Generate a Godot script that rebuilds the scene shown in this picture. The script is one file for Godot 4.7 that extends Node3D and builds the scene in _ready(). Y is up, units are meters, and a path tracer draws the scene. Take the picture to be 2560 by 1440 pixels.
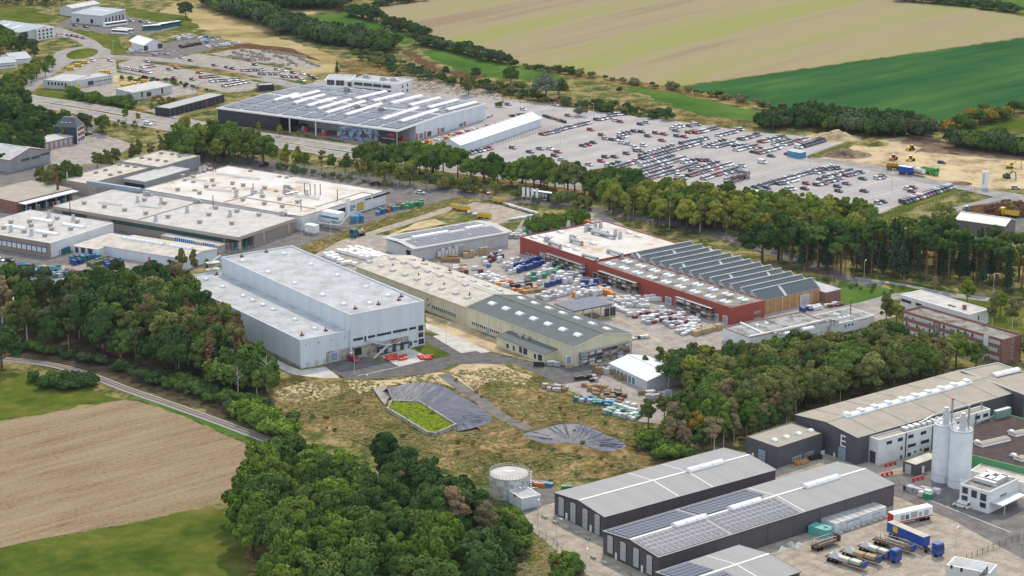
extends Node3D
# Aerial view of an industrial estate. Positions are read from photo pixels and dropped on the ground or on a wall.
const CAM_H := 226.0
const FOC := 5500.0
const PITCH := 15.7
const UP := Vector3(0, 1, 0)
const Q := [[0, 0, 1.0],
	[0, 0, 2.9767], [850, 0, 2.9767], [1700, 0, 2.9767], [0, 480, 2.9767], [850, 480, 2.9767], [1700, 480, 2.9767], [850, 960, 2.9767], [1700, 960, 2.9767],
	[2300, 1020, 7.2], [1860, 1040, 7.2], [700, 740, 6.7368], [1340, 1180, 5.5389], [0, 540, 6.5467], [2360, 500, 10.285], [1200, 1150, 10.283], [2240, 720, 6.5469],
	[0, 960, 3.0], [0, 270, 4.7407], [440, 380, 4.5714], [840, 160, 4.4138], [1450, 260, 5.6889], [1850, 300, 5.6889], [2050, 300, 5.0196], [1560, 640, 4.0]]
# short names for the picture sections in Q
const X1 := 9
const X2 := 10
const X3 := 11
const X4 := 12
const X5 := 13
const X6 := 14
const X7 := 15
const X8 := 16
const Y1 := 17
const Y2 := 18
const Y3 := 19
const Y4 := 20
const Y5 := 21
const Y6 := 22
const Y7 := 23
const Y8 := 24
var cs := cos(deg_to_rad(PITCH))
var sn := sin(deg_to_rad(PITCH))
var rng := RandomNumberGenerator.new()
var M := {}
var ubox: ArrayMesh
var proto := {}
var eye := Vector3(0, CAM_H, 0)

func q(i: int, x: float, y: float) -> Vector2:
	return Vector2(Q[i][0] + x / Q[i][2], Q[i][1] + y / Q[i][2])
func ray(p: Vector2) -> Vector3:
	var y := 720.0 - p.y
	return Vector3(p.x - 1280.0, y * cs - FOC * sn, -(FOC * cs + y * sn))
func G(p: Vector2, h := 0.0) -> Vector3:
	var d := ray(p)
	var t := (h - CAM_H) / d.y
	return Vector3(d.x * t, h, d.z * t)
func rf(a: float, b: float) -> float:
	return rng.randf_range(a, b)

# ---------------------------------------------------------------- meshes
class MB:
	var v := PackedVector3Array()
	var n := PackedVector3Array()
	var uv := PackedVector2Array()
	var c := PackedColorArray()
	var ix := PackedInt32Array()
	var colored := false
	func quad(a: Vector3, b: Vector3, d: Vector3, e: Vector3) -> void:   # counter-clockwise as seen from the front
		var nn := (b - a).cross(d - a)
		if nn.length() < 1e-9:
			nn = (d - a).cross(e - a)
		nn = nn.normalized()
		var k := v.size()
		for p in [a, b, d, e]:
			v.append(p); n.append(nn); uv.append(Vector2(p.x, p.z)); c.append(Color.WHITE)
		for i in [0, 2, 1, 0, 3, 2]:
			ix.append(k + i)
	func tri(a: Vector3, b: Vector3, d: Vector3) -> void:
		var nn := (b - a).cross(d - a).normalized()
		var k := v.size()
		for p in [a, b, d]:
			v.append(p); n.append(nn); uv.append(Vector2(p.x, p.z)); c.append(Color.WHITE)
		for i in [0, 2, 1]:
			ix.append(k + i)
	func box(m: Vector3, s: Vector3) -> void:
		obox(m, Vector3(s.x / 2, 0, 0), Vector3(0, s.y / 2, 0), Vector3(0, 0, s.z / 2))
	func obox(m: Vector3, a: Vector3, b: Vector3, d: Vector3) -> void:
		quad(m - a - b + d, m + a - b + d, m + a + b + d, m - a + b + d)
		quad(m + a - b - d, m - a - b - d, m - a + b - d, m + a + b - d)
		quad(m + a - b + d, m + a - b - d, m + a + b - d, m + a + b + d)
		quad(m - a - b - d, m - a - b + d, m - a + b + d, m - a + b - d)
		quad(m - a + b + d, m + a + b + d, m + a + b - d, m - a + b - d)
		quad(m - a - b - d, m + a - b - d, m + a - b + d, m - a - b + d)
	func bar(p: Vector3, r: Vector3, w: float, t: float) -> void:
		var ax := (r - p)
		var side := ax.cross(Vector3.UP)
		if side.length() < 1e-4:
			side = Vector3.RIGHT
		side = side.normalized()
		var top := side.cross(ax).normalized()
		obox((p + r) / 2, ax / 2, top * t / 2, side * -w / 2)
	func tube(p: Vector3, r: Vector3, r0: float, r1: float, k := 8, cap := true) -> void:
		var ax := (r - p).normalized()
		var s := ax.cross(Vector3.UP)
		if s.length() < 1e-3:
			s = Vector3.RIGHT
		s = s.normalized()
		var t := ax.cross(s)
		for i in k:
			var a0 := TAU * i / k
			var a1 := TAU * (i + 1) / k
			var d0 := s * cos(a0) + t * sin(a0)
			var d1 := s * cos(a1) + t * sin(a1)
			var b := v.size()
			for e in [[p + d0 * r0, d0], [p + d1 * r0, d1], [r + d1 * r1, d1], [r + d0 * r1, d0]]:
				v.append(e[0]); n.append(e[1]); uv.append(Vector2.ZERO); c.append(Color.WHITE)
			for j in [0, 2, 1, 0, 3, 2]:
				ix.append(b + j)
			if cap:
				tri(r, r + d0 * r1, r + d1 * r1)
	func leaf(p: Vector3, nn: Vector3, sa: Vector3, sb: Vector3, col: Color) -> void:
		var k := v.size()
		for e in [p - sa - sb, p + sa - sb * 0.6, p + sa * 0.7 + sb, p - sa * 0.8 + sb * 0.8]:
			v.append(e); n.append(nn); c.append(col); uv.append(Vector2.ZERO)
		for i in [0, 2, 1, 0, 3, 2]:
			ix.append(k + i)
		colored = true
	func mesh(mat: Material = null, into: ArrayMesh = null) -> ArrayMesh:
		var m := into if into else ArrayMesh.new()
		if v.is_empty():
			return m
		var a := []
		a.resize(Mesh.ARRAY_MAX)
		a[Mesh.ARRAY_VERTEX] = v
		a[Mesh.ARRAY_NORMAL] = n
		a[Mesh.ARRAY_TEX_UV] = uv
		if colored:
			a[Mesh.ARRAY_COLOR] = c
		a[Mesh.ARRAY_INDEX] = ix
		m.add_surface_from_arrays(Mesh.PRIMITIVE_TRIANGLES, a)
		if mat:
			m.surface_set_material(m.get_surface_count() - 1, mat)
		return m

func smoothed(b: MB, m: Material) -> ArrayMesh:
	var st := SurfaceTool.new()
	st.begin(Mesh.PRIMITIVE_TRIANGLES)
	st.set_smooth_group(0)
	for i in b.ix:
		st.add_vertex(b.v[i].snapped(Vector3.ONE * 0.001))
	st.generate_normals()
	st.set_material(m)
	return st.commit()
func inst(parent: Node, nm: String, me: Mesh, mat: Material = null, xf := Transform3D()) -> MeshInstance3D:
	var o := MeshInstance3D.new()
	o.name = nm
	o.mesh = me
	if mat:
		o.material_override = mat
	o.transform = xf
	parent.add_child(o, true)
	return o
func part(parent: Node, nm: String, mb: MB, mat: Material) -> MeshInstance3D:
	return inst(parent, nm, mb.mesh(mat))
func bx(parent: Node, nm: String, m: Vector3, s: Vector3, mat: Material) -> MeshInstance3D:
	return inst(parent, nm, ubox, mat, Transform3D(Basis.from_scale(s), m))
func tag(o: Node, label: String, cat: String, group := "", kind := "") -> Node:
	if label: o.set_meta("label", label)
	if cat: o.set_meta("category", cat)
	if group: o.set_meta("group", group)
	if kind: o.set_meta("kind", kind)
	return o
func thing(nm: String, label: String, cat: String, xf: Transform3D, group := "") -> Node3D:
	var o := Node3D.new()
	o.name = nm
	o.transform = xf
	add_child(o, true)
	tag(o, label, cat, group)
	return o
func stand(p: Vector3, turn := 0.0, s := Vector3.ONE) -> Transform3D:
	return Transform3D(Basis(UP, turn) * Basis.from_scale(s), p)
func facing(p: Vector3, dir: Vector3) -> Transform3D:   # local +x along dir
	var u := Vector3(dir.x, 0, dir.z).normalized()
	return Transform3D(Basis(u, UP, u.cross(UP)), p)

# ---------------------------------------------------------------- materials
func col(r: float, g: float, b: float) -> Color:
	return Color(r, g, b).linear_to_srgb()
func mat(nm: String, r := 0.5, g := 0.5, b := 0.5, rough := 0.8, metal := 0.0, tx: Texture2D = null, size := 1.0, mode := "world") -> StandardMaterial3D:
	if M.has(nm):
		return M[nm]
	var m := StandardMaterial3D.new()
	m.resource_name = nm
	m.albedo_color = col(r, g, b)
	m.roughness = rough
	m.metallic = metal
	if rough >= 0.75:      # grass, soil, stone and cloth have no gloss at a flat view
		m.metallic_specular = 0.05
	if tx:
		m.albedo_texture = tx
		m.uv1_scale = Vector3.ONE / size
		if mode == "world" or mode == "own":
			m.uv1_triplanar = true
			m.uv1_world_triplanar = mode == "world"
			m.uv1_triplanar_sharpness = 8.0
	M[nm] = m
	return m
func noise_px(sd: int, freq: float, w: int, h: int) -> PackedByteArray:
	var f := FastNoiseLite.new()
	f.seed = sd
	f.frequency = freq
	f.noise_type = FastNoiseLite.TYPE_SIMPLEX_SMOOTH
	f.fractal_octaves = 3
	var im := f.get_seamless_image(w, h)
	if w != h:
		im.resize(maxi(w, h), maxi(w, h), Image.INTERPOLATE_CUBIC)
	im.convert(Image.FORMAT_L8)
	return im.get_data()
# layers: [seed, frequency, width, height, weight]; grain: weight of pixel noise; stops: colours from low to high
func ntex(layers: Array, grain: float, stops: Array, n := 512) -> ImageTexture:
	var px := []
	for l in layers:
		px.append(noise_px(l[0], l[1], l[2], l[3]))
	var g := Gradient.new()
	g.offsets = PackedFloat32Array()
	g.colors = PackedColorArray()
	for i in stops.size():
		g.add_point(float(i) / (stops.size() - 1), stops[i])
	var lut := PackedByteArray()
	for i in 256:
		var c := g.sample(i / 255.0)
		lut.append(int(clampf(c.r, 0, 1) * 255)); lut.append(int(clampf(c.g, 0, 1) * 255)); lut.append(int(clampf(c.b, 0, 1) * 255))
	var out := PackedByteArray()
	out.resize(n * n * 3)
	var r := RandomNumberGenerator.new()
	r.seed = layers[0][0]
	for i in n * n:
		var t := 127.0
		for k in px.size():
			t += (px[k][i] - 127.0) * layers[k][4]
		t += (r.randf() - 0.5) * 255.0 * grain
		var e := clampi(int(t), 0, 255) * 3
		out[i * 3] = lut[e]; out[i * 3 + 1] = lut[e + 1]; out[i * 3 + 2] = lut[e + 2]
	return ImageTexture.create_from_image(Image.create_from_data(n, n, false, Image.FORMAT_RGB8, out))
func ribs(n: int, lines: int, dark: float, vertical := true) -> ImageTexture:   # sheet metal: narrow joint every pitch
	var im := Image.create(n, n, false, Image.FORMAT_RGB8)
	im.fill(Color.WHITE)
	var r := RandomNumberGenerator.new()
	r.seed = lines
	var step := n / lines
	for i in lines:
		var k := r.randf_range(0.94, 1.0)
		var ra := Rect2i(i * step, 0, step, n)
		var rb := Rect2i(i * step, 0, maxi(1, step / 7), n)
		if not vertical:
			ra = Rect2i(0, i * step, n, step)
			rb = Rect2i(0, i * step, n, maxi(1, step / 7))
		im.fill_rect(ra, Color(k, k, k))
		im.fill_rect(rb, Color(dark, dark, dark))
	return ImageTexture.create_from_image(im)

func make_materials() -> void:
	var fine := ntex([[3, 0.012, 512, 512, 0.7], [4, 0.06, 512, 512, 0.4]], 0.12, [Color(0.76, 0.76, 0.75), Color(0.9, 0.9, 0.9), Color(1, 1, 1)])
	var worn := ntex([[13, 0.006, 512, 512, 1.1], [14, 0.03, 512, 512, 0.6]], 0.1, [Color(0.62, 0.58, 0.52), Color(0.86, 0.84, 0.82), Color(0.97, 0.97, 0.97), Color(1, 1, 1)])
	var rusty := ntex([[23, 0.008, 512, 512, 1.3], [24, 0.04, 512, 512, 0.5]], 0.08, [Color(1, 1, 1), Color(0.97, 0.97, 0.97), Color(0.95, 0.94, 0.93), Color(0.92, 0.89, 0.86), Color(0.85, 0.74, 0.63)])
	var rib := ribs(256, 8, 0.88)
	var ribx := ribs(256, 8, 0.85, false)
	var faint := ntex([[5, 0.01, 512, 512, 0.8], [6, 0.05, 512, 512, 0.4]], 0.08, [Color(0.9, 0.9, 0.89), Color(0.96, 0.96, 0.96), Color(1, 1, 1)])
	var paving := ntex([[15, 0.02, 512, 512, 0.9], [16, 0.08, 512, 512, 0.5]], 0.15, [Color(0.76, 0.74, 0.72), Color(0.88, 0.87, 0.86), Color(0.97, 0.97, 0.97)])
	var meadow := ntex([[33, 0.006, 512, 512, 1.0], [34, 0.03, 512, 512, 0.6], [35, 0.2, 512, 512, 0.3]], 0.2, [col(0.04, 0.068, 0.00927), col(0.068, 0.0958, 0.014), col(0.0958, 0.116, 0.0193), col(0.152, 0.14, 0.0387)])
	var lush := ntex([[36, 0.005, 512, 512, 1.0], [37, 0.03, 512, 512, 0.5]], 0.15, [col(0.0387, 0.0946, 0.0172), col(0.0602, 0.125, 0.0215), col(0.0946, 0.155, 0.0344)])
	var dry := ntex([[43, 0.008, 512, 512, 1.3], [44, 0.045, 512, 512, 1.0], [45, 0.2, 512, 512, 0.4]], 0.3, [col(0.0496, 0.0555, 0.0158), col(0.0939, 0.0809, 0.0264), col(0.154, 0.111, 0.0422), col(0.22, 0.151, 0.0632), col(0.331, 0.221, 0.105)])
	var scrub := ntex([[46, 0.01, 512, 512, 1.2], [47, 0.05, 512, 512, 0.8], [48, 0.2, 512, 512, 0.4]], 0.3, [col(0.035, 0.06, 0.016), col(0.075, 0.09, 0.028), col(0.14, 0.13, 0.045), col(0.22, 0.19, 0.08), col(0.3, 0.24, 0.11)])
	var sand := ntex([[53, 0.006, 512, 512, 1.2], [54, 0.03, 512, 512, 0.6]], 0.12, [col(0.257, 0.192, 0.112), col(0.445, 0.35, 0.214), col(0.53, 0.428, 0.27)])
	var straw := ntex([[63, 0.09, 8, 512, 0.45], [64, 0.02, 128, 512, 0.45], [65, 0.12, 512, 512, 0.5]], 0.35, [col(0.138, 0.0927, 0.0499), col(0.225, 0.165, 0.0994), col(0.269, 0.204, 0.132), col(0.312, 0.248, 0.172)])
	var striped := ntex([[73, 0.012, 8, 512, 1.1], [74, 0.008, 64, 512, 0.8], [75, 0.06, 32, 512, 0.5]], 0.08, [col(0.24, 0.184, 0.122), col(0.273, 0.218, 0.137), col(0.281, 0.238, 0.137), col(0.26, 0.242, 0.114), col(0.247, 0.246, 0.0938)])
	var crop := ntex([[83, 0.03, 16, 512, 0.6], [84, 0.008, 256, 512, 0.7], [85, 0.1, 64, 512, 0.4]], 0.12, [col(0.0186, 0.0678, 0.0224), col(0.0266, 0.0889, 0.0284), col(0.04, 0.106, 0.0299), col(0.0666, 0.136, 0.0374)])
	var hill := ntex([[93, 0.01, 16, 512, 0.8], [94, 0.01, 512, 512, 0.8]], 0.15, [col(0.18, 0.144, 0.054), col(0.324, 0.252, 0.117), col(0.405, 0.324, 0.18)])
	M["fine"] = fine
	# ground
	for e in [["meadow", meadow, 90.0], ["lush", lush, 120.0], ["dry", dry, 80.0], ["scrub", scrub, 70.0], ["sand", sand, 70.0], ["straw", straw, 110.0], ["striped", striped, 420.0], ["crop", crop, 260.0], ["hillgrass", hill, 160.0]]:
		mat(e[0], 1, 1, 1, 0.95, 0.0, e[1], e[2], "uv")
	mat("concrete", 0.42, 0.39, 0.36, 0.9, 0.0, paving, 60.0, "uv")
	mat("lot", 0.38, 0.356, 0.347, 0.9, 0.0, faint, 90.0, "uv")
	mat("pale_slab", 0.46, 0.41, 0.34, 0.9, 0.0, paving, 50.0, "uv")
	mat("asphalt", 0.17, 0.166, 0.17, 0.9, 0.0, paving, 45.0, "uv")
	mat("old_asphalt", 0.224, 0.212, 0.207, 0.9, 0.0, paving, 55.0, "uv")
	mat("road_grey", 0.36, 0.34, 0.32, 0.9, 0.0, fine, 60.0, "uv")
	mat("path_white", 0.6, 0.57, 0.52, 0.9, 0.0, fine, 40.0, "uv")
	mat("soil", 0.2, 0.145, 0.1, 0.95, 0.0, worn, 30.0, "uv")
	mat("forest_floor", 0.1, 0.08, 0.05, 0.95, 0.0, worn, 18.0, "uv")
	mat("reed", 0.2, 0.26, 0.03, 0.95)
	mat("heath", 0.14, 0.08, 0.045, 0.95, 0.0, worn, 18.0, "uv")
	mat("paint", 0.75, 0.74, 0.72, 0.7)
	mat("paint_faint", 0.68, 0.65, 0.63, 0.8)
	# roofs and walls
	mat("roof_white", 0.506, 0.49, 0.474, 0.7, 0.0, fine, 45.0)
	mat("roof_clean", 0.521, 0.53, 0.544, 0.75, 0.0, fine, 60.0)
	mat("roof_stained", 0.552, 0.534, 0.515, 0.7, 0.0, rusty, 75.0)
	mat("roof_cream", 0.63, 0.58, 0.5, 0.75, 0.0, fine, 40.0)
	mat("roof_tan", 0.393, 0.355, 0.295, 0.8, 0.0, faint, 40.0)
	mat("roof_grey", 0.4, 0.41, 0.42, 0.5, 0.0, ribx, 8.0, "own")
	mat("roof_steel", 0.268, 0.268, 0.278, 0.7, 0.0, rib, 8.0, "own")
	mat("roof_steelx", 0.268, 0.268, 0.278, 0.7, 0.0, ribx, 8.0, "own")
	mat("roof_slate", 0.15, 0.165, 0.165, 0.8, 0.0, ribx, 9.0, "own")
	mat("roof_felt", 0.3, 0.29, 0.27, 0.9, 0.0, worn, 25.0)
	mat("roof_brown", 0.11, 0.085, 0.08, 0.8, 0.0, fine, 30.0)
	mat("roof_dark", 0.08, 0.085, 0.1, 0.6)
	mat("roof_green", 0.12, 0.28, 0.13, 0.6, 0.0, rib, 8.0, "own")
	mat("membrane", 0.72, 0.72, 0.72, 0.5)
	mat("clad_white", 0.627, 0.684, 0.731, 0.45, 0.0, rib, 8.0, "own")
	mat("clad_grey", 0.5, 0.52, 0.54, 0.5, 0.0, rib, 8.0, "own")
	mat("clad_mid", 0.3, 0.3, 0.31, 0.5, 0.0, rib, 8.0, "own")
	mat("clad_dark", 0.09, 0.0792, 0.0882, 0.5, 0.0, rib, 6.0, "own")
	mat("clad_black", 0.025, 0.03, 0.045, 0.4, 0.0, rib, 8.0, "own")
	mat("clad_cream", 0.66, 0.62, 0.44, 0.6, 0.0, rib, 10.0, "own")
	mat("clad_beige", 0.6, 0.54, 0.38, 0.6, 0.0, rib, 10.0, "own")
	mat("clad_brown", 0.16, 0.135, 0.125, 0.6, 0.0, rib, 8.0, "own")
	mat("red_metal", 0.3, 0.05, 0.032, 0.55, 0.0, rib, 8.0, "own")
	mat("brick_red", 0.33, 0.165, 0.135, 0.85, 0.0, fine, 12.0)
	mat("brick_yellow", 0.52, 0.29, 0.13, 0.85, 0.0, fine, 14.0)
	mat("plaster", 0.703, 0.708, 0.712, 0.8, 0.0, faint, 30.0)
	mat("fascia", 0.36, 0.32, 0.27, 0.7)
	mat("raw_concrete", 0.44, 0.42, 0.38, 0.85, 0.0, worn, 14.0)
	mat("green_wall", 0.07, 0.26, 0.1, 0.6)
	mat("trim_red", 0.4, 0.03, 0.03, 0.5)
	mat("trim_white", 0.75, 0.75, 0.75, 0.5)
	mat("trim_blue", 0.02, 0.05, 0.35, 0.5)
	mat("trim_dark", 0.05, 0.05, 0.055, 0.6)
	mat("glass", 0.03, 0.035, 0.045, 0.08, 0.0)
	mat("glass_green", 0.02, 0.085, 0.085, 0.15)
	mat("glass_blue", 0.02, 0.16, 0.4, 0.2)
	mat("dome", 0.72, 0.74, 0.75, 0.2)
	mat("dome_dull", 0.45, 0.44, 0.42, 0.4)
	mat("roller", 0.45, 0.46, 0.48, 0.4, 0.0, ribx, 2.0, "own")
	mat("roller_blue", 0.25, 0.33, 0.42, 0.4, 0.0, ribx, 2.0, "own")
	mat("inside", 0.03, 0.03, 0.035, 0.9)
	mat("steel", 0.42, 0.43, 0.45, 0.35, 0.7)
	mat("galv", 0.5, 0.52, 0.53, 0.5, 0.2)
	mat("rust", 0.16, 0.07, 0.04, 0.8)
	mat("solar", 0.055, 0.06, 0.1, 0.2)
	mat("solar_frame", 0.5, 0.51, 0.53, 0.4)
	mat("solar_glass", 0.06, 0.08, 0.09, 0.2)
	mat("roof_felt_pale", 0.36, 0.37, 0.37, 0.8, 0.0, worn, 22.0)
	mat("roof_pale", 0.46, 0.46, 0.465, 0.6, 0.0, fine, 30.0)
	mat("roof_depot", 0.3, 0.34, 0.39, 0.5, 0.0, rib, 8.0, "own")
	mat("roof_shed", 0.36, 0.38, 0.42, 0.5, 0.0, rib, 8.0, "own")
	mat("membrane_blue", 0.62, 0.68, 0.74, 0.5, 0.0, rib, 12.0, "own")
	mat("glass_blue_dull", 0.1, 0.15, 0.19, 0.2)
	mat("glass_green_pale", 0.1, 0.24, 0.22, 0.15)
	mat("clad_dark2", 0.09, 0.09, 0.101, 0.5, 0.0, rib, 6.0, "own")
	mat("clad_brown_dk", 0.28, 0.22, 0.17, 0.6, 0.0, rib, 8.0, "own")
	mat("clad_navy", 0.03, 0.035, 0.06, 0.5, 0.0, ribx, 4.0, "own")
	mat("fascia_dark", 0.26, 0.22, 0.19, 0.7)
	mat("galv_blue", 0.24, 0.3, 0.36, 0.5)
	mat("roller_dark", 0.2, 0.21, 0.23, 0.5, 0.0, ribx, 2.0, "own")
	mat("sign_red", 0.55, 0.03, 0.02, 0.5)
	mat("dome_glare", 0.8, 0.78, 0.76, 0.12)  # paler dome tone, sun glare on the dealer hall rooflights put into the colour
	mat("blind", 0.5, 0.5, 0.5, 0.7)
	mat("bundle", 0.42, 0.43, 0.38, 0.5)
	mat("bed", 0.09, 0.06, 0.045, 0.8)
	mat("navy_box", 0.012, 0.025, 0.09, 0.35)
	mat("sign_red_g", 0.4, 0.05, 0.03, 0.5)
	mat("drum_wood", 0.38, 0.33, 0.28, 0.85)
	mat("soil_pale", 0.27, 0.21, 0.15, 0.95, 0.0, worn, 20.0)
	mat("silo", 0.74, 0.77, 0.8, 0.5, 0.0, faint, 20.0)
	mat("tank", 0.58, 0.61, 0.6, 0.5, 0.0, worn, 9.0)
	mat("tyre", 0.015, 0.015, 0.016, 0.9)
	mat("wood", 0.33, 0.22, 0.12, 0.8, 0.0, fine, 5.0)
	mat("wood_pale", 0.5, 0.38, 0.23, 0.8, 0.0, fine, 5.0)
	mat("wrap", 0.74, 0.74, 0.75, 0.35, 0.0, fine, 6.0)
	mat("goods_grey", 0.34, 0.34, 0.36, 0.6)
	mat("goods_blue", 0.015, 0.055, 0.22, 0.5)
	mat("goods_sky", 0.04, 0.21, 0.4, 0.5)
	mat("goods_green", 0.02, 0.25, 0.12, 0.5)
	mat("goods_teal", 0.01, 0.14, 0.17, 0.5)
	mat("goods_olive", 0.1, 0.11, 0.05, 0.6)
	mat("goods_orange", 0.6, 0.2, 0.03, 0.6)
	mat("goods_maroon", 0.15, 0.04, 0.05, 0.6)
	mat("goods_black", 0.02, 0.02, 0.022, 0.5)
	mat("red", 0.45, 0.015, 0.02, 0.4)
	mat("yellow", 0.65, 0.4, 0.01, 0.4)
	mat("truck_blue", 0.012, 0.06, 0.3, 0.35)
	mat("truck_green", 0.03, 0.35, 0.05, 0.4)
	mat("container_teal", 0.1, 0.42, 0.38, 0.5, 0.0, rib, 2.0, "own")
	mat("liner", 0.085, 0.095, 0.13, 0.5).metallic_specular = 0.3
	mat("bark", 0.1, 0.075, 0.055, 0.95)
	mat("birch_bark", 0.5, 0.47, 0.43, 0.9)
	mat("pine_bark", 0.19, 0.1, 0.06, 0.95)
	mat("rail", 0.2, 0.13, 0.09, 0.5, 0.6)
	mat("ballast", 0.42, 0.38, 0.36, 0.95, 0.0, fine, 6.0, "uv")
	mat("sleeper", 0.36, 0.33, 0.3, 0.9)
	mat("fence_green", 0.02, 0.07, 0.05, 0.6)
	for e in [["white", 0.72, 0.72, 0.72], ["silver", 0.42, 0.43, 0.45], ["grey", 0.16, 0.165, 0.175], ["black", 0.015, 0.015, 0.018], ["navy", 0.015, 0.035, 0.1], ["crimson", 0.3, 0.012, 0.02], ["teal", 0.01, 0.16, 0.2], ["dark", 0.05, 0.052, 0.06]]:
		var m := mat("car_" + e[0], e[1], e[2], e[3], 0.25)
		m.clearcoat_enabled = true
		m.clearcoat = 0.7
		m.clearcoat_roughness = 0.1

# ---------------------------------------------------------------- ground sheets
var jn := FastNoiseLite.new()
func outline(px: Array, jit: float, y := 0.0) -> PackedVector2Array:
	var out := PackedVector2Array()
	for i in px.size():
		var a := G(px[i])
		var b := G(px[(i + 1) % px.size()])
		var k := maxi(1, int(a.distance_to(b) / 6.0)) if jit > 0 else 1
		var side := (b - a).cross(UP).normalized()
		for j in k:
			var p := a.lerp(b, float(j) / k)
			if jit > 0 and j > 0:
				p += side * jn.get_noise_2d(p.x * 4.0, p.z * 4.0) * jit * 2.0
			out.append(Vector2(p.x, p.z))
	return out
func sheet(nm: String, px: Array, y: float, m: String, jit := 0.0, turn := 0.0, kind := "structure") -> MeshInstance3D:
	var pts := []
	for e in px:
		pts.append(e if e is Vector2 else Vector2(e[0], e[1]))
	var pl := outline(pts, jit)
	var ix := Geometry2D.triangulate_polygon(pl)
	if ix.is_empty():
		print("no triangles: ", nm, " ", px[0])
		return null
	var b := MB.new()
	var e1 := Vector2(cos(turn), sin(turn))
	var e2 := Vector2(-sin(turn), cos(turn))
	for p in pl:
		b.v.append(Vector3(p.x, y, p.y)); b.n.append(UP); b.uv.append(Vector2(p.dot(e1), p.dot(e2))); b.c.append(Color.WHITE)
	for i in range(0, ix.size(), 3):
		var a0 := pl[ix[i]]
		var a1 := pl[ix[i + 1]]
		var a2 := pl[ix[i + 2]]
		var flip := (a1 - a0).cross(a2 - a0) < 0
		b.ix.append_array([ix[i], ix[i + 2], ix[i + 1]] if flip else [ix[i], ix[i + 1], ix[i + 2]])
	var o := part(self, nm, b, M[m])
	o.set_meta("kind", kind)
	return o
func strip(nm: String, px: Array, w: float, y: float, m: String, x0 := 0.0) -> MeshInstance3D:   # a road of width w along pixel points
	var b := MB.new()
	var p := []
	for e in px:
		var v: Vector2 = e if e is Vector2 else Vector2(e[0], e[1])
		p.append(G(v))
	var pts := smooth(p)
	var l := []
	for i in pts.size():
		var d: Vector3 = (pts[mini(i + 1, pts.size() - 1)] - pts[maxi(i - 1, 0)]).normalized()
		var s := d.cross(UP)
		l.append([pts[i] + s * (x0 - w / 2) + UP * y, pts[i] + s * (x0 + w / 2) + UP * y])
	for i in l.size() - 1:
		b.quad(l[i][0], l[i][1], l[i + 1][1], l[i + 1][0])
	var o := part(self, nm, b, M[m])
	o.set_meta("kind", "structure")
	return o
func smooth(p: Array) -> Array:
	if p.size() < 3:
		return p
	var out := []
	for i in p.size() - 1:
		for k in 6:
			out.append(p[i].cubic_interpolate(p[i + 1], p[maxi(i - 1, 0)], p[mini(i + 2, p.size() - 1)], k / 6.0))
	out.append(p[-1])
	return out

func build_world() -> void:
	var cam := Camera3D.new()
	cam.name = "camera"
	cam.fov = rad_to_deg(2.0 * atan(720.0 / FOC))
	cam.near = 1.0
	cam.far = 9000.0
	cam.position = eye
	cam.rotation_degrees = Vector3(-PITCH, 0, 0)
	add_child(cam)
	cam.current = true
	var sun := DirectionalLight3D.new()
	sun.name = "sun"
	sun.light_energy = 0.9
	sun.light_color = Color(1.0, 0.93, 0.82)
	sun.light_angular_distance = 1.5
	sun.shadow_enabled = true
	var el := deg_to_rad(47.0)
	var az := deg_to_rad(9.0)
	var to := Vector3(sin(az) * cos(el), sin(el), -cos(az) * cos(el))
	sun.look_at_from_position(to * 100.0, Vector3.ZERO)
	add_child(sun)
	var env := Environment.new()
	env.background_mode = Environment.BG_SKY
	var sk := Sky.new()
	var sm := ProceduralSkyMaterial.new()
	sm.sky_top_color = Color(0.76, 0.81, 0.88)
	sm.sky_horizon_color = Color(0.9, 0.91, 0.93)
	sm.sky_curve = 0.25
	sm.ground_horizon_color = Color(0.8, 0.82, 0.84)
	sm.ground_bottom_color = Color(0.3, 0.3, 0.28)
	sk.sky_material = sm
	env.sky = sk
	env.background_energy_multiplier = 1.5
	env.tonemap_mode = Environment.TONE_MAPPER_LINEAR
	env.tonemap_exposure = 1.1
	env.fog_enabled = true
	env.fog_density = 0.00002
	env.fog_light_color = Color(0.82, 0.87, 0.93)
	env.sdfgi_enabled = true
	env.ssao_enabled = true
	env.ssil_enabled = true
	var we := WorldEnvironment.new()
	we.name = "environment"
	we.environment = env
	add_child(we)

func zp(i: int, a: Array) -> Array:   # flat list of section coordinates to pixel points
	var out := []
	for k in range(0, a.size(), 2):
		out.append(q(i, a[k], a[k + 1]))
	return out

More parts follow.
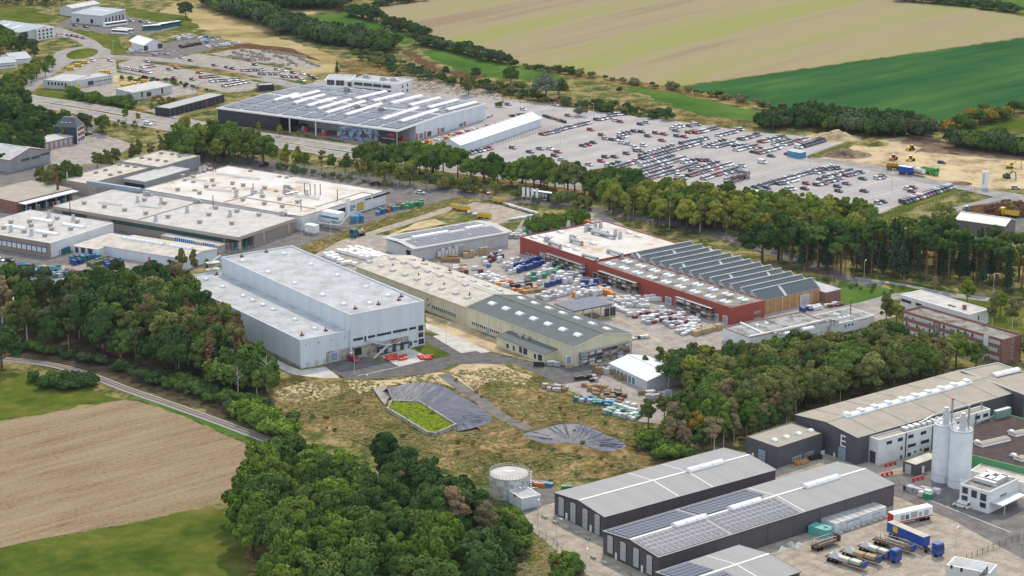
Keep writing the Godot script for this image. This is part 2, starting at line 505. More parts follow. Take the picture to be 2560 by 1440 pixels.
func build_ground() -> void:
	jn.seed = 5
	jn.frequency = 0.03
	var b := MB.new()
	b.quad(Vector3(-2500, 0, 300), Vector3(2500, 0, 300), Vector3(2500, 0, -6000), Vector3(-2500, 0, -6000))
	var g := part(self, "ground", b, M["scrub"])
	g.set_meta("kind", "structure")
	# fields and meadows
	sheet("stubble_field", [[-60, 1063], [0, 1052], [100, 1038], [310, 1000], [345, 1003], [480, 1050], [636, 1120], [720, 1160], [700, 1240], [580, 1252], [400, 1290], [200, 1330], [-60, 1382]], 0.03, "straw", 0.8, -0.72)
	sheet("meadow", [[-80, 925], [60, 935], [110, 962], [230, 972], [312, 999], [100, 1037], [-80, 1066]], 0.025, "meadow", 2.0)
	sheet("meadow", [[-80, 1386], [200, 1333], [400, 1293], [530, 1268], [570, 1290], [612, 1350], [640, 1460], [-80, 1460]], 0.025, "meadow", 2.0)
	sheet("meadow", [[318, 998], [352, 1000], [480, 1046], [650, 1118], [680, 1112], [560, 1066], [430, 1020], [340, 988]], 0.02, "lush", 1.0)
	sheet("striped_field", [[868, 31], [940, 18], [1080, -14], [2200, -14], [2560, 42], [2640, 55], [2640, 82], [2560, 93], [1690, 216], [1560, 200], [1440, 180], [1290, 158], [1210, 138], [1100, 108], [1045, 88], [1000, 72]], 0.03, "striped", 1.5, -0.95)
	sheet("crop_field", [[1700, 217], [2640, 84], [2640, 245], [2440, 280], [2360, 318], [2250, 325], [2080, 292], [1880, 255], [1740, 225]], 0.035, "crop", 1.0, -0.75)
	sheet("meadow", [[1430, 205], [1530, 196], [1700, 236], [1900, 280], [2070, 302], [2000, 316], [1900, 305], [1760, 290], [1640, 250], [1560, 215]], 0.025, "lush", 2.0)
	sheet("meadow", [[1052, 126], [1110, 120], [1250, 153], [1440, 196], [1380, 210], [1280, 196], [1180, 192], [1090, 152]], 0.025, "lush", 2.5)
	sheet("meadow", [[735, 45], [885, 28], [930, 50], [1042, 100], [1010, 112], [900, 86], [760, 72]], 0.025, "lush", 2.5)
	sheet("meadow", [[-40, 18], [40, 16], [155, 44], [110, 57], [-40, 56]], 0.025, "meadow", 2.0)
	sheet("meadow", [[300, 22], [470, 40], [500, 70], [400, 80], [320, 45]], 0.025, "meadow", 2.0)
	sheet("meadow", [[2385, 320], [2640, 280], [2640, 332], [2420, 327]], 0.03, "meadow", 1.0)
	sheet("meadow", [[2210, -14], [2640, -14], [2640, 36], [2400, 14]], 0.03, "lush", 1.0)
	sheet("dry_hillside", [[400, 28], [480, -14], [860, -14], [880, 20], [740, 40], [690, 90], [830, 138], [860, 190], [780, 190], [600, 112], [470, 62]], 0.02, "hillgrass", 3.0, -0.3)
	sheet("heath", [[1005, 128], [1045, 138], [1100, 172], [1230, 190], [1170, 198], [1060, 172]], 0.028, "heath", 3.0)
	sheet("heath", [[1100, 200], [1260, 215], [1330, 235], [1240, 228]], 0.028, "heath", 4.0)
	sheet("dry_grass", [[840, 150], [960, 158], [1100, 195], [1300, 232], [1500, 262], [1500, 278], [1300, 250], [1050, 228], [860, 192]], 0.022, "dry", 4.0)
	sheet("dry_grass", [[1290, 160], [1440, 184], [1700, 220], [2080, 297], [2060, 303], [1690, 232], [1430, 198]], 0.03, "dry", 1.0)
	sheet("dry_grass", [[1500, 262], [1720, 292], [2100, 340], [2330, 345], [2300, 330], [2050, 318], [1700, 280], [1560, 250]], 0.022, "dry", 2.0)
	# dry land round the basins
	sheet("dry_grass", [[660, 960], [760, 930], [860, 948], [1000, 945], [1120, 925], [1260, 910], [1400, 965], [1480, 1010], [1600, 1060], [1680, 1150], [1640, 1165], [1380, 1215], [1230, 1200], [1100, 1170], [900, 1110], [760, 1075], [680, 1030]], 0.025, "dry", 3.0)
	sheet("sand_patch", [[860, 950], [1000, 948], [1100, 930], [1130, 937], [1190, 980], [1240, 1040], [1215, 1030], [1160, 985], [1110, 960], [960, 964], [900, 985]], 0.04, "sand", 2.0)
	sheet("sand_patch", [[1120, 928], [1150, 912], [1260, 914], [1330, 940], [1310, 965], [1240, 950], [1200, 985], [1160, 955]], 0.04, "sand", 3.0)
	sheet("sand_patch", [[1062, 782], [1150, 808], [1250, 850], [1300, 880], [1430, 915], [1330, 905], [1230, 880], [1130, 838], [1063, 818]], 0.04, "sand", 0.8)
	sheet("sand_patch", [[690, 975], [760, 955], [850, 958], [850, 985], [770, 1010], [700, 1000]], 0.035, "sand", 3.0)
	sheet("sand_patch", zp(5, [330, 340, 560, 230, 700, 200, 800, 235, 480, 290]), 0.04, "sand", 0.8)
	sheet("dry_grass", [[570, 1255], [640, 1235], [700, 1240], [720, 1460], [640, 1460], [612, 1350]], 0.03, "dry", 2.0)
	sheet("dry_grass", [[1290, 1300], [1340, 1330], [1480, 1450], [1300, 1460], [1260, 1360]], 0.03, "dry", 2.0)
	sheet("meadow", [[1235, 1270], [1300, 1290], [1350, 1330], [1380, 1370], [1300, 1460], [1270, 1460], [1320, 1380]], 0.035, "meadow", 2.0)
	sheet("forest_floor", [[0, 720], [420, 700], [600, 850], [700, 940], [700, 1080], [560, 1050], [320, 968], [60, 900], [-60, 890], [-60, 740]], 0.015, "forest_floor", 3.0)
	# storage lot
	sheet("storage_lot", [[1082, 235], [1142, 231], [1337, 255], [1488, 279], [1710, 306], [1850, 326], [1999, 340], [2120, 353], [2015, 391], [2149, 412], [2300, 446], [2428, 469], [2387, 470], [2273, 503], [2187, 539], [2050, 525], [1850, 500], [1650, 462], [1494, 434], [1191, 397], [1100, 385], [1100, 350], [1225, 270]], 0.05, "lot")
	sheet("yard", [[700, 300], [790, 200], [1040, 190], [1240, 230], [1300, 275], [1110, 350], [1110, 385], [980, 372], [760, 335]], 0.045, "concrete")
	sheet("yard", [[590, 265], [700, 232], [840, 205], [700, 290], [560, 285]], 0.042, "concrete")
	strip("service_lane", [[2020, 398], [2149, 414], [2300, 449], [2440, 474], [2600, 500]], 9.0, 0.07, "road_grey")
	sheet("verge", [[2015, 393], [2120, 355], [2130, 360], [2030, 399]], 0.06, "meadow", 0.3)
	sheet("verge", [[2187, 541], [2273, 505], [2387, 472], [2420, 472], [2310, 510], [2210, 552]], 0.055, "meadow", 0.5)
	sheet("building_site", [[2040, 398], [2130, 366], [2190, 350], [2275, 338], [2400, 355], [2640, 398], [2640, 468], [2468, 474], [2369, 455], [2190, 420]], 0.05, "sand", 1.0, -0.6)
	sheet("soil_strip", zp(Y7, [1120, 205, 1700, 280, 2560, 430, 2660, 450, 2660, 520, 2300, 490, 1600, 430, 1250, 400, 1180, 420, 1290, 350, 1000, 290]), 0.06, "soil", 1.5)
	sheet("road_yard", [[2428, 470], [2480, 478], [2640, 500], [2640, 520], [2500, 496], [2420, 478]], 0.06, "road_grey")
	strip("gravel_track", [[2500, 495], [2400, 520], [2340, 545], [2270, 575]], 5.0, 0.06, "road_grey")
	sheet("gravel_yard", [[2400, 520], [2500, 497], [2640, 520], [2640, 600], [2540, 610], [2380, 590]], 0.05, "old_asphalt", 1.0)
	sheet("meadow", [[2500, 500], [2640, 522], [2640, 545], [2530, 520]], 0.06, "meadow", 1.0)
	# carriageways
	var mr := [[30, 236], [57, 241], [240, 268], [430, 304], [650, 338], [850, 369], [1100, 403], [1400, 444], [1670, 482], [1900, 519], [2230, 565]]
	var ml := [[30, 250], [60, 255], [240, 286], [430, 321], [650, 355], [850, 386], [1100, 420], [1400, 460], [1670, 499], [1900, 536], [2230, 585]]
	strip("verge", [[30, 243], [240, 277], [650, 346], [1100, 411], [1670, 490], [2230, 575]], 34.0, 0.03, "dry")
	strip("carriageway", mr, 10.5, 0.06, "road_grey")
	strip("carriageway", ml, 10.5, 0.06, "road_grey")
	for e in [[mr, 4.8], [mr, -4.8], [ml, 4.8], [ml, -4.8]]:
		strip("edge_line", e[0], 0.3, 0.075, "paint", e[1])
	strip("access_road", [[470, 335], [560, 385], [663, 404], [855, 437], [1000, 458], [1100, 471], [1200, 491], [1400, 512], [1560, 538], [1720, 566], [1900, 620], [2100, 690], [2200, 715]], 8.0, 0.065, "old_asphalt")
	strip("service_lane", [[370, 275], [560, 318], [850, 360], [1100, 398]], 5.0, 0.05, "concrete")
	# left works
	sheet("works_yard", [[-60, 480], [150, 425], [480, 372], [700, 412], [980, 462], [1100, 474], [1150, 490], [1000, 532], [850, 580], [740, 618], [560, 650], [430, 690], [300, 700], [-60, 730]], 0.04, "old_asphalt", 0.0)
	sheet("works_yard", [[-60, 700], [300, 640], [400, 660], [300, 720], [-60, 760]], 0.045, "concrete")
	sheet("verge", [[560, 652], [740, 619], [850, 582], [1000, 535], [1155, 488], [1170, 500], [1000, 553], [870, 590], [790, 632], [720, 640]], 0.05, "dry", 0.6)
	sheet("forecourt", zp(Y2, [590, 640, 600, 480, 900, 400, 1010, 270, 1120, 290, 1400, 370, 1600, 440, 1300, 600, 1050, 660, 720, 720]), 0.04, "concrete")
	sheet("works_yard", [[-60, 380], [60, 340], [200, 330], [260, 300], [140, 430], [-60, 480]], 0.035, "old_asphalt")
	# middle works
	sheet("yard", [[780, 640], [850, 602], [925, 588], [1280, 588], [1310, 545], [1500, 530], [1700, 640], [1960, 760], [2130, 770], [2190, 750], [2250, 790], [1900, 860], [1800, 880], [1690, 920], [1680, 960], [1790, 1030], [1700, 1065], [1600, 1055], [1500, 1005], [1380, 962], [1440, 920], [1580, 880], [1300, 760], [1060, 660], [880, 690]], 0.05, "concrete")
	sheet("drive", zp(5, [0, 365, 430, 230, 800, 110, 920, 105, 1000, 75, 1170, 92, 1430, 172, 1400, 192, 1165, 242, 1080, 215, 960, 152, 840, 135, 480, 250, 200, 335, 210, 390, 330, 420, 250, 520, -120, 480]), 0.055, "pale_slab")
	sheet("road", [[820, 922], [866, 947], [965, 946], [1090, 931], [1140, 909], [1290, 911], [1400, 962], [1500, 947], [1520, 912], [1430, 917], [1330, 907], [1228, 883], [1150, 862], [1064, 836], [1064, 858], [1090, 870], [1130, 888], [1080, 900], [1000, 913], [900, 890], [810, 905]], 0.06, "asphalt")
	sheet("dock_apron", zp(X3, [1680, 1010, 2180, 880, 2560, 1060, 2010, 1195]), 0.075, "path_white")
	sheet("footpath", zp(5, [635, 975, 720, 1005, 1120, 1190, 1050, 1200, 640, 1020]), 0.07, "path_white")
	sheet("parking_bays", zp(5, [690, 1075, 800, 1055, 1010, 1185, 900, 1200]), 0.075, "path_white")
	sheet("lawn", zp(5, [545, 1160, 660, 1130, 830, 1215, 690, 1245]), 0.075, "meadow", 0.3)
	sheet("footpath", [[585, 850], [660, 885], [750, 925], [815, 918], [850, 945], [800, 945], [740, 938], [640, 895]], 0.05, "path_white", 0.4)
	strip("gravel_track", [[1108, 935], [1140, 960], [1200, 1000], [1260, 1045], [1330, 1075]], 4.5, 0.06, "old_asphalt")
	sheet("lawn", zp(6, [1180, 660, 1640, 735, 1200, 860, 1160, 800]), 0.055, "lush", 0.6)
	strip("footpath", zp(6, [1300, 640, 1650, 690, 2000, 760, 2300, 800]), 3.0, 0.07, "road_grey")
	strip("road", zp(6, [2300, 800, 1900, 760, 1640, 770, 1400, 830, 1100, 900]), 6.0, 0.075, "road_grey")
	sheet("lawn", [[2180, 690], [2560, 760], [2560, 830], [2400, 800], [2260, 740]], 0.03, "meadow", 1.0)
	# works in the south-east
	sheet("slab_yard", [[1292, 1300], [1350, 1268], [1390, 1255], [1640, 1200], [1850, 1130], [1990, 1135], [2110, 1090], [2300, 1110], [2640, 1230], [2640, 1460], [1480, 1460], [1340, 1335]], 0.05, "pale_slab")
	sheet("road", [[2150, 1205], [2210, 1190], [2300, 1180], [2640, 1270], [2640, 1430], [2560, 1400], [2380, 1300]], 0.065, "old_asphalt")
	sheet("tank_yard", [[1300, 1230], [1380, 1205], [1400, 1260], [1340, 1280], [1290, 1300]], 0.04, "old_asphalt")
	# top-left estate
	sheet("bus_yard", zp(1, [400, 190, 530, 130, 900, 110, 1180, 165, 1340, 200, 1200, 240, 900, 270, 640, 225]), 0.05, "old_asphalt")
	strip("road", zp(1, [150, 700, 260, 600, 400, 500, 520, 430, 600, 400]), 12.0, 0.05, "road_grey")
	strip("road", zp(1, [380, 210, 560, 270, 680, 330, 720, 390, 800, 420, 1000, 430, 1300, 455, 1600, 500, 1900, 570, 2200, 640]), 11.0, 0.055, "road_grey")
	var rc := G(q(1, 612, 400))
	var ring := MB.new()
	var isl := MB.new()
	for i in 36:
		var a := TAU * i / 36
		var c := TAU * (i + 1) / 36
		ring.quad(rc + Vector3(cos(a) * 9, 0.07, sin(a) * 13), rc + Vector3(cos(c) * 9, 0.07, sin(c) * 13), rc + Vector3(cos(c) * 17, 0.07, sin(c) * 27), rc + Vector3(cos(a) * 17, 0.07, sin(a) * 27))
		isl.tri(rc + UP * 0.5, rc + Vector3(cos(c) * 9, 0.12, sin(c) * 20), rc + Vector3(cos(a) * 9, 0.12, sin(a) * 20))
	part(self, "roundabout_road", ring, M["road_grey"]).set_meta("kind", "structure")
	part(self, "roundabout_island", isl, M["meadow"]).set_meta("kind", "structure")
	sheet("car_park", zp(1, [880, 470, 1000, 440, 1300, 500, 1700, 570, 1950, 620, 1880, 670, 1700, 690, 1400, 630, 1100, 570, 900, 530]), 0.045, "concrete")
	sheet("car_park", zp(1, [1250, 440, 1480, 400, 1800, 450, 2330, 560, 2200, 600, 1900, 560, 1600, 490]), 0.045, "concrete")
	sheet("verge", zp(1, [1050, 455, 1250, 470, 1600, 510, 1960, 575, 1940, 588, 1500, 515, 1100, 470]), 0.06, "dry", 0.5)
	sheet("gravel_yard", zp(1, [980, 400, 1200, 330, 1450, 270, 1650, 290, 1770, 325, 1560, 370, 1300, 430, 1050, 430]), 0.045, "old_asphalt", 1.0)
	sheet("gravel_yard", zp(1, [1560, 400, 1800, 360, 2200, 400, 2400, 500, 2250, 520, 1900, 460]), 0.045, "concrete", 1.0)
	sheet("yard", zp(1, [500, 500, 700, 440, 860, 440, 870, 540, 1000, 560, 1180, 600, 1500, 640, 1450, 700, 1200, 740, 900, 740, 640, 690, 450, 600]), 0.045, "concrete")
	sheet("sand_patch", zp(1, [840, 560, 1000, 570, 1180, 600, 1000, 640, 840, 640]), 0.06, "sand", 1.0)
	sheet("verge", zp(1, [230, 680, 480, 660, 900, 760, 1010, 800, 700, 790, 300, 730]), 0.05, "meadow", 1.0)
	sheet("verge", zp(1, [430, 230, 640, 230, 880, 270, 900, 340, 960, 400, 800, 385, 720, 310]), 0.05, "meadow", 1.0)
	sheet("soil_strip", zp(1, [1540, 380, 1850, 320, 2200, 370, 2400, 460, 2150, 400, 1850, 360]), 0.05, "heath", 2.0)
	build_markings()
	build_railway()
	build_basins()

func inside(p: Vector3, poly: PackedVector2Array) -> bool:
	return Geometry2D.is_point_in_polygon(Vector2(p.x, p.z), poly)

func build_markings() -> void:
	var pts := []
	for e in [[1250, 265], [1337, 258], [1488, 282], [1710, 310], [1850, 330], [1999, 344], [2110, 355], [2005, 391], [2140, 418], [2370, 464], [2262, 500], [2185, 535], [2050, 522], [1850, 497], [1650, 459], [1494, 431], [1200, 395], [1150, 375], [1390, 310]]:
		pts.append(Vector2(e[0], e[1]))
	var poly := outline(pts, 0.0)
	var o := G(q(Y6, 200, 960))
	var u := (G(q(Y6, 1400, 660)) - o).normalized()
	var w := u.cross(UP)
	var b := MB.new()
	for r in range(-18, 12):
		for i in range(-120, 220):
			var p := o + w * (r * 16.4) + u * (i * 2.5)
			if not inside(p, poly):
				continue
			b.obox(p + UP * 0.058, w * 4.8, UP * 0.004, u * 0.08)
			b.obox(p + UP * 0.058 + u * 1.25, u * 1.25, UP * 0.0045, w * 0.1)
	var m := part(self, "parking_markings", b, M["paint_faint"])
	tag(m, "white parking bay lines on the big storage lot", "", "", "structure")
	# yellow lines and bays
	var c := MB.new()
	for e in [[5, 2060, 930, 2420, 1130], [5, 2180, 1100, 2330, 1180], [5, 2200, 1030, 2390, 1120]]:
		var a := G(q(e[0], e[1], e[2]))
		var d := G(q(e[0], e[3], e[4]))
		c.bar(a + UP * 0.06, d + UP * 0.06, 0.2, 0.01)
	tag(part(self, "yellow_lane_markings", c, M["yellow"]), "", "", "", "structure")
	var f := MB.new()
	for i in 9:
		var a := G(q(5, 700 + i * 24, 1075 + i * 14))
		var d := G(q(5, 800 + i * 24, 1057 + i * 14))
		f.bar(a + UP * 0.085, d + UP * 0.085, 0.15, 0.01)
	for e in [[8, 1655, 785, 2460, 1105], [Y3, 0, 0, 1, 1], [X3, 1310, 1345, 2000, 1200], [X3, 1455, 1320, 1475, 1346]]:
		f.bar(G(q(e[0], e[1], e[2])) + UP * 0.08, G(q(e[0], e[3], e[4])) + UP * 0.08, 0.2, 0.01)
	tag(part(self, "white_lane_markings", f, M["paint"]), "", "", "", "structure")
	# slab joints of the pale yard
	var j := MB.new()
	var so := G(Vector2(1511, 1345))
	var su := (G(Vector2(1511, 1292)) - G(Vector2(1386, 1232))).normalized()
	var sw := su.cross(UP)
	var area := outline([Vector2(1300, 1300), Vector2(1390, 1260), Vector2(1860, 1170), Vector2(2150, 1205), Vector2(2380, 1300), Vector2(2560, 1400), Vector2(2560, 1440), Vector2(1480, 1440)], 0.0)
	for i in range(-40, 60):
		for k in range(-60, 30):
			var p := so + su * (i * 4.0) + sw * (k * 4.0)
			if inside(p, area):
				if (i * 7 + k * 3) % 5 < 3:
					j.obox(p + UP * 0.06, su * 2.0, UP * 0.003, sw * 0.035)
				if (i + k * 5) % 4 < 2:
					j.obox(p + UP * 0.061, sw * 2.0, UP * 0.003, su * 0.035)
	tag(part(self, "slab_joints", j, M["soil"]), "", "", "", "structure")

func build_railway() -> void:
	var px := [[-60, 893], [40, 901], [130, 913], [220, 937], [320, 975], [430, 1013], [560, 1060], [680, 1106], [722, 1122]]
	strip("rail_ballast", px, 4.2, 0.12, "ballast")
	var p := []
	for e in px:
		p.append(G(Vector2(e[0], e[1])))
	var pts := smooth(p)
	var t := thing("railway_track", "single railway track of two brown rails on grey sleepers beside the tan field", "railway", stand(pts[0]))
	var o: Vector3 = pts[0]
	var acc := 0.0
	var sl := MB.new()
	for s in [-0.75, 0.75]:
		var b := MB.new()
		for i in pts.size() - 1:
			var d: Vector3 = (pts[i + 1] - pts[i]).normalized().cross(UP)
			b.bar(pts[i] - o + d * s + UP * 0.36, pts[i + 1] - o + d * s + UP * 0.36, 0.12, 0.16)
		part(t, "rail", b, M["rail"])
	for i in pts.size() - 1:
		var len: float = pts[i].distance_to(pts[i + 1])
		var dir: Vector3 = (pts[i + 1] - pts[i]).normalized()
		while acc < len:
			sl.obox(pts[i] + dir * acc - o + UP * 0.2, dir.cross(UP) * 1.25, UP * 0.08, dir * 0.16)
			acc += 1.0
		acc -= len
	part(t, "sleepers", sl, M["sleeper"]).set_meta("kind", "stuff")

func bowl(nm: String, label: String, rim: Array, depth: float, flat: float, wrinkles: int, sd: int) -> void:
	# a lined basin: rim raised on a bank, liner falling to the floor, with folds in the sheet
	var c := Vector3.ZERO
	var r := []
	for e in rim:
		r.append(G(e))
	for e in r:
		c += e / r.size()
	var pts := []
	for i in r.size():
		for k in 8:
			pts.append(r[i].cubic_interpolate(r[(i + 1) % r.size()], r[(i - 1 + r.size()) % r.size()], r[(i + 2) % r.size()], k / 8.0))
	var t := thing(nm, label, "basin", stand(c))
	var b := MB.new()
	var nz := FastNoiseLite.new()
	nz.seed = sd
	nz.frequency = 0.12
	var n := pts.size()
	var rings := 14
	var at := func(i: int, k: int) -> Vector3:
		var f := float(k) / rings
		var p: Vector3 = (pts[i % n] - c) * (1.0 - f * (1.0 - flat))
		var y := depth * (1.0 - smoothstep(0.0, 0.85, f)) + 0.12
		y += absf(nz.get_noise_2d((p.x + p.z * 0.4) * 3.0, (p.z - p.x * 0.3) * 0.8)) * 0.4 * (1.0 if k > 0 and k < rings else 0.2)
		return Vector3(p.x, y, p.z)
	for i in n:
		for k in rings:
			b.quad(at.call(i, k), at.call(i + 1, k), at.call(i + 1, k + 1), at.call(i, k + 1))
		b.tri(Vector3(0, 0.15, 0), at.call(i, rings), at.call(i + 1, rings))
	inst(t, "liner", smoothed(b, M["liner"]))
	var e := MB.new()
	for i in n:
		var p0: Vector3 = pts[i] - c
		var p1: Vector3 = pts[(i + 1) % n] - c
		var o0 := p0 + p0.normalized() * 4.5
		var o1 := p1 + p1.normalized() * 4.5
		e.quad(Vector3(o0.x, 0.02, o0.z), Vector3(o1.x, 0.02, o1.z), Vector3(p1.x, depth + 0.25, p1.z), Vector3(p0.x, depth + 0.25, p0.z))
		e.quad(Vector3(p0.x, depth + 0.25, p0.z), Vector3(p1.x, depth + 0.25, p1.z), p1 * 0.99 + UP * (depth - 0.05), p0 * 0.99 + UP * (depth - 0.05))
	part(t, "bank", e, M["dry"])
	if wrinkles > 0:
		var f := MB.new()
		for i in wrinkles:
			var a := rng.randi_range(0, n - 1)
			var s0: Vector3 = (pts[a] - c)
			var k0 := rf(0.92, 0.99)
			var k1 := rf(0.3, 0.6)
			var tw := Basis(UP, rf(-0.3, 0.3))
			var y0 := depth * (1.0 - smoothstep(0.0, 0.85, (1 - k0) / (1 - flat)))
			var y1 := depth * (1.0 - smoothstep(0.0, 0.85, (1 - k1) / (1 - flat)))
			f.tube(s0 * k0 + UP * (y0 + 0.3), tw * (s0 * k1) + UP * (y1 + 0.3), 0.12, 0.08, 6)
		part(t, "liner_folds", f, M["liner"]).set_meta("kind", "stuff")

func build_basins() -> void:
	rng.seed = 77
	foil_slope()
	bowl("lined_basin", "dark crinkled foil lined pond in the brown grass below the yard", zp(7, [1365, 400, 1520, 355, 1640, 325, 1780, 325, 1900, 365, 1990, 410, 2120, 470, 2110, 505, 1990, 532, 1850, 505, 1700, 470, 1560, 475, 1430, 445]), 1.1, 0.35, 26, 2)
	# reed bed in a concrete trough
	var rim := zp(7, [355, 175, 385, 118, 590, 125, 860, 295, 715, 360, 650, 352])
	var w := []
	var c := Vector3.ZERO
	for e in rim:
		w.append(G(e, 1.2) * Vector3(1, 0, 1))
	for e in w:
		c += e / w.size()
	var t := thing("reed_bed", "concrete walled bed of bright green reeds beside the foil lined basin", "basin", stand(c))
	var wl := MB.new()
	for i in w.size():
		var a: Vector3 = w[i] - c
		var d: Vector3 = w[(i + 1) % w.size()] - c
		wl.bar(a + UP * 0.6, d + UP * 0.6, 0.5, 1.2)
		wl.box(a + UP * 0.605, Vector3(0.6, 1.21, 0.6))
	part(t, "wall", wl, M["raw_concrete"])
	var pl := PackedVector2Array()
	for e in w:
		pl.append(Vector2(e.x, e.z))
	var rd := MB.new()
	for i in 9000:
		var k := rng.randi_range(0, w.size() - 1)
		var p: Vector3 = c.lerp(w[k].lerp(w[(k + 1) % w.size()], rng.randf()), sqrt(rng.randf()) * 0.97) - c
		var g := rf(0.8, 1.15)
		var cl := Color(0.2 * g, 0.26 * g, 0.02) if jn.get_noise_2d(p.x * 9, p.z * 9) + rf(-0.15, 0.15) < 0.2 else Color(0.14 * g, 0.2 * g, 0.03)
		var d := Vector3(rf(-1, 1), 0, rf(-1, 1)).normalized()
		var sb := (UP * 0.25 - d.cross(UP)).normalized()
		rd.leaf(p + UP * rf(0.3, 0.75), d.cross(sb), d * 0.3, sb * 0.35, cl)
	var rm := mat("leaf_plain", 1, 1, 1, 0.9)
	rm.vertex_color_use_as_albedo = true
	part(t, "reeds", rd, rm).set_meta("kind", "stuff")
	var bed := MB.new()
	for i in w.size():
		bed.tri(UP * 0.25, w[(i + 1) % w.size()] - c + UP * 0.25, w[i] - c + UP * 0.25)
	part(t, "soil", bed, M["reed"])
	# cobbled inlet at the west end
	var cob := sheet("cobbled_inlet", zp(7, [245, 40, 340, 18, 385, 95, 350, 130, 335, 170, 290, 110]), 0.5, "concrete", 0.5)
	cob.set_meta("kind", "structure")

func along(p: Array, f: float) -> Vector3:
	var x := f * (p.size() - 1)
	var i := mini(int(x), p.size() - 2)
	return p[i].lerp(p[i + 1], x - i)
func foil_slope() -> void:
	var hi := []
	var lo := []
	for e in zp(7, [350, 30, 560, -12, 740, 8, 960, 120, 1118, 235, 1095, 295, 885, 352]):
		hi.append(G(e, [2.2, 2.2, 2.2, 2.2, 2.0, 1.2, 0.4][hi.size()]))
	for e in zp(7, [388, 122, 480, 124, 595, 126, 690, 205, 780, 255, 862, 298, 868, 345]):
		lo.append(G(e, 0.35))
	hi = smooth(hi)
	lo = smooth(lo)
	var c: Vector3 = along(hi, 0.5) * Vector3(1, 0, 1)
	var t := thing("lined_basin", "dark foil lined basin wrapped round the walled reed bed", "basin", stand(c))
	var nz := FastNoiseLite.new()
	nz.seed = 8
	nz.frequency = 0.25
	var b := MB.new()
	var nu := 110
	var nv := 12
	var at := func(i: int, k: int) -> Vector3:
		var p := along(hi, float(i) / nu).lerp(along(lo, float(i) / nu), float(k) / nv)
		p.y += (absf(nz.get_noise_2d(i * 2.6, k * 0.5)) - 0.2) * 0.9 * (0.15 if k == 0 or k == nv else 1.0)
		return p - c
	for i in nu:
		for k in nv:
			b.quad(at.call(i, k + 1), at.call(i + 1, k + 1), at.call(i + 1, k), at.call(i, k))
	inst(t, "liner", smoothed(b, M["liner"]))
	var e := MB.new()
	for i in int(nu * 0.9):
		var p0: Vector3 = at.call(i, 0)
		var p1: Vector3 = at.call(i + 1, 0)
		var mid: Vector3 = along(lo, 0.6) * Vector3(1, 0, 1) - c
		var d0 := (p0 - mid) * Vector3(1, 0, 1)
		var d1 := (p1 - mid) * Vector3(1, 0, 1)
		var o0 := p0 + d0.normalized() * 3.0
		var o1 := p1 + d1.normalized() * 3.0
		e.quad(p0 + UP * 0.05, p1 + UP * 0.05, Vector3(o1.x, 0.02, o1.z), Vector3(o0.x, 0.02, o0.z))
	part(t, "bank", e, M["dry"])

# ---------------------------------------------------------------- buildings
class Fr:
	var n: Node3D
	var o: Vector3
	var u: Vector3
	var z: Vector3
	var L: float
	var D: float
	var h: float
	func loc(p: Vector3) -> Vector3:
		var d := p - o
		return Vector3(d.dot(u), d.y, d.dot(z))
# A, B: pixels of the near facade's top corners, left to right; C: pixel of the corner behind A at the same height
func frame(nm: String, label: String, A: Vector2, B: Vector2, C: Vector2, h: float, group := "") -> Fr:
	var f := Fr.new()
	var a := G(A, h)
	var b := G(B, h)
	var c := G(C, h)
	f.o = Vector3(a.x, 0, a.z)
	f.u = (b - a).normalized()
	f.z = f.u.cross(UP)
	f.L = a.distance_to(b)
	f.D = -(c - a).dot(f.z)
	f.h = h
	f.n = thing(nm, label, "building", Transform3D(Basis(f.u, UP, f.z), f.o), group)
	if f.D < 0:
		print("depth below zero: ", label)
	return f
func at(f: Fr, p: Vector2, h := -1.0) -> Vector3:
	return f.loc(G(p, f.h if h < 0 else h))
func front(f: Fr, p: Vector2, z0 := 0.0) -> Vector3:
	var e := f.loc(eye)
	var d := f.loc(f.o + ray(p))
	return e + d * ((z0 - e.z) / d.z)
func side(f: Fr, p: Vector2, x0: float) -> Vector3:
	var e := f.loc(eye)
	var d := f.loc(f.o + ray(p))
	return e + d * ((x0 - e.x) / d.x)
# walls with a flat roof: wall box, roof slab, parapet coping
func flat(f: Fr, wall: String, roof: String, coping := "trim_white", x0 := 0.0, x1 := -1.0, z0 := 0.0, z1 := 1.0, h := -1.0, lip := 0.35) -> void:
	if x1 < 0: x1 = f.L
	if z1 > 0: z1 = -f.D
	if h < 0: h = f.h
	var w := MB.new()
	var cx := (x0 + x1) / 2
	var cz := (z0 + z1) / 2
	w.box(Vector3(cx, (h - lip) / 2, cz), Vector3(x1 - x0, h - lip, z0 - z1))
	part(f.n, "wall", w, M[wall])
	var r := MB.new()
	r.quad(Vector3(x0 + 0.2, h - lip + 0.03, z0 - 0.2), Vector3(x1 - 0.2, h - lip + 0.03, z0 - 0.2), Vector3(x1 - 0.2, h - lip + 0.03, z1 + 0.2), Vector3(x0 + 0.2, h - lip + 0.03, z1 + 0.2))
	part(f.n, "roof", r, M[roof])
	var c := MB.new()
	var t := 0.3
	c.box(Vector3(cx, h - lip / 2, z0 - t / 2 + 0.02), Vector3(x1 - x0 + 0.04, lip, t))
	c.box(Vector3(cx, h - lip / 2, z1 + t / 2 - 0.02), Vector3(x1 - x0 + 0.04, lip, t))
	c.box(Vector3(x0 + t / 2 - 0.02, h - lip / 2, cz), Vector3(t, lip - 0.004, z0 - z1 - 2 * t + 0.04))
	c.box(Vector3(x1 - t / 2 + 0.02, h - lip / 2, cz), Vector3(t, lip - 0.004, z0 - z1 - 2 * t + 0.04))
	part(f.n, "parapet", c, M[coping])
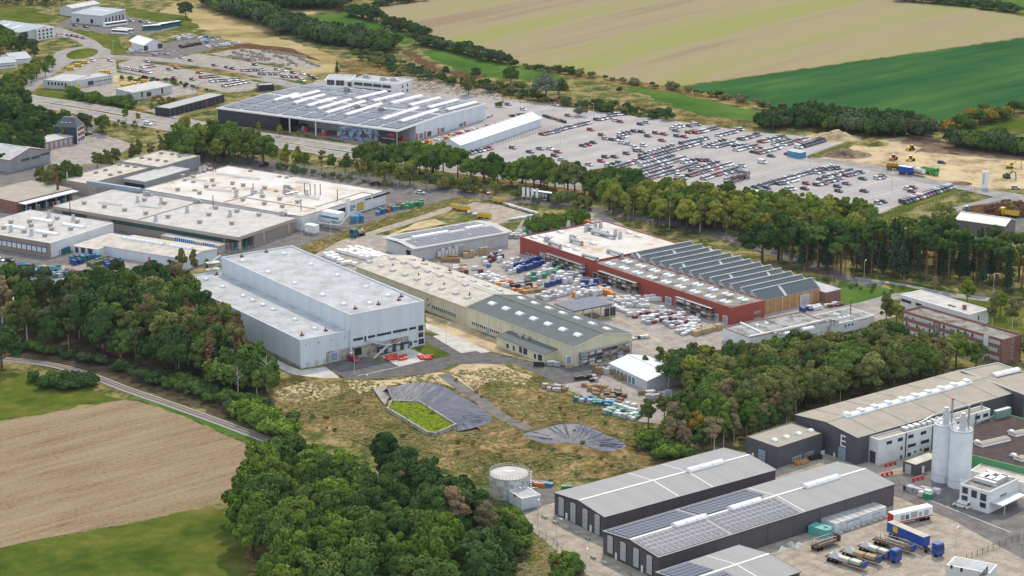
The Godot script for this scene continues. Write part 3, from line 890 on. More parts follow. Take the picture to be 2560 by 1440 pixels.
# gable: ridge along z (dir "z") or x
func gable(f: Fr, wall: String, roof: String, rise: float, dir: String, trim := "trim_white", z0 := 0.0, z1 := 1.0, over := 0.25, ridge_at := 0.5) -> void:
	if z1 > 0: z1 = -f.D
	var w := MB.new()
	var r := MB.new()
	var h := f.h
	var L := f.L
	var ed := MB.new()
	var rd := MB.new()
	if dir == "z":
		var m := L * ridge_at
		w.quad(Vector3(0, 0, z0), Vector3(L, 0, z0), Vector3(L, h, z0), Vector3(0, h, z0))
		w.tri(Vector3(0, h, z0), Vector3(L, h, z0), Vector3(m, h + rise, z0))
		w.quad(Vector3(L, 0, z1), Vector3(0, 0, z1), Vector3(0, h, z1), Vector3(L, h, z1))
		w.tri(Vector3(L, h, z1), Vector3(0, h, z1), Vector3(m, h + rise, z1))
		w.quad(Vector3(0, 0, z1), Vector3(0, 0, z0), Vector3(0, h, z0), Vector3(0, h, z1))
		w.quad(Vector3(L, 0, z0), Vector3(L, 0, z1), Vector3(L, h, z1), Vector3(L, h, z0))
		for s in [0, 1]:
			var x0: float = -over if s == 0 else L + over
			var y0 := h - over * rise / (m if s == 0 else L - m)
			var a := Vector3(x0, y0 + 0.08, z0 + over)
			var b := Vector3(m, h + rise + 0.08, z0 + over)
			var c := Vector3(m, h + rise + 0.08, z1 - over)
			var d := Vector3(x0, y0 + 0.08, z1 - over)
			if s == 0:
				r.quad(a, b, c, d)
			else:
				r.quad(b, a, d, c)
			ed.bar(a - UP * 0.12, b - UP * 0.12, 0.1, 0.3)
			ed.bar(d - UP * 0.12, c - UP * 0.12, 0.1, 0.3)
			ed.bar(a - UP * 0.1, d - UP * 0.1, 0.12, 0.2)
		rd.bar(Vector3(m, h + rise + 0.12, z0), Vector3(m, h + rise + 0.12, z1), 0.6, 0.08)
	else:
		var m := z0 + (z1 - z0) * ridge_at
		w.quad(Vector3(0, 0, z0), Vector3(L, 0, z0), Vector3(L, h, z0), Vector3(0, h, z0))
		w.quad(Vector3(L, 0, z1), Vector3(0, 0, z1), Vector3(0, h, z1), Vector3(L, h, z1))
		w.quad(Vector3(0, 0, z1), Vector3(0, 0, z0), Vector3(0, h, z0), Vector3(0, h, z1))
		w.tri(Vector3(0, h, z1), Vector3(0, h, z0), Vector3(0, h + rise, m))
		w.quad(Vector3(L, 0, z0), Vector3(L, 0, z1), Vector3(L, h, z1), Vector3(L, h, z0))
		w.tri(Vector3(L, h, z0), Vector3(L, h, z1), Vector3(L, h + rise, m))
		for s in [0, 1]:
			var zz: float = z0 + over if s == 0 else z1 - over
			var y0 := h - over * rise / absf(m - (z0 if s == 0 else z1))
			var a := Vector3(-over, y0 + 0.08, zz)
			var b := Vector3(L + over, y0 + 0.08, zz)
			var c := Vector3(L + over, h + rise + 0.08, m)
			var d := Vector3(-over, h + rise + 0.08, m)
			if s == 0:
				r.quad(a, b, c, d)
			else:
				r.quad(b, a, d, c)
			ed.bar(a - UP * 0.12, d - UP * 0.12, 0.1, 0.3)
			ed.bar(b - UP * 0.12, c - UP * 0.12, 0.1, 0.3)
			ed.bar(a - UP * 0.1, b - UP * 0.1, 0.12, 0.2)
		rd.bar(Vector3(0, h + rise + 0.12, m), Vector3(L, h + rise + 0.12, m), 0.6, 0.08)
	part(f.n, "wall", w, M[wall])
	part(f.n, "roof", r, M[roof])
	part(f.n, "roof_trim", ed, M[trim])
	part(f.n, "ridge_cap", rd, M["roof_tan" if roof == "roof_tan" else "roof_slate" if roof == "roof_slate" else "roof_cream" if roof == "roof_cream" else "galv" if roof != "roof_steelx" else "trim_white"])
# a rectangle on a wall: kind of plane "f" (z = at), "l"/"r" (x = at); a, b local corners
func panel(f: Fr, nm: String, pl: String, a: Vector3, b: Vector3, m: String, proud := 0.06, framed := "", parent: Node = null) -> Node:
	var lo := Vector3(minf(a.x, b.x), minf(a.y, b.y), minf(a.z, b.z))
	var hi := Vector3(maxf(a.x, b.x), maxf(a.y, b.y), maxf(a.z, b.z))
	lo.y = maxf(lo.y, 0.02)
	var mid := (lo + hi) / 2
	var s := hi - lo
	var pr: Node = parent if parent else f.n
	var out := Vector3(0, 0, 1) if pl == "f" else Vector3(-1, 0, 0) if pl == "l" else Vector3(1, 0, 0)
	var thick := Vector3(0, 0, proud) if pl == "f" else Vector3(proud, 0, 0)
	var flat_s := Vector3(s.x, s.y, 0) if pl == "f" else Vector3(0, s.y, s.z)
	var m0 := mid
	if framed:
		var fr := MB.new()
		var ax := Vector3(1, 0, 0) if pl == "f" else Vector3(0, 0, 1)
		var wd := s.x if pl == "f" else s.z
		var t := clampf(wd * 0.08, 0.05, 0.14)
		var dp := out * (proud / 2 + 0.03)
		for k in [-1.0, 1.0]:
			fr.obox(ax * (wd / 2 - t / 2) * k + dp, ax * t / 2, UP * s.y / 2, out * (proud / 2 + 0.03))
			fr.obox(UP * (s.y / 2 - t / 2) * k + dp, ax * (wd / 2 - t), UP * t / 2, out * (proud / 2 + 0.028))
		var o := inst(pr, nm, fr.mesh(M[framed]), null, Transform3D(Basis(), m0))
		inst(o, "pane", ubox, M[m], Transform3D(Basis.from_scale(flat_s - Vector3(t, t, 0) * (1.0 if pl == "f" else 0.0) - Vector3(0, t, t) * (0.0 if pl == "f" else 1.0) + thick), out * proud / 2))
		return o
	return bx(pr, nm, m0 + out * proud / 2, flat_s + thick, M[m])
# a row of n equal pieces between pixel a (lower left) and b (upper right) of a wall
func row(f: Fr, nm: String, pl: String, a: Vector2, b: Vector2, n: int, m: String, gap := 0.15, framed := "", pos := 0.0, proud := 0.06) -> void:
	var p := front(f, a, pos) if pl == "f" else side(f, a, pos)
	var r := front(f, b, pos) if pl == "f" else side(f, b, pos)
	for i in n:
		var t0 := (i + gap / 2) / n
		var t1 := (i + 1 - gap / 2) / n
		var c0 := Vector3(lerpf(p.x, r.x, t0), p.y, lerpf(p.z, r.z, t0))
		var c1 := Vector3(lerpf(p.x, r.x, t1), r.y, lerpf(p.z, r.z, t1))
		panel(f, nm, pl, c0, c1, m, proud, framed)
# domed rooflight on a kerb
func dome(f: Fr, p: Vector3, sx: float, sz: float, m := "dome", slope := 0.0, nm := "rooflight", hi := 0.45) -> void:
	var k := "%s %.1f %.1f %.1f" % [m, sx, sz, hi]
	if not proto.has(k):
		var b := MB.new()
		b.box(Vector3(0, 0.15, 0), Vector3(sx, 0.3, sz))
		var n := 6
		for i in n:
			var a0 := PI * i / n
			var a1 := PI * (i + 1) / n
			var q0 := Vector3(-cos(a0) * sx * 0.46, 0.3 + sin(a0) * hi, 0)
			var q1 := Vector3(-cos(a1) * sx * 0.46, 0.3 + sin(a1) * hi, 0)
			var e := Vector3(0, 0, sz * 0.46)
			b.quad(q0 + e, q1 + e, q1 - e, q0 - e)
			b.tri(Vector3(0, 0.3, 0) + e, q1 + e, q0 + e)
			b.tri(Vector3(0, 0.3, 0) - e, q0 - e, q1 - e)
		proto[k] = b.mesh(M[m])
	inst(f.n, nm, proto[k], null, Transform3D(Basis(Vector3(0, 0, 1), slope), p))
func vent(f: Fr, p: Vector3, kind := 0) -> void:
	var k := "vent%d" % kind
	if not proto.has(k):
		var b := MB.new()
		if kind == 0:      # small stack with a cap
			b.box(Vector3(0, 0.2, 0), Vector3(1.0, 0.4, 1.0))
			b.tube(Vector3(0, 0.4, 0), Vector3(0, 1.1, 0), 0.22, 0.22)
			b.tube(Vector3(0, 1.1, 0), Vector3(0, 1.25, 0), 0.36, 0.2)
			b.tube(Vector3(0.7, 0, 0.3), Vector3(0.7, 0.7, 0.3), 0.12, 0.12)
		elif kind == 1:    # box ventilator
			b.box(Vector3(0, 0.35, 0), Vector3(1.3, 0.7, 1.3))
			b.box(Vector3(0, 0.95, 0), Vector3(1.9, 0.5, 1.5))
		elif kind == 2:    # turret
			b.box(Vector3(0, 0.7, 0), Vector3(1.2, 1.4, 1.2))
			b.tube(Vector3(0, 1.4, 0), Vector3(0, 2.4, 0), 0.65, 0.65, 10)
			b.tube(Vector3(0, 2.45, 0), Vector3(0, 2.6, 0), 0.85, 0.3, 10)
		elif kind == 3:    # thin pipe
			b.tube(Vector3(0, 0, 0), Vector3(0, 4.5, 0), 0.18, 0.18)
			b.tube(Vector3(0, 4.5, 0), Vector3(0, 4.8, 0), 0.3, 0.1)
		elif kind == 4:    # low round fan
			b.tube(Vector3(0, 0, 0), Vector3(0, 0.4, 0), 1.1, 1.1, 12)
			b.tube(Vector3(0, 0.4, 0), Vector3(0, 0.6, 0), 0.9, 0.4, 12)
		else:              # air unit
			b.box(Vector3(0, 0.8, 0), Vector3(3.0, 1.6, 1.8))
			b.box(Vector3(0, 1.7, 0.2), Vector3(1.6, 0.4, 1.0))
			b.tube(Vector3(1.5, 0.9, 0), Vector3(3.4, 0.6, 0), 0.4, 0.4)
		proto[k] = b.mesh(M[["rust", "fascia", "galv", "rust", "fascia", "steel"][kind]])
	inst(f.n, ["vent", "ventilator", "vent_turret", "vent_pipe", "roof_fan", "air_unit"][kind], proto[k], null, Transform3D(Basis(), p))
func domes(f: Fr, sec: int, a: Array, h: float, sx := 1.8, sz := 1.8, m := "dome", slope := 0.0) -> void:
	for i in range(0, a.size(), 2):
		dome(f, at(f, q(sec, a[i], a[i + 1]), h), sx, sz, m, slope)
func vents(f: Fr, sec: int, a: Array, h: float, kind := 0) -> void:
	for i in range(0, a.size(), 2):
		vent(f, at(f, q(sec, a[i], a[i + 1]), h), kind)
func tubes(f: Fr, nm: String, pts: Array, r: float, m: String) -> void:
	var b := MB.new()
	for i in pts.size() - 1:
		b.tube(pts[i], pts[i + 1], r, r, 8)
	part(f.n, nm, b, M[m])
# grid of single solar panels on a plane given by origin and two edge vectors
func panels(f: Fr, o: Vector3, a: Vector3, b: Vector3, na: int, nb: int, skip := 0.0) -> void:
	var k := "solar_panel"
	if not proto.has(k):
		var m := ArrayMesh.new()
		var p := MB.new()
		p.box(Vector3.ZERO, Vector3(1, 0.04, 1))
		p.mesh(M["solar_frame"], m)
		var g := MB.new()
		for i in [-1, 1]:
			g.box(Vector3(i * 0.24, 0.015, 0), Vector3(0.44, 0.04, 0.92))
		g.mesh(M["solar"], m)
		proto[k] = m
	var n := a.cross(b).normalized()
	if n.y < 0: n = -n
	for i in na:
		for j in nb:
			if rng.randf() < skip: continue
			var c := o + a * (i + 0.5) / na + b * (j + 0.5) / nb + n * 0.15
			inst(f.n, "solar_panel", proto[k], null, Transform3D(Basis(a / na * 0.96, n, b / nb * 0.96), c))
# the same as one joined part, where the single panels are too small to tell apart
func panel_field(f: Fr, o: Vector3, a: Vector3, b: Vector3, na: int, nb: int, skip := 0.0) -> void:
	var m := MB.new()
	var n := a.cross(b).normalized()
	if n.y < 0: n = -n
	for i in na:
		for j in nb:
			if rng.randf() < skip: continue
			m.obox(o + a * (i + 0.5) / na + b * (j + 0.5) / nb + n * 0.18, a / na * 0.47, n * 0.03, b / nb * -0.44)
	part(f.n, "solar_array", m, M["solar"]).set_meta("kind", "stuff")
# barrel rooflight strip between two local points
func barrel(f: Fr, p: Vector3, r: Vector3, w: float, hi: float, bars := 0, m := "dome") -> void:
	var ax := (r - p).normalized()
	var s := ax.cross(UP).normalized()
	var b := MB.new()
	var kerb := MB.new()
	kerb.bar(p + UP * 0.15, r + UP * 0.15, w + 0.3, 0.5)
	var n := 8
	for i in n:
		var a0 := PI * i / n
		var a1 := PI * (i + 1) / n
		var q0 := -s * cos(a0) * w / 2 + UP * (0.4 + sin(a0) * hi)
		var q1 := -s * cos(a1) * w / 2 + UP * (0.4 + sin(a1) * hi)
		b.quad(p + q0, p + q1, r + q1, r + q0)
		b.tri(p + UP * 0.4, p + q0, p + q1)
		b.tri(r + UP * 0.4, r + q1, r + q0)
	var o := part(f.n, "rooflight", b, M[m])
	part(o, "kerb", kerb, M["trim_white"])
	if bars:
		var c := MB.new()
		for i in bars + 1:
			var t := p.lerp(r, float(i) / bars)
			c.box(t + UP * (0.42 + hi), Vector3(0.25, 0.06, 0.25))
			for e in n:
				var a0 := PI * e / n
				var a1 := PI * (e + 1) / n
				c.bar(t - s * cos(a0) * (w / 2 + 0.05) + UP * (0.4 + sin(a0) * (hi + 0.05)), t - s * cos(a1) * (w / 2 + 0.05) + UP * (0.4 + sin(a1) * (hi + 0.05)), 0.12, 0.08)
		part(o, "glazing_bars", c, M["galv"])

func build_white_hall() -> void:
	var f := frame("warehouse", "tall white metal warehouse with stepped flat roof and four loading docks", q(5, 75, 912), q(5, 627, 808), q(4, 1605, 490), 16.0)
	flat(f, "clad_white", "roof_clean", "clad_white", 0.0, -1.0, 0.0, 1.0, 16.0, 0.6)
	var lo := at(f, q(4, 2232, 1100), 10.2)
	var lc := at(f, q(4, 1270, 645), 10.2)
	flat(f, "clad_white", "roof_clean", "clad_white", lo.x, -0.01, lo.z, lc.z, 10.2, 0.5)
	var z0 := lo.z
	for e in [[1232, 762, 1395, 690, 4], [1420, 762, 1450, 672, 1], [1482, 712, 1600, 650, 3], [1630, 682, 1872, 597, 6], [1903, 628, 2145, 540, 6], [2175, 573, 2288, 512, 3], [2330, 590, 2412, 485, 2], [2330, 700, 2412, 605, 2], [2335, 815, 2425, 710, 2], [2255, 785, 2308, 745, 2]]:
		row(f, "window", "f", q(X3, e[0], e[1]), q(X3, e[2], e[3]), e[4], "glass", 0.1, "trim_dark")
	# raw concrete plinth round the gates and docks
	var p0 := front(f, q(X3, 1385, 1010))
	var p1 := front(f, q(X3, 2165, 670))
	panel(f, "concrete_panel", "f", Vector3(front(f, q(X3, 1540, 900)).x, 0, 0), p1, "raw_concrete", 0.05)
	panel(f, "concrete_panel", "f", Vector3(0.5, 0, 0), Vector3(front(f, q(X3, 1540, 900)).x, front(f, q(X3, 1390, 830)).y, 0), "raw_concrete", 0.05)
	panel(f, "concrete_panel", "f", Vector3(front(f, q(X3, 780, 1100), z0).x, 0, z0), Vector3(-0.1, front(f, q(X3, 1100, 880), z0).y, z0), "raw_concrete", 0.06)
	panel(f, "roller_gate", "f", front(f, q(X3, 838, 1110), z0), front(f, q(X3, 972, 930), z0), "roller_blue", 0.12, "trim_white")
	panel(f, "open_gate", "f", front(f, q(X3, 1243, 1015)), front(f, q(X3, 1378, 850)), "inside", 0.1, "raw_concrete")
	for e in [[443, 1205, 487, 1115], [592, 1175, 632, 1085], [728, 1150, 768, 1060]]:
		panel(f, "door", "f", front(f, q(X3, e[0], e[1]), z0), front(f, q(X3, e[2], e[3]), z0), "clad_grey", 0.08, "galv")
	panel(f, "door", "f", front(f, q(X3, 2188, 840)), front(f, q(X3, 2218, 760)), "glass", 0.08, "trim_dark")
	for e in [[1635, 975, 1757, 815], [1775, 950, 1895, 785], [1912, 925, 2030, 765], [2045, 905, 2165, 735]]:
		var a := front(f, q(X3, e[0], e[1]))
		var b := front(f, q(X3, e[2], e[3]))
		var o := panel(f, "dock_shelter", "f", a, b, "trim_dark", 0.5)
		var w := b.x - a.x
		panel(f, "dock_door", "f", Vector3(a.x + w * 0.25, a.y, 0.5), Vector3(b.x - w * 0.18, a.y + (b.y - a.y) * 0.6, 0.5), "roller", 0.06)
		panel(f, "dock_rim", "f", Vector3(a.x, b.y - 0.25, 0.5), Vector3(b.x, b.y, 0.5), "galv", 0.1)
	var st := MB.new()
	var top := front(f, q(X3, 1450, 770), 1.2)
	var bot := front(f, q(X3, 1600, 1050), 6.0)
	for s in [-0.6, 0.6]:
		st.bar(Vector3(top.x + 0.5, top.y, 1.0 + s), Vector3(top.x + 7.0, 3.6, 1.6 + s), 0.15, 0.3)
		st.bar(Vector3(top.x + 0.5, top.y + 1.0, 1.0 + s), Vector3(top.x + 7.0, 4.6, 1.6 + s), 0.06, 0.06)
	for i in 12:
		st.box(Vector3(top.x + 0.8 + i * 0.53, top.y - i * (top.y - 3.6) / 12.0, 1.05 + i * 0.05), Vector3(0.3, 0.05, 1.2))
	st.box(Vector3(top.x + 8.0, 3.5, 2.2), Vector3(2.4, 0.15, 2.4))
	for i in 4:
		st.tube(Vector3(top.x + 7.0 + (i % 2) * 2.1, 0, 1.2 + (i / 2) * 2.0), Vector3(top.x + 7.0 + (i % 2) * 2.1, 4.5, 1.2 + (i / 2) * 2.0), 0.07, 0.07, 6)
	st.bar(Vector3(top.x + 7.0, 3.5, 3.4), Vector3(top.x + 1.5, 0.2, 3.6), 1.1, 0.2)
	part(f.n, "steel_stair", st, M["galv"])
	for i in 5:
		panel(f, "camera_box", "f", Vector3(lo.x + 2 + i * 5, 8.0, z0), Vector3(lo.x + 2.3 + i * 5, 8.2, z0), "trim_dark", 0.3)
	domes(f, 4, [1810, 517, 2118, 462, 2315, 543, 2000, 600, 2515, 624, 2198, 681, 2405, 770], 15.45)
	domes(f, 5, [198, 710, 360, 775, 225, 832, 33, 838], 15.45)
	vents(f, 4, [1797, 485, 1980, 450], 15.4)
	vents(f, 5, [285, 840, 112, 872, 437, 808, 455, 782], 15.4)
	domes(f, 4, [1537, 652, 1660, 710, 1813, 778, 1885, 811, 1960, 845, 2035, 878, 2200, 953, 2345, 1020], 9.75)
	vents(f, 4, [1447, 650, 1610, 618, 2245, 1070, 2423, 1035], 9.7)
	# base kerb along the west side and roof seams
	panel(f, "plinth", "l", Vector3(lo.x, 0, lc.z), Vector3(lo.x, 0.9, z0), "raw_concrete", 0.08)
	var sm := MB.new()
	for i in 9:
		var z := -f.D * (i + 0.5) / 9.0
		sm.box(Vector3(f.L / 2, 15.44, z), Vector3(f.L - 0.8, 0.03, 0.08))
		sm.box(Vector3((lo.x - 0.01) / 2, 9.74, z), Vector3(-lo.x - 0.8, 0.03, 0.08))
	for i in 3:
		sm.box(Vector3(f.L * (i + 1) / 4.0, 15.442, -f.D / 2), Vector3(0.08, 0.03, f.D - 0.8))
	part(f.n, "roof_seams", sm, M["galv"])
	# rear steel stair tower
	var tw := MB.new()
	var tx := at(f, q(4, 1590, 600), 8.0)
	for y in 6:
		tw.box(Vector3(lo.x + 18.0, y * 2.6, lc.z - 2.5), Vector3(5.0, 0.12, 3.0))
		tw.bar(Vector3(lo.x + 15.5, y * 2.6, lc.z - 1.2), Vector3(lo.x + 20.5, y * 2.6 + 2.6, lc.z - 1.2), 0.9, 0.15)
	for i in 4:
		tw.tube(Vector3(lo.x + 15.5 + (i % 2) * 5.0, 0, lc.z - 1.0 - (i / 2) * 3.0), Vector3(lo.x + 15.5 + (i % 2) * 5.0, 16, lc.z - 1.0 - (i / 2) * 3.0), 0.1, 0.1, 6)
	part(f.n, "stair_tower", tw, M["galv"])

func build_beige_hall() -> void:
	var A := Vector2(1434.5, 868)
	var B := Vector2(1580.6, 834)
	var f := frame("production_hall", "long cream hall with dark corrugated roof and white rooflights beside the sandy strip", A, B, q(5, 965, 850), 7.0)
	gable(f, "clad_cream", "roof_slate", 2.4, "z", "clad_cream")
	var sl := atan2(2.4, f.L / 2)
	for e in [[1147, 832], [1248, 870], [1350, 908], [1450, 946], [1555, 986], [1662, 1027], [1770, 1068]]:
		var p := at(f, q(5, e[0], e[1]), 8.3)
		dome(f, Vector3(f.L * 0.27, 7.0 + 2.4 * 0.54, p.z), 2.4, 3.0, "dome", sl)
	for e in [[1363, 792], [1463, 827], [1567, 865], [1668, 902], [1775, 941], [1883, 981], [1990, 1021]]:
		var p := at(f, q(5, e[0], e[1]), 8.3)
		dome(f, Vector3(f.L * 0.76, 7.0 + 2.4 * 0.48, p.z), 2.4, 3.0, "dome", -sl)
	row(f, "window", "l", q(5, 980, 985), q(5, 1190, 1040), 14, "glass", 0.15, "trim_white")
	panel(f, "door", "l", side(f, q(5, 1096, 1062), 0), side(f, q(5, 1110, 1015), 0), "goods_sky", 0.08, "trim_white")
	panel(f, "gate", "f", front(f, q(5, 1682, 1290)), front(f, q(5, 1720, 1215)), "roller_blue", 0.08, "trim_white")
	# wall joints
	for i in 9:
		panel(f, "wall_joint", "l", Vector3(0, 0, -f.D * i / 9.0), Vector3(0, 6.8, -f.D * i / 9.0 + 0.12), "fascia", 0.04)
	# goods rack against the gable
	var a := front(f, q(5, 1800, 1300), 1.6)
	var b := front(f, q(5, 2170, 1145), 1.6)
	shelf_rack(f, a.x, b.x, 1.6, 4.6, 4)
	var g := frame("production_hall", "long beige hall with pale roof and rows of dull domes beside the white warehouse", q(5, 965, 850), q(5, 1390, 768), q(5, 160, 545), 7.0)
	g.u = f.u; g.z = f.z; g.L = f.L
	var o2 := f.o - f.z * (f.D + 0.05)
	g.D = -(f.loc(G(q(5, 160, 545), 7.0)).z) - f.D
	g.o = o2
	g.n.transform = Transform3D(Basis(g.u, UP, g.z), g.o)
	gable(g, "clad_beige", "roof_cream", 2.4, "z", "clad_beige")
	var rows := [[280, 507, 363, 540, 447, 572, 535, 606, 625, 638, 712, 672, 805, 708, 905, 744, 992, 778], [466, 503, 552, 535, 640, 568, 728, 600, 818, 633, 1010, 700], [570, 500, 657, 532, 744, 565, 834, 597, 924, 630, 1018, 662, 1113, 698, 1210, 732]]
	for k in 3:
		var fx: float = [0.2, 0.47, 0.76][k]
		for i in range(0, rows[k].size(), 2):
			var p := at(g, q(5, rows[k][i], rows[k][i + 1]), 8.2)
			dome(g, Vector3(g.L * fx, 7.0 + 2.4 * (1.0 - absf(fx - 0.5) * 2.0), p.z), 2.0, 2.4, "dome_dull", sl * (1 if k < 2 else -1))
	for e in [[395, 555], [585, 625], [775, 695], [965, 770], [815, 585], [620, 510]]:
		var p := at(g, q(5, e[0], e[1]), 8.2)
		vent(g, Vector3(p.x, 8.1, p.z), 0)
	barrel(g, Vector3(g.L * 0.62, 8.9, at(g, q(5, 880, 660), 9).z), Vector3(g.L * 0.62, 8.9, at(g, q(5, 1180, 770), 9).z), 1.2, 0.2, 0, "dome_dull")
	row(g, "window", "l", q(5, 685, 870), q(5, 865, 905), 12, "glass", 0.15, "trim_white")
	for i in 10:
		panel(g, "wall_joint", "l", Vector3(0, 0, -g.D * i / 10.0), Vector3(0, 6.8, -g.D * i / 10.0 + 0.12), "fascia", 0.04)
	for e in [[650, 805], [665, 840], [652, 850]]:
		var p := side(g, q(5, e[0], e[1]), 0)
		panel(g, "wall_vent", "l", p, p + Vector3(0, 0.7, 0.6), "trim_dark", 0.15)
	# low annex on the sandy side
	var n := frame("low_annex", "low cream annex with dark mono-pitch roof against the dark-roofed hall", q(5, 1165, 1075), q(5, 1525, 1210), q(5, 1262, 1036), 3.3)
	mono(n, "clad_cream", "roof_slate", 1.1, "clad_cream")
	for e in [[1235, 1160, 1262, 1130], [1285, 1180, 1305, 1145], [1330, 1195, 1360, 1150], [1360, 1205, 1400, 1165], [1440, 1240, 1465, 1205], [1470, 1252, 1510, 1215]]:
		row(n, "window", "f", q(5, e[0], e[1]), q(5, e[2], e[3]), 1, "glass", 0.1, "trim_white")
	vents(n, 5, [1350, 1085, 1395, 1100], 3.9, 1)

func mono(f: Fr, wall: String, roof: String, rise: float, trim: String) -> void:
	var w := MB.new()
	var L := f.L
	var D := f.D
	var h := f.h
	w.quad(Vector3(0, 0, 0), Vector3(L, 0, 0), Vector3(L, h, 0), Vector3(0, h, 0))
	w.quad(Vector3(L, 0, -D), Vector3(0, 0, -D), Vector3(0, h + rise, -D), Vector3(L, h + rise, -D))
	w.quad(Vector3(0, 0, -D), Vector3(0, 0, 0), Vector3(0, h, 0), Vector3(0, h + rise, -D))
	w.quad(Vector3(L, 0, 0), Vector3(L, 0, -D), Vector3(L, h + rise, -D), Vector3(L, h, 0))
	part(f.n, "wall", w, M[wall])
	var r := MB.new()
	r.obox(Vector3(L / 2, h + rise / 2 + 0.1, -D / 2), Vector3(L / 2 + 0.3, 0, 0), Vector3(0, 0.08, 0), Vector3(0, -rise / 2, D / 2 + 0.3))
	part(f.n, "roof", r, M[roof])
	var t := MB.new()
	t.bar(Vector3(-0.3, h - 0.1, 0.32), Vector3(L + 0.3, h - 0.1, 0.32), 0.12, 0.2)
	part(f.n, "gutter", t, M[trim])

func shelf_rack(f: Fr, x0: float, x1: float, depth: float, h: float, levels: int) -> void:
	var b := MB.new()
	var n := int((x1 - x0) / 2.8)
	for i in n + 1:
		var x := lerpf(x0, x1, float(i) / n)
		for z in [0.15, depth]:
			b.box(Vector3(x, h / 2, z), Vector3(0.12, h, 0.12))
	for l in levels + 1:
		b.box(Vector3((x0 + x1) / 2, 0.1 + l * h / levels, depth), Vector3(x1 - x0, 0.12, 0.1))
		b.box(Vector3((x0 + x1) / 2, 0.1 + l * h / levels, depth * 0.55), Vector3(x1 - x0, 0.06, depth))
	part(f.n, "rack", b, M["steel"])
	var mats := ["wrap", "goods_grey", "wood_pale", "goods_black", "wrap", "goods_maroon"]
	for i in n:
		for l in levels:
			if rng.randf() < 0.2: continue
			var w := (x1 - x0) / n
			bx(f.n, "stored_goods", Vector3(lerpf(x0, x1, (i + 0.5) / n), 0.16 + l * h / levels + 0.42, depth * 0.55), Vector3(w * rf(0.6, 0.85), 0.75, depth * 0.7), M[mats[rng.randi() % 6]])

func build_solar_hall() -> void:
	var f := frame("storage_hall", "grey hall with white edged solar roof between the drive and the goods yard", q(5, 545, 418), q(5, 1280, 290), q(5, 320, 330), 6.2)
	var w := MB.new()
	w.box(Vector3(f.L / 2, 2.95, -f.D / 2), Vector3(f.L - 2.4, 5.9, f.D - 2.0))
	part(f.n, "wall", w, M["clad_grey"])
	var r := MB.new()
	r.quad(Vector3(0, 6.0, 0), Vector3(f.L, 6.0, 0), Vector3(f.L, 6.9, -f.D / 2), Vector3(0, 6.9, -f.D / 2))
	r.quad(Vector3(0, 6.9, -f.D / 2), Vector3(f.L, 6.9, -f.D / 2), Vector3(f.L, 6.0, -f.D), Vector3(0, 6.0, -f.D))
	r.quad(Vector3(0, 5.6, -f.D), Vector3(f.L, 5.6, -f.D), Vector3(f.L, 5.6, 0), Vector3(0, 5.6, 0))
	part(f.n, "roof", r, M["roof_white"])
	var t := MB.new()
	t.bar(Vector3(0, 5.85, 0), Vector3(f.L, 5.85, 0), 0.2, 0.5)
	t.bar(Vector3(0, 5.85, -f.D), Vector3(f.L, 5.85, -f.D), 0.2, 0.5)
	for x in [0.0, f.L]:
		t.bar(Vector3(x, 5.85, 0), Vector3(x, 6.75, -f.D / 2), 0.2, 0.5)
		t.bar(Vector3(x, 6.75, -f.D / 2), Vector3(x, 5.85, -f.D), 0.2, 0.5)
	part(f.n, "fascia", t, M["trim_white"])
	var s0 := Vector3(2.5, 6.05, -1.2)
	panels(f, s0, Vector3(f.L - 6, 0, 0), Vector3(0, 0.72, -f.D / 2 + 3.0), 32, 5, 0.03)
	panels(f, Vector3(2.5, 6.8, -f.D / 2 - 2.4), Vector3(f.L - 6, 0, 0), Vector3(0, -0.72, -f.D / 2 + 4.0), 32, 4, 0.06)
	barrel(f, Vector3(f.L * 0.14, 6.85, -f.D / 2), Vector3(f.L * 0.5, 6.85, -f.D / 2), 1.8, 0.5, 8)
	barrel(f, Vector3(f.L * 0.68, 6.85, -f.D / 2), Vector3(f.L * 0.86, 6.85, -f.D / 2), 1.8, 0.5, 4)
	var z := -1.0
	for e in [[870, 455, 930, 385], [1090, 415, 1150, 340]]:
		panel(f, "roller_gate", "f", front(f, q(5, e[0], e[1]), z), front(f, q(5, e[2], e[3]), z), "roller", 0.15, "trim_white")
	panel(f, "open_gate", "l", Vector3(1.2, 0, -7), Vector3(1.2, 4.2, -3.5), "inside", 0.1, "galv")
	for i in 12:
		panel(f, "wall_post", "f", Vector3(1.3 + i * (f.L - 2.7) / 11.0, 0, z), Vector3(1.5 + i * (f.L - 2.7) / 11.0, 5.5, z), "galv", 0.08)
	for i in 6:
		bx(f.n, "stored_goods", Vector3(12 + i * 1.6, 1.6 + (i % 2) * 0.5, 0.4), Vector3(1.2, 3.2 + (i % 2), 1.0), M["wrap"])

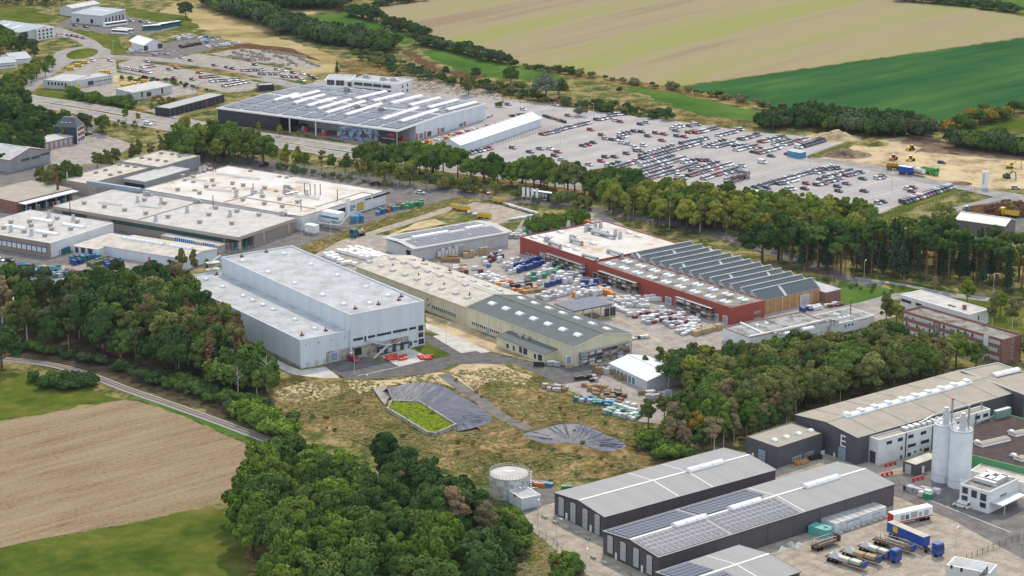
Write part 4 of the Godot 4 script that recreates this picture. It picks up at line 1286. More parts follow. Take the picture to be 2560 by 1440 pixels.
func build_red_works() -> void:
	var f := frame("factory", "red metal clad factory with saw-tooth glass roof beside the goods yard", Vector2(1300, 594), Vector2(1827.6, 769), Vector2(1540, 563), 6.5)
	var xs := at(f, Vector2(1481.5, 655)).x
	var dw := -at(f, Vector2(1918, 752)).z          # depth of the red wing
	var dt := -at(f, Vector2(2085, 722)).z          # depth to the far side of the sheds
	var da := f.D
	flat(f, "red_metal", "roof_stained", "red_metal", 0.0, xs, 0.0, -da, 7.0, 0.4)
	flat(f, "red_metal", "roof_felt", "red_metal", xs + 0.05, f.L, 0.0, -dw, 6.5, 0.3)
	# shed hall walls
	var w := MB.new()
	var x0 := xs + 2.0
	w.box(Vector3((x0 + f.L - 3) / 2, 2.6, -(dw + dt) / 2 - 0.1), Vector3(f.L - 3 - x0, 5.2, dt - dw - 0.1))
	part(f.n, "shed_wall", w, M["brick_yellow"])
	var n := 13
	var step := (f.L - 3.0 - x0) / n
	for i in n:
		var a := x0 + i * step
		var b := a + step
		var o := MB.new()
		var k := 7
		for j in k:
			var f0 := float(j) / k
			var f1 := float(j + 1) / k
			var p0 := Vector3(a + step * 0.24 * f0, 5.3 + 2.9 * sin(f0 * PI / 2), 0)
			var p1 := Vector3(a + step * 0.24 * f1, 5.3 + 2.9 * sin(f1 * PI / 2), 0)
			var e0 := Vector3(0, 0, -dw - 0.2)
			var e1 := Vector3(0, 0, -dt)
			o.quad(p0 + e0, p1 + e0, p1 + e1, p0 + e1)
			o.quad(Vector3(p0.x, 5.2, -dw - 0.2), Vector3(p1.x, 5.2, -dw - 0.2), p1 + e0, p0 + e0)
			o.quad(Vector3(p1.x, 5.2, -dt), Vector3(p0.x, 5.2, -dt), p0 + e1, p1 + e1)
		o.tri(Vector3(a + step * 0.24, 5.2, -dw - 0.2), Vector3(b, 5.2, -dw - 0.2), Vector3(a + step * 0.24, 8.2, -dw - 0.2))
		o.bar(Vector3(a + step * 0.25, 8.25, -dw + 0.1), Vector3(a + step * 0.25, 8.25, -dt - 0.3), 0.5, 0.3)
		var sh := part(f.n, "shed_roof", o, M["roof_white"])
		var g := MB.new()
		var m := 24
		for j in m:
			var z0 := lerpf(-dw - 0.4, -dt + 0.2, (j + 0.04) / m)
			var z1 := lerpf(-dw - 0.4, -dt + 0.2, (j + 0.96) / m)
			if (j * 7 + i * 5) % 41 == 7: continue
			g.quad(Vector3(b + 0.02, 5.35, z0), Vector3(b + 0.02, 5.35, z1), Vector3(a + step * 0.27, 8.05, z1), Vector3(a + step * 0.27, 8.05, z0))
		part(sh, "glazing", g, M["solar_glass"])
		var br := MB.new()
		br.quad(Vector3(b, 5.2, -dw - 0.3), Vector3(b, 5.2, -dt), Vector3(a + step * 0.25, 8.1, -dt), Vector3(a + step * 0.25, 8.1, -dw - 0.3))
		part(sh, "glazing_frame", br, M["galv"])
	for i in 9:
		panel(f, "pilaster", "r", Vector3(f.L - 3, 0, lerpf(-dw - 0.8, -dt + 0.5, i / 8.0)), Vector3(f.L - 3, 5.2, lerpf(-dw - 0.8, -dt + 0.5, i / 8.0) + 0.3), "roof_cream", 0.12)
	panel(f, "roller_gate", "r", Vector3(f.L - 3, 0, -dt + 5.5), Vector3(f.L - 3, 4.0, -dt + 10.0), "roller", 0.12, "trim_white")
	# low white strip behind the sheds
	var bk := MB.new()
	bk.box(Vector3((x0 + f.L) / 2, 2.0, -dt - 4.0), Vector3(f.L - x0, 4.0, 7.8))
	part(f.n, "rear_wing", bk, M["brick_red"])
	var bkr := MB.new()
	bkr.box(Vector3((x0 + f.L) / 2, 4.1, -dt - 4.0), Vector3(f.L - x0 + 0.4, 0.2, 8.2))
	part(f.n, "rear_roof", bkr, M["roof_clean"])
	# paired rooflights on the wing
	var cnt := int((f.L - xs) / 8.2)
	for i in cnt:
		for r in 2:
			for k in 2:
				dome(f, Vector3(xs + 4.5 + i * 8.2 + k * 2.6 + r * 1.5, 6.24, -dw * (0.22 + 0.44 * r)), 1.6, 3.0, "dome", 0.0, "rooflight", 0.35)
	# gates, windows, racks on the yard front
	for e in [[24, 415, 490, 475, 420], [24, 905, 650, 945, 585], [24, 990, 680, 1035, 605]]:
		panel(f, "roller_gate", "f", front(f, q(e[0], e[1], e[2])), front(f, q(e[0], e[3], e[4])), "roller_blue", 0.12, "trim_white")
	panel(f, "roller_gate", "f", front(f, q(5, 1490, 520)), front(f, q(5, 1525, 462)), "roller_blue", 0.12, "trim_white")
	panel(f, "open_gate", "f", front(f, q(5, 1885, 650)), front(f, q(5, 1915, 605)), "inside", 0.1, "galv")
	row(f, "window", "f", q(5, 1380, 470), q(5, 1475, 480), 4, "glass", 0.2, "trim_white")
	row(f, "window", "r", q(Y8, 1300, 580), q(Y8, 1365, 545), 4, "glass", 0.1, "trim_white", f.L)
	row(f, "window", "r", q(Y8, 1300, 640), q(Y8, 1365, 608), 4, "glass", 0.1, "trim_white", f.L)
	for e in [[5, 1530, 520, 1805, 560], [5, 1920, 660, 2200, 720], [24, 610, 560, 870, 600], [24, 510, 520, 600, 540]]:
		var a := front(f, q(e[0], e[1], e[2]), 2.0)
		var b := front(f, q(e[0], e[3], e[4]), 2.0)
		shelf_rack(f, a.x, b.x, 2.2, 4.4, 3)
	# roof plant on the high part: ducts, units
	for e in [[1545, 365, 5], [1735, 350, 5], [1850, 270, 5], [1960, 320, 5], [1830, 290, 2], [1900, 260, 2], [2050, 325, 2], [2085, 340, 2], [1700, 260, 2], [1940, 260, 2]]:
		vent(f, at(f, q(5, e[0], e[1]), 6.7), e[2])
	for e in [[1810, 465, 1915, 495], [1995, 430, 2100, 465], [1560, 370, 1640, 400], [1850, 265, 1990, 300], [1880, 290, 2040, 330], [1720, 350, 1800, 375]]:
		var a := at(f, q(5, e[0], e[1]), 7.8)
		var b := at(f, q(5, e[2], e[3]), 7.8)
		tubes(f, "duct", [a - UP * 1.0, a, b, b - UP * 1.1], 0.7, "steel")
	for e in [[1440, 340], [1500, 330], [1690, 405], [1760, 430], [1640, 300], [1560, 330], [2150, 305], [2220, 330], [1880, 385]]:
		var p := at(f, q(5, e[0], e[1]), 6.7)
		dome(f, p, 3.4, 1.6, "dome")

func build_small_works() -> void:
	var f := frame("workshop", "low grey roofed workshop with long rooflights in front of the red factory", q(Y8, 1255, 815), q(Y8, 2040, 655), q(Y8, 1010, 708), 4.8)
	flat(f, "plaster", "roof_felt_pale", "brick_red", 0.0, -1.0, 0.0, 1.0, 4.8, 0.25)
	for e in [[1600, 785, 1700, 765], [1780, 740, 1890, 720], [1750, 825, 1850, 800]]:
		barrel(f, at(f, q(Y8, e[0], e[1]), 4.6), at(f, q(Y8, e[2], e[3]), 4.6), 1.6, 0.4, 0)
	domes(f, Y8, [1340, 700, 1430, 680], 4.6, 1.4, 1.4)
	vents(f, Y8, [1515, 840, 1560, 845, 2055, 700, 2090, 705, 2125, 710], 4.6, 2)
	var rib := MB.new()
	rib.bar(at(f, q(Y8, 1165, 668)) + UP * 0.1, at(f, q(Y8, 1390, 775)) + UP * 0.1, 0.5, 0.5)
	rib.bar(at(f, q(Y8, 1260, 808)) + UP * 0.1, at(f, q(Y8, 1990, 645)) + UP * 0.1, 0.5, 0.5)
	part(f.n, "roof_upstand", rib, M["trim_white"])
	var rk := MB.new()
	for i in 16:
		rk.box(at(f, q(Y8, 1500 + i * 20, 775 - i * 4.3), 4.6) + UP * 0.4, Vector3(0.5, 0.8, 1.6))
	part(f.n, "cooler_bank", rk, M["goods_grey"])
	row(f, "window", "f", q(Y8, 1800, 800), q(Y8, 2000, 745), 4, "glass", 0.3, "trim_white")
	var g := frame("workshop", "long low workshop with felt roof and blue windows below the lawn", q(Y8, 2080, 690), q(Y8, 2505, 590), q(Y8, 1870, 600), 3.8)
	flat(g, "plaster", "roof_felt_pale", "trim_white", 0.0, -1.0, 0.0, 1.0, 3.8, 0.2)
	row(g, "window", "f", q(Y8, 2195, 720), q(Y8, 2300, 660), 3, "glass_blue", 0.3, "trim_white")
	row(g, "window", "f", q(Y8, 2340, 655), q(Y8, 2430, 620), 3, "goods_maroon", 0.3, "trim_white")
	domes(g, Y8, [2110, 590, 2140, 595, 2165, 628, 2210, 620, 2250, 612], 3.6, 1.2, 1.2)
	vent(g, at(g, q(Y8, 2265, 575), 3.6), 3)
	var s := frame("solar_canopy", "open steel canopy roofed with dark solar panels in the goods yard", q(5, 1740, 890), q(5, 2045, 830), q(5, 1590, 832), 5.0)
	var p := MB.new()
	for i in 5:
		for k in 3:
			p.tube(Vector3(s.L * (i + 0.2) / 4.6, 0, -s.D * (k + 0.2) / 2.4), Vector3(s.L * (i + 0.2) / 4.6, 4.8, -s.D * (k + 0.2) / 2.4), 0.15, 0.15, 6)
	part(s.n, "posts", p, M["galv"]).set_meta("kind", "stuff")
	var dk := MB.new()
	dk.box(Vector3(s.L / 2, 4.85, -s.D / 2), Vector3(s.L, 0.25, s.D))
	part(s.n, "deck", dk, M["trim_dark"])
	panels(s, Vector3(0.2, 4.95, -0.2), Vector3(s.L - 0.4, 0, 0), Vector3(0, 0, -s.D + 0.4), 14, 12)
	bx(s.n, "screen_wall", Vector3(s.L - 1.0, 1.6, -1.5), Vector3(5.0, 3.2, 0.2), M["trim_dark"])
	bx(s.n, "barrier", Vector3(s.L * 0.6, 0.6, 0.4), Vector3(s.L * 0.7, 0.25, 0.12), M["yellow"])
	var t := frame("storage_tent", "white roofed storage tent with blue-grey glazed side by the woodland edge", Vector2(1525, 908), Vector2(1618, 952), Vector2(1600, 882), 3.6)
	gable(t, "clad_grey", "membrane_blue", 1.8, "x", "trim_white")
	row(t, "window", "f", q(5, 2030, 1370), q(5, 2200, 1385), 6, "glass_blue_dull", 0.1, "trim_white")

func build_offices() -> void:
	var f := frame("office_block", "three storey red brick office block with white window bands among trees", q(X8, 115, 365), q(X8, 1755, 845), q(X8, 430, 285), 8.8)
	flat(f, "brick_red", "roof_felt", "brick_red", 0.0, -1.0, 0.0, 1.0, 8.8, 0.7)
	var xa := front(f, q(X8, 620, 600)).x
	var xb := front(f, q(X8, 700, 640)).x
	var xc := front(f, q(X8, 1440, 850)).x
	var xd := front(f, q(X8, 1515, 880)).x
	for fl in 3:
		var y := 1.0 + fl * 2.75
		var segs := [[0.6, xa - 0.3, 14], [xb + 0.8, xc - 0.3, 18], [xd + 0.3, f.L - 1.2, 6]]
		for s in segs:
			panel(f, "window_band", "f", Vector3(s[0], y, 0), Vector3(s[1], y + 1.35, 0), "blind", 0.05)
			for i in s[2]:
				var x0: float = lerpf(s[0], s[1], (i + 0.08) / s[2])
				var x1: float = lerpf(s[0], s[1], (i + 0.92) / s[2])
				var shut := rng.randf()
				var b := 0.0 if shut < 0.15 else 0.55 if shut < 0.4 else 1.0
				var o := panel(f, "window", "f", Vector3(x0, y + 0.1, 0.05), Vector3(x1, y + 1.25, 0.05), "glass", 0.03)
				if b > 0:
					panel(f, "blind", "f", Vector3(x0, y + 1.25 - 1.15 * b, 0.08), Vector3(x1, y + 1.25, 0.08), "blind", 0.03)
	var gl := panel(f, "stair_glazing", "f", Vector3(xa, 0.2, 0), Vector3(xb, 7.4, 0), "glass_blue_dull", 0.15)
	row(f, "stair_window", "f", q(X8, 622, 740), q(X8, 700, 600), 3, "glass", 0.12, "trim_white", 0.16)
	panel(f, "white_panel", "f", Vector3(xc, 0, 0), Vector3(xd, 8.6, 0), "plaster", 0.3)
	for fl in 3:
		panel(f, "window", "r", Vector3(f.L, 1.0 + fl * 2.75, -5.5), Vector3(f.L, 2.7 + fl * 2.75, -4.8), "glass", 0.06, "trim_white")
	var g := frame("flat_building", "long white flat roofed building with red chimney behind the brick offices", q(X8, 80, 105), q(X8, 1195, 430), q(X8, 400, 25), 5.2)
	flat(g, "plaster", "roof_white", "trim_white", 0.0, -1.0, 0.0, 1.0, 5.2, 0.25)
	row(g, "window", "f", q(X8, 85, 215), q(X8, 252, 215), 6, "glass", 0.15, "trim_dark")
	row(g, "window", "f", q(X8, 320, 280), q(X8, 425, 265), 3, "glass", 0.15, "trim_dark")
	panel(g, "window", "r", side(g, q(X8, 1340, 525), g.L), side(g, q(X8, 1362, 450), g.L), "glass", 0.06, "trim_dark")
	bx(g.n, "chimney", at(g, q(X8, 1120, 345), 5.0) + UP * 0.7, Vector3(1.1, 1.6, 1.1), M["brick_red"])
	for e in [[880, 285], [945, 305]]:
		bx(g.n, "roof_hatch", at(g, q(X8, e[0], e[1]), 5.0) + UP * 0.15, Vector3(1.4, 0.3, 0.7), M["trim_dark"])
	var s := frame("storage_shed", "brown grey metal shed with pale blue-grey pitched roof beside the gravel track", q(X6, 305, 492), q(X6, 1568, 668), q(X6, 599, 342), 5.2)
	gable(s, "clad_brown", "roof_shed", 1.9, "x", "trim_white")
	panel(s, "gate", "f", front(s, q(X6, 395, 860)), front(s, q(X6, 500, 765)), "plaster", 0.1)

func build_south_east() -> void:
	var spec := [["left", Vector2(1386.5, 1232), Vector2(1511, 1292.5), Vector2(1797, 1115), 6.2, "dark grey gabled hall with plain steel roof and four tall gates beside the tank"], ["mid", Vector2(1508, 1328), Vector2(1646, 1393), Vector2(2091, 1154), 6.4, "dark grey gabled hall half covered with solar panels and four tall gates"], ["near", Vector2(1640, 1431), Vector2(1790, 1501), Vector2(1858, 1368), 6.4, "dark grey gabled hall with plain steel roof behind the parked trailers"]]
	for k in 3:
		var e: Array = spec[k]
		var f := frame("storage_hall", e[5], e[1], e[2], e[3], e[4])
		gable(f, "clad_dark", "roof_steelx", 1.2, "z", "trim_dark")
		var gates := [[310, 590, 395, 365], [472, 690, 558, 440], [640, 780, 725, 525], [808, 860, 893, 600]] if k == 0 else [[985, 1110, 1075, 895], [1162, 1210, 1255, 985], [1342, 1300, 1435, 1070], [1525, 1400, 1618, 1165]]
		var doors := [[410, 645, 438, 575], [745, 815, 772, 740]] if k == 0 else [[1095, 1205, 1122, 1125], [1455, 1380, 1482, 1300]]
		if k < 2:
			for g in gates:
				panel(f, "roller_gate", "f", front(f, q(X4, g[0], g[1])), front(f, q(X4, g[2], g[3])), "roller", 0.1, "trim_dark")
				var lp := front(f, q(X4, (g[0] + g[2]) / 2, g[3] - 8))
				panel(f, "gate_lamp", "f", lp, lp + Vector3(0.5, 0.22, 0), "trim_white", 0.2)
			for g in doors:
				panel(f, "door", "f", front(f, q(X4, g[0], g[1])), front(f, q(X4, g[2], g[3])), "trim_white", 0.08)
			for i in 8:
				panel(f, "wall_joint", "r", Vector3(f.L, 0, -f.D * (i + 1) / 9.0), Vector3(f.L, 6.0, -f.D * (i + 1) / 9.0 + 0.2), "trim_dark", 0.05)
			for i in 5:
				bx(f.n, "concrete_block", Vector3(1.0 + i * f.L / 4.6, 0.4, 4.2), Vector3(1.8, 0.7, 0.7), M["raw_concrete"])
		var m := f.L / 2
		var sl := 1.2 / m
		var yy := func(x: float) -> float: return 6.4 + 0.1 + 1.2 * (1.0 - absf(x - m) / m) - (0.2 if k == 0 else 0.0)
		var jt := MB.new()
		for z in ([0.42, 0.62] if k == 0 else [0.6]):
			jt.bar(Vector3(0, yy.call(0.0), -f.D * z), Vector3(m, yy.call(m), -f.D * z), 0.25, 0.1)
			jt.bar(Vector3(f.L, yy.call(f.L), -f.D * z), Vector3(m, yy.call(m), -f.D * z), 0.25, 0.1)
		part(f.n, "roof_joint", jt, M["trim_white"])
		if k == 0:
			barrel(f, Vector3(m, 7.4, -f.D * 0.62), Vector3(m, 7.4, -f.D * 0.83), 2.2, 0.6, 3)
		elif k == 1:
			barrel(f, Vector3(m, 7.6, -f.D * 0.17), Vector3(m, 7.6, -f.D * 0.3), 2.2, 0.6, 3)
			barrel(f, Vector3(m, 7.6, -f.D * 0.4), Vector3(m, 7.6, -f.D * 0.53), 2.2, 0.6, 3)
			barrel(f, Vector3(m, 7.6, -f.D * 0.72), Vector3(m, 7.6, -f.D * 0.87), 2.2, 0.6, 3)
			# two wide strips of panels on each slope; the two lower strips panel by panel
			var dl := f.D * 0.58
			for s in [0, 1]:
				for z in [[0.5, dl * 0.48], [dl * 0.52, dl * 0.48]]:
					for st in [[0.4, 1.8, 1], [2.4, m - 3.4, 4]]:
						var xa: float = st[0]
						var wd: float = st[1]
						var o: Vector3 = Vector3(xa if s == 0 else f.L - xa, yy.call(xa), -z[0])
						var av := Vector3(0, 0, -z[1])
						var bv: Vector3 = Vector3(wd if s == 0 else -wd, sl * wd, 0)
						if s == 1:
							panels(f, o, av, bv, int(z[1] / 1.75), st[2] if st[2] == 1 else 4, 0.01)
						else:
							panel_field(f, o, av, bv, int(z[1] / 1.75), st[2] if st[2] == 1 else 4, 0.01)
		else:
			panel_field(f, Vector3(0.5, yy.call(0.5), -0.5), Vector3(0, 0, -f.D * 0.35), Vector3(m - 1.5, sl * (m - 1.5), 0), 16, 5)
			panel_field(f, Vector3(f.L - 0.5, yy.call(0.5), -0.5), Vector3(0, 0, -f.D * 0.4), Vector3(-m + 1.5, sl * (m - 1.5), 0), 16, 5)
	var b := frame("production_hall", "big dark grey hall with beige roof and white letter on its gable", q(8, 860, 230), q(8, 1320, 400), Vector2(2400, 925), 8.6)
	gable(b, "clad_dark2", "roof_tan", 1.3, "z", "trim_dark")
	panel(b, "roller_gate", "f", front(b, q(8, 1172, 572)), front(b, q(8, 1240, 480)), "roller_blue", 0.1, "trim_dark")
	panel(b, "door", "f", front(b, q(8, 1140, 555)), front(b, q(8, 1155, 515)), "trim_white", 0.08)
	var la := front(b, q(8, 1195, 460))
	var lb := front(b, q(8, 1222, 400))
	var lw := 2.0
	for i in 3:
		panel(b, "letter_stroke", "f", Vector3(la.x, la.y + i * 1.6, 0), Vector3(la.x + lw, la.y + i * 1.6 + 0.4, 0), "trim_white", 0.12)
	panel(b, "letter_stroke", "f", Vector3(la.x, la.y, 0), Vector3(la.x + 0.35, la.y + 3.6, 0), "trim_white", 0.125)
	var m := b.L / 2
	barrel(b, Vector3(m, 9.8, -b.D * 0.1), Vector3(m, 9.8, -b.D * 0.86), 2.6, 0.5, 0)
	for i in 10:
		bx(b.n, "smoke_vent", Vector3(m, 10.9, -b.D * (0.12 + i * 0.08)), Vector3(2.2, 0.3, 1.8), M["dome"])
	var jt := MB.new()
	for i in 5:
		var z := -b.D * (i + 0.6) / 5.5
		jt.bar(Vector3(0, 8.75, z), Vector3(m, 10.0, z), 0.15, 0.06)
		jt.bar(Vector3(b.L, 8.75, z), Vector3(m, 10.0, z), 0.15, 0.06)
	part(b.n, "roof_joint", jt, M["roof_felt"])
	panel(b, "wall_joint", "r", Vector3(b.L, 0, -b.D * 0.7), Vector3(b.L, 8.2, -b.D * 0.7 + 0.2), "trim_dark", 0.05)
	var b2 := frame("production_hall", "beige roofed hall with white rooflight strip behind the big dark hall", Vector2(2402, 925), Vector2(2560, 985), Vector2(2485, 902), 9.8)
	flat(b2, "clad_dark2", "roof_tan", "clad_grey", 0.0, -1.0, 0.0, 1.0, 9.8, 0.4)
	barrel(b2, at(b2, Vector2(2482, 940)), at(b2, Vector2(2545, 925)), 2.4, 0.5, 3)
	var a := frame("annex", "dark grey flat roofed annex with four rooflights beside the big dark hall", q(X2, 40, 365), q(X2, 610, 565), q(X2, 920, 135), 7.0)
	flat(a, "clad_dark2", "roof_tan", "trim_dark", 0.0, -1.0, 0.0, 1.0, 7.0, 0.2)
	domes(a, X2, [540, 445, 755, 390, 975, 330, 1190, 275], 6.8, 2.2, 1.6)
	panel(a, "roller_gate", "f", front(a, q(X2, 250, 815)), front(a, q(X2, 400, 620)), "roller_blue", 0.1, "trim_dark")
	panel(a, "door", "f", front(a, q(X2, 142, 750)), front(a, q(X2, 180, 670)), "trim_white", 0.08)
	for e in [[860, 850, 1040, 800, 6], [1085, 790, 1250, 745, 5]]:
		var z0 := side(a, q(X2, e[0], e[1]), a.L).z
		var z1 := side(a, q(X2, e[2], e[3]), a.L).z
		for i in e[4]:
			panel(a, "window", "r", Vector3(a.L, 0.9, lerpf(z0, z1, (i + 0.1) / e[4])), Vector3(a.L, 2.3, lerpf(z0, z1, (i + 0.9) / e[4])), "glass", 0.06, "trim_white")
	panel(a, "door", "r", side(a, q(X2, 1380, 720), a.L), side(a, q(X2, 1450, 610), a.L), "trim_white", 0.1)
	panel(a, "plinth", "r", Vector3(a.L, 0, -a.D), Vector3(a.L, 0.4, 0), "raw_concrete", 0.06)
	var fw := frame("office_wing", "white three storey office wing with dark windows along the big dark hall", q(8, 1480, 415), q(8, 2310, 185), q(8, 1410, 388), 8.0)
	flat(fw, "plaster", "roof_tan", "trim_white", 0.0, -1.0, 0.0, 1.0, 8.0, 0.3)
	for e in [[1537, 452, 1577, 418], [1620, 430, 1658, 395], [1697, 407, 1737, 372], [1790, 380, 1832, 345]]:
		row(fw, "window", "f", q(8, e[0], e[1]), q(8, e[2], e[3]), 3, "glass", 0.08, "trim_dark")
	for e in [[1695, 475, 1755, 437], [1790, 448, 1853, 408]]:
		row(fw, "window", "f", q(8, e[0], e[1]), q(8, e[2], e[3]), 4, "glass", 0.08, "trim_dark")
	for e in [[1640, 490, 1655, 462], [1636, 570, 1652, 528], [1690, 553, 1717, 508], [1741, 512, 1757, 495], [1784, 498, 1799, 480], [1812, 515, 1853, 470]]:
		row(fw, "window", "f", q(8, e[0], e[1]), q(8, e[2], e[3]), 1, "glass", 0.05, "trim_dark")
	for e in [[990, 210, 1080, 125], [1135, 170, 1225, 85], [980, 375, 1072, 290], [1125, 330, 1217, 250], [620, 305, 705, 235], [845, 245, 890, 180]]:
		row(fw, "window", "f", q(X1, e[0], e[1]), q(X1, e[2], e[3]), 3, "glass", 0.08, "trim_dark")
	panel(fw, "gate", "l", Vector3(0, 0, -3.5), Vector3(0, 4.0, -0.8), "trim_dark", 0.08, "galv")
	for i in 3:
		panel(fw, "downpipe", "f", Vector3(fw.L * [0.235, 0.47, 0.865][i], 0, 0), Vector3(fw.L * [0.235, 0.47, 0.865][i] + 0.25, 7.8, 0), "trim_dark", 0.2)
	var pl := MB.new()
	for i in 7:
		pl.box(Vector3(fw.L * 0.27 + i * 2.4, 8.3, -2.0), Vector3(1.6, 0.9, 2.0))
	part(fw.n, "roof_plant", pl, M["galv"])
	tubes(fw, "roof_pipe", [Vector3(fw.L * 0.4, 8.8, -2), Vector3(fw.L * 0.55, 9.6, -3), Vector3(fw.L * 0.98, 9.8, -3), Vector3(fw.L * 0.985, 7.4, -2.6)], 0.25, "steel")
	var g := frame("garage", "small dark garage with beige roof between white offices and silos", q(8, 1660, 572), q(8, 1755, 603), q(8, 1862, 508), 3.4)
	flat(g, "clad_dark2", "roof_cream", "trim_dark", 0.0, -1.0, 0.0, 1.0, 3.4, 0.15)
	panel(g, "roller_gate", "f", Vector3(1.0, 0, 0), Vector3(g.L - 1.6, 2.8, 0), "roller", 0.08, "galv")
	panel(g, "door", "r", Vector3(g.L, 0, -4.0), Vector3(g.L, 2.2, -3.0), "trim_white", 0.08)
	var cu := frame("office_building", "white cube office with dark windows and roof plant beside the silos", q(8, 2085, 738), q(8, 2305, 802), q(8, 2330, 648), 6.6)
	flat(cu, "plaster", "roof_felt", "trim_white", 0.0, -1.0, 0.0, 1.0, 6.6, 0.5)
	for e in [[2100, 808, 2145, 775], [2167, 838, 2212, 798], [2233, 862, 2282, 825], [2095, 862, 2142, 838], [2230, 912, 2278, 890]]:
		row(cu, "window", "f", q(8, e[0], e[1]), q(8, e[2], e[3]), 1, "glass", 0.04, "trim_dark")
	row(cu, "window", "r", q(8, 2380, 840), q(8, 2430, 808), 1, "glass", 0.04, "trim_dark", cu.L)
	var up := MB.new()
	for e in [[0.5, 0.35, 7.0, 1.0], [0.3, 0.6, 2.2, 5.0], [0.7, 0.65, 2.0, 5.5], [0.5, 0.82, 8.0, 0.9], [0.48, 0.55, 3.0, 2.6]]:
		up.box(Vector3(cu.L * e[0], 7.0, -cu.D * e[1]), Vector3(e[2], 1.1, e[3]))
	part(cu.n, "roof_plant", up, M["galv"])
	var rl := MB.new()
	for e in [[0.0, 0.0, 1.0, 0.0], [1.0, 0.0, 1.0, 1.0], [1.0, 1.0, 0.0, 1.0], [0.0, 1.0, 0.0, 0.0]]:
		for y in [7.1, 7.6]:
			rl.bar(Vector3(cu.L * e[0], y, -cu.D * e[1]), Vector3(cu.L * e[2], y, -cu.D * e[3]), 0.06, 0.06)
	part(cu.n, "roof_railing", rl, M["galv"])
	bx(cu.n, "porch_roof", Vector3(cu.L + 2.0, 3.2, -cu.D * 0.45), Vector3(4.0, 0.25, cu.D * 0.8), M["galv"])
	for z in [0.15, 0.75]:
		bx(cu.n, "porch_post", Vector3(cu.L + 3.7, 1.55, -cu.D * z), Vector3(0.2, 3.1, 0.2), M["galv"])
	var br := frame("production_hall", "low building with dark brown roof and green wall behind the silos", q(X1, 254, 671), q(X1, 1950, 1096), q(X1, 1900, 190), 5.0)
	flat(br, "green_wall", "roof_brown", "green_wall", 0.0, -1.0, 0.0, 1.0, 5.0, 0.2)
	for e in [[1050, 680, 1570, 560], [1660, 495, 1872, 440], [1760, 940, 1872, 905]]:
		barrel(br, at(br, q(X1, e[0], e[1])), at(br, q(X1, e[2], e[3])), 3.0, 0.6, 0, "roof_tan")
	domes(br, X1, [1640, 435, 1020, 618, 1680, 860], 5.0, 2.0, 1.4)
	var lw2 := frame("flat_building", "low cream roofed building in front of the green wall", q(X1, 905, 1120), q(X1, 1872, 1340), q(X1, 960, 900), 3.2)
	flat(lw2, "plaster", "roof_cream", "trim_white", 0.0, -1.0, 0.0, 1.0, 3.2, 0.2)
	# glass filter house
	var gh := frame("filter_unit", "green glass and steel filter house against the big dark hall", q(X1, 1385, 60), q(X1, 1640, -10), q(X1, 1330, 40), 7.5)
	flat(gh, "glass_green_pale", "galv", "galv", 0.0, -1.0, 0.0, 1.0, 7.5, 0.15)
	for i in 7:
		panel(gh, "glass_panel", "f", Vector3(gh.L * (i + 0.08) / 7, 1.0, 0), Vector3(gh.L * (i + 0.92) / 7, 7.2, 0), "glass_green_pale", 0.08, "galv")
	build_silos()
	build_tank()
	var so := frame("site_cabin_row", "long row of pale site cabins beside the solar hall", q(8, 1150, 1040), q(8, 1535, 912), q(8, 1050, 1000), 2.9)
	flat(so, "clad_white", "roof_white", "galv", 0.0, -1.0, 0.0, 1.0, 2.9, 0.12)
	row(so, "window", "f", q(8, 1227, 1040), q(8, 1335, 990), 6, "glass", 0.35, "trim_white")
	row(so, "window", "f", q(8, 1425, 978), q(8, 1490, 945), 4, "glass", 0.35, "trim_white")
	row(so, "louvre", "f", q(8, 1185, 1055), q(8, 1215, 1030), 1, "galv", 0.1)
	for i in 8:
		panel(so, "cabin_joint", "f", Vector3(so.L * i / 8.0, 0, 0), Vector3(so.L * i / 8.0 + 0.12, 2.8, 0), "galv", 0.05)
		bx(so.n, "roof_bar", Vector3(so.L * (i + 0.02) / 8.0, 2.95, -so.D / 2), Vector3(0.15, 0.12, so.D), M["galv"])
	for i in 9:
		bx(so.n, "concrete_block", Vector3(so.L * (i + 0.5) / 9.0, 0.35, 1.3), Vector3(1.6, 0.6, 0.6), M["raw_concrete"])
	for e in [[955, 1052, 1082, 1090, 1010, 1025], [1085, 1090, 1130, 1078, 1060, 1050]]:
		var c := frame("shipping_container", "turquoise shipping container at the end of the site cabins", q(8, e[0], e[1]), q(8, e[2], e[3]), q(8, e[4], e[5]), 2.6, "turquoise containers by the cabins")
		flat(c, "container_teal", "container_teal", "container_teal", 0.0, -1.0, 0.0, 1.0, 2.6, 0.08)
		for i in 4:
			panel(c, "rib", "f", Vector3(c.L * (i + 0.5) / 4.0, 0.1, 0), Vector3(c.L * (i + 0.5) / 4.0 + 0.1, 2.4, 0), "container_teal", 0.06)
	var w := frame("site_office", "white stacked site office containers with small windows by the black fence", q(8, 1985, 1345), q(8, 2305, 1408), q(8, 2080, 1288), 5.4)
	flat(w, "plaster", "roof_clean", "trim_white", 0.0, -1.0, 0.0, 1.0, 5.4, 0.12)
	row(w, "window", "f", q(8, 2012, 1372), q(8, 2030, 1350), 1, "glass", 0.05, "trim_dark")
	row(w, "window", "f", q(8, 2085, 1395), q(8, 2105, 1370), 1, "glass", 0.05, "trim_dark")
	row(w, "window", "r", q(8, 2225, 1425), q(8, 2290, 1402), 3, "glass", 0.3, "trim_dark", w.L)
	for i in 4:
		panel(w, "cabin_joint", "f", Vector3(w.L * i / 4.0, 0, 0), Vector3(w.L * i / 4.0 + 0.1, 5.3, 0), "galv", 0.05)

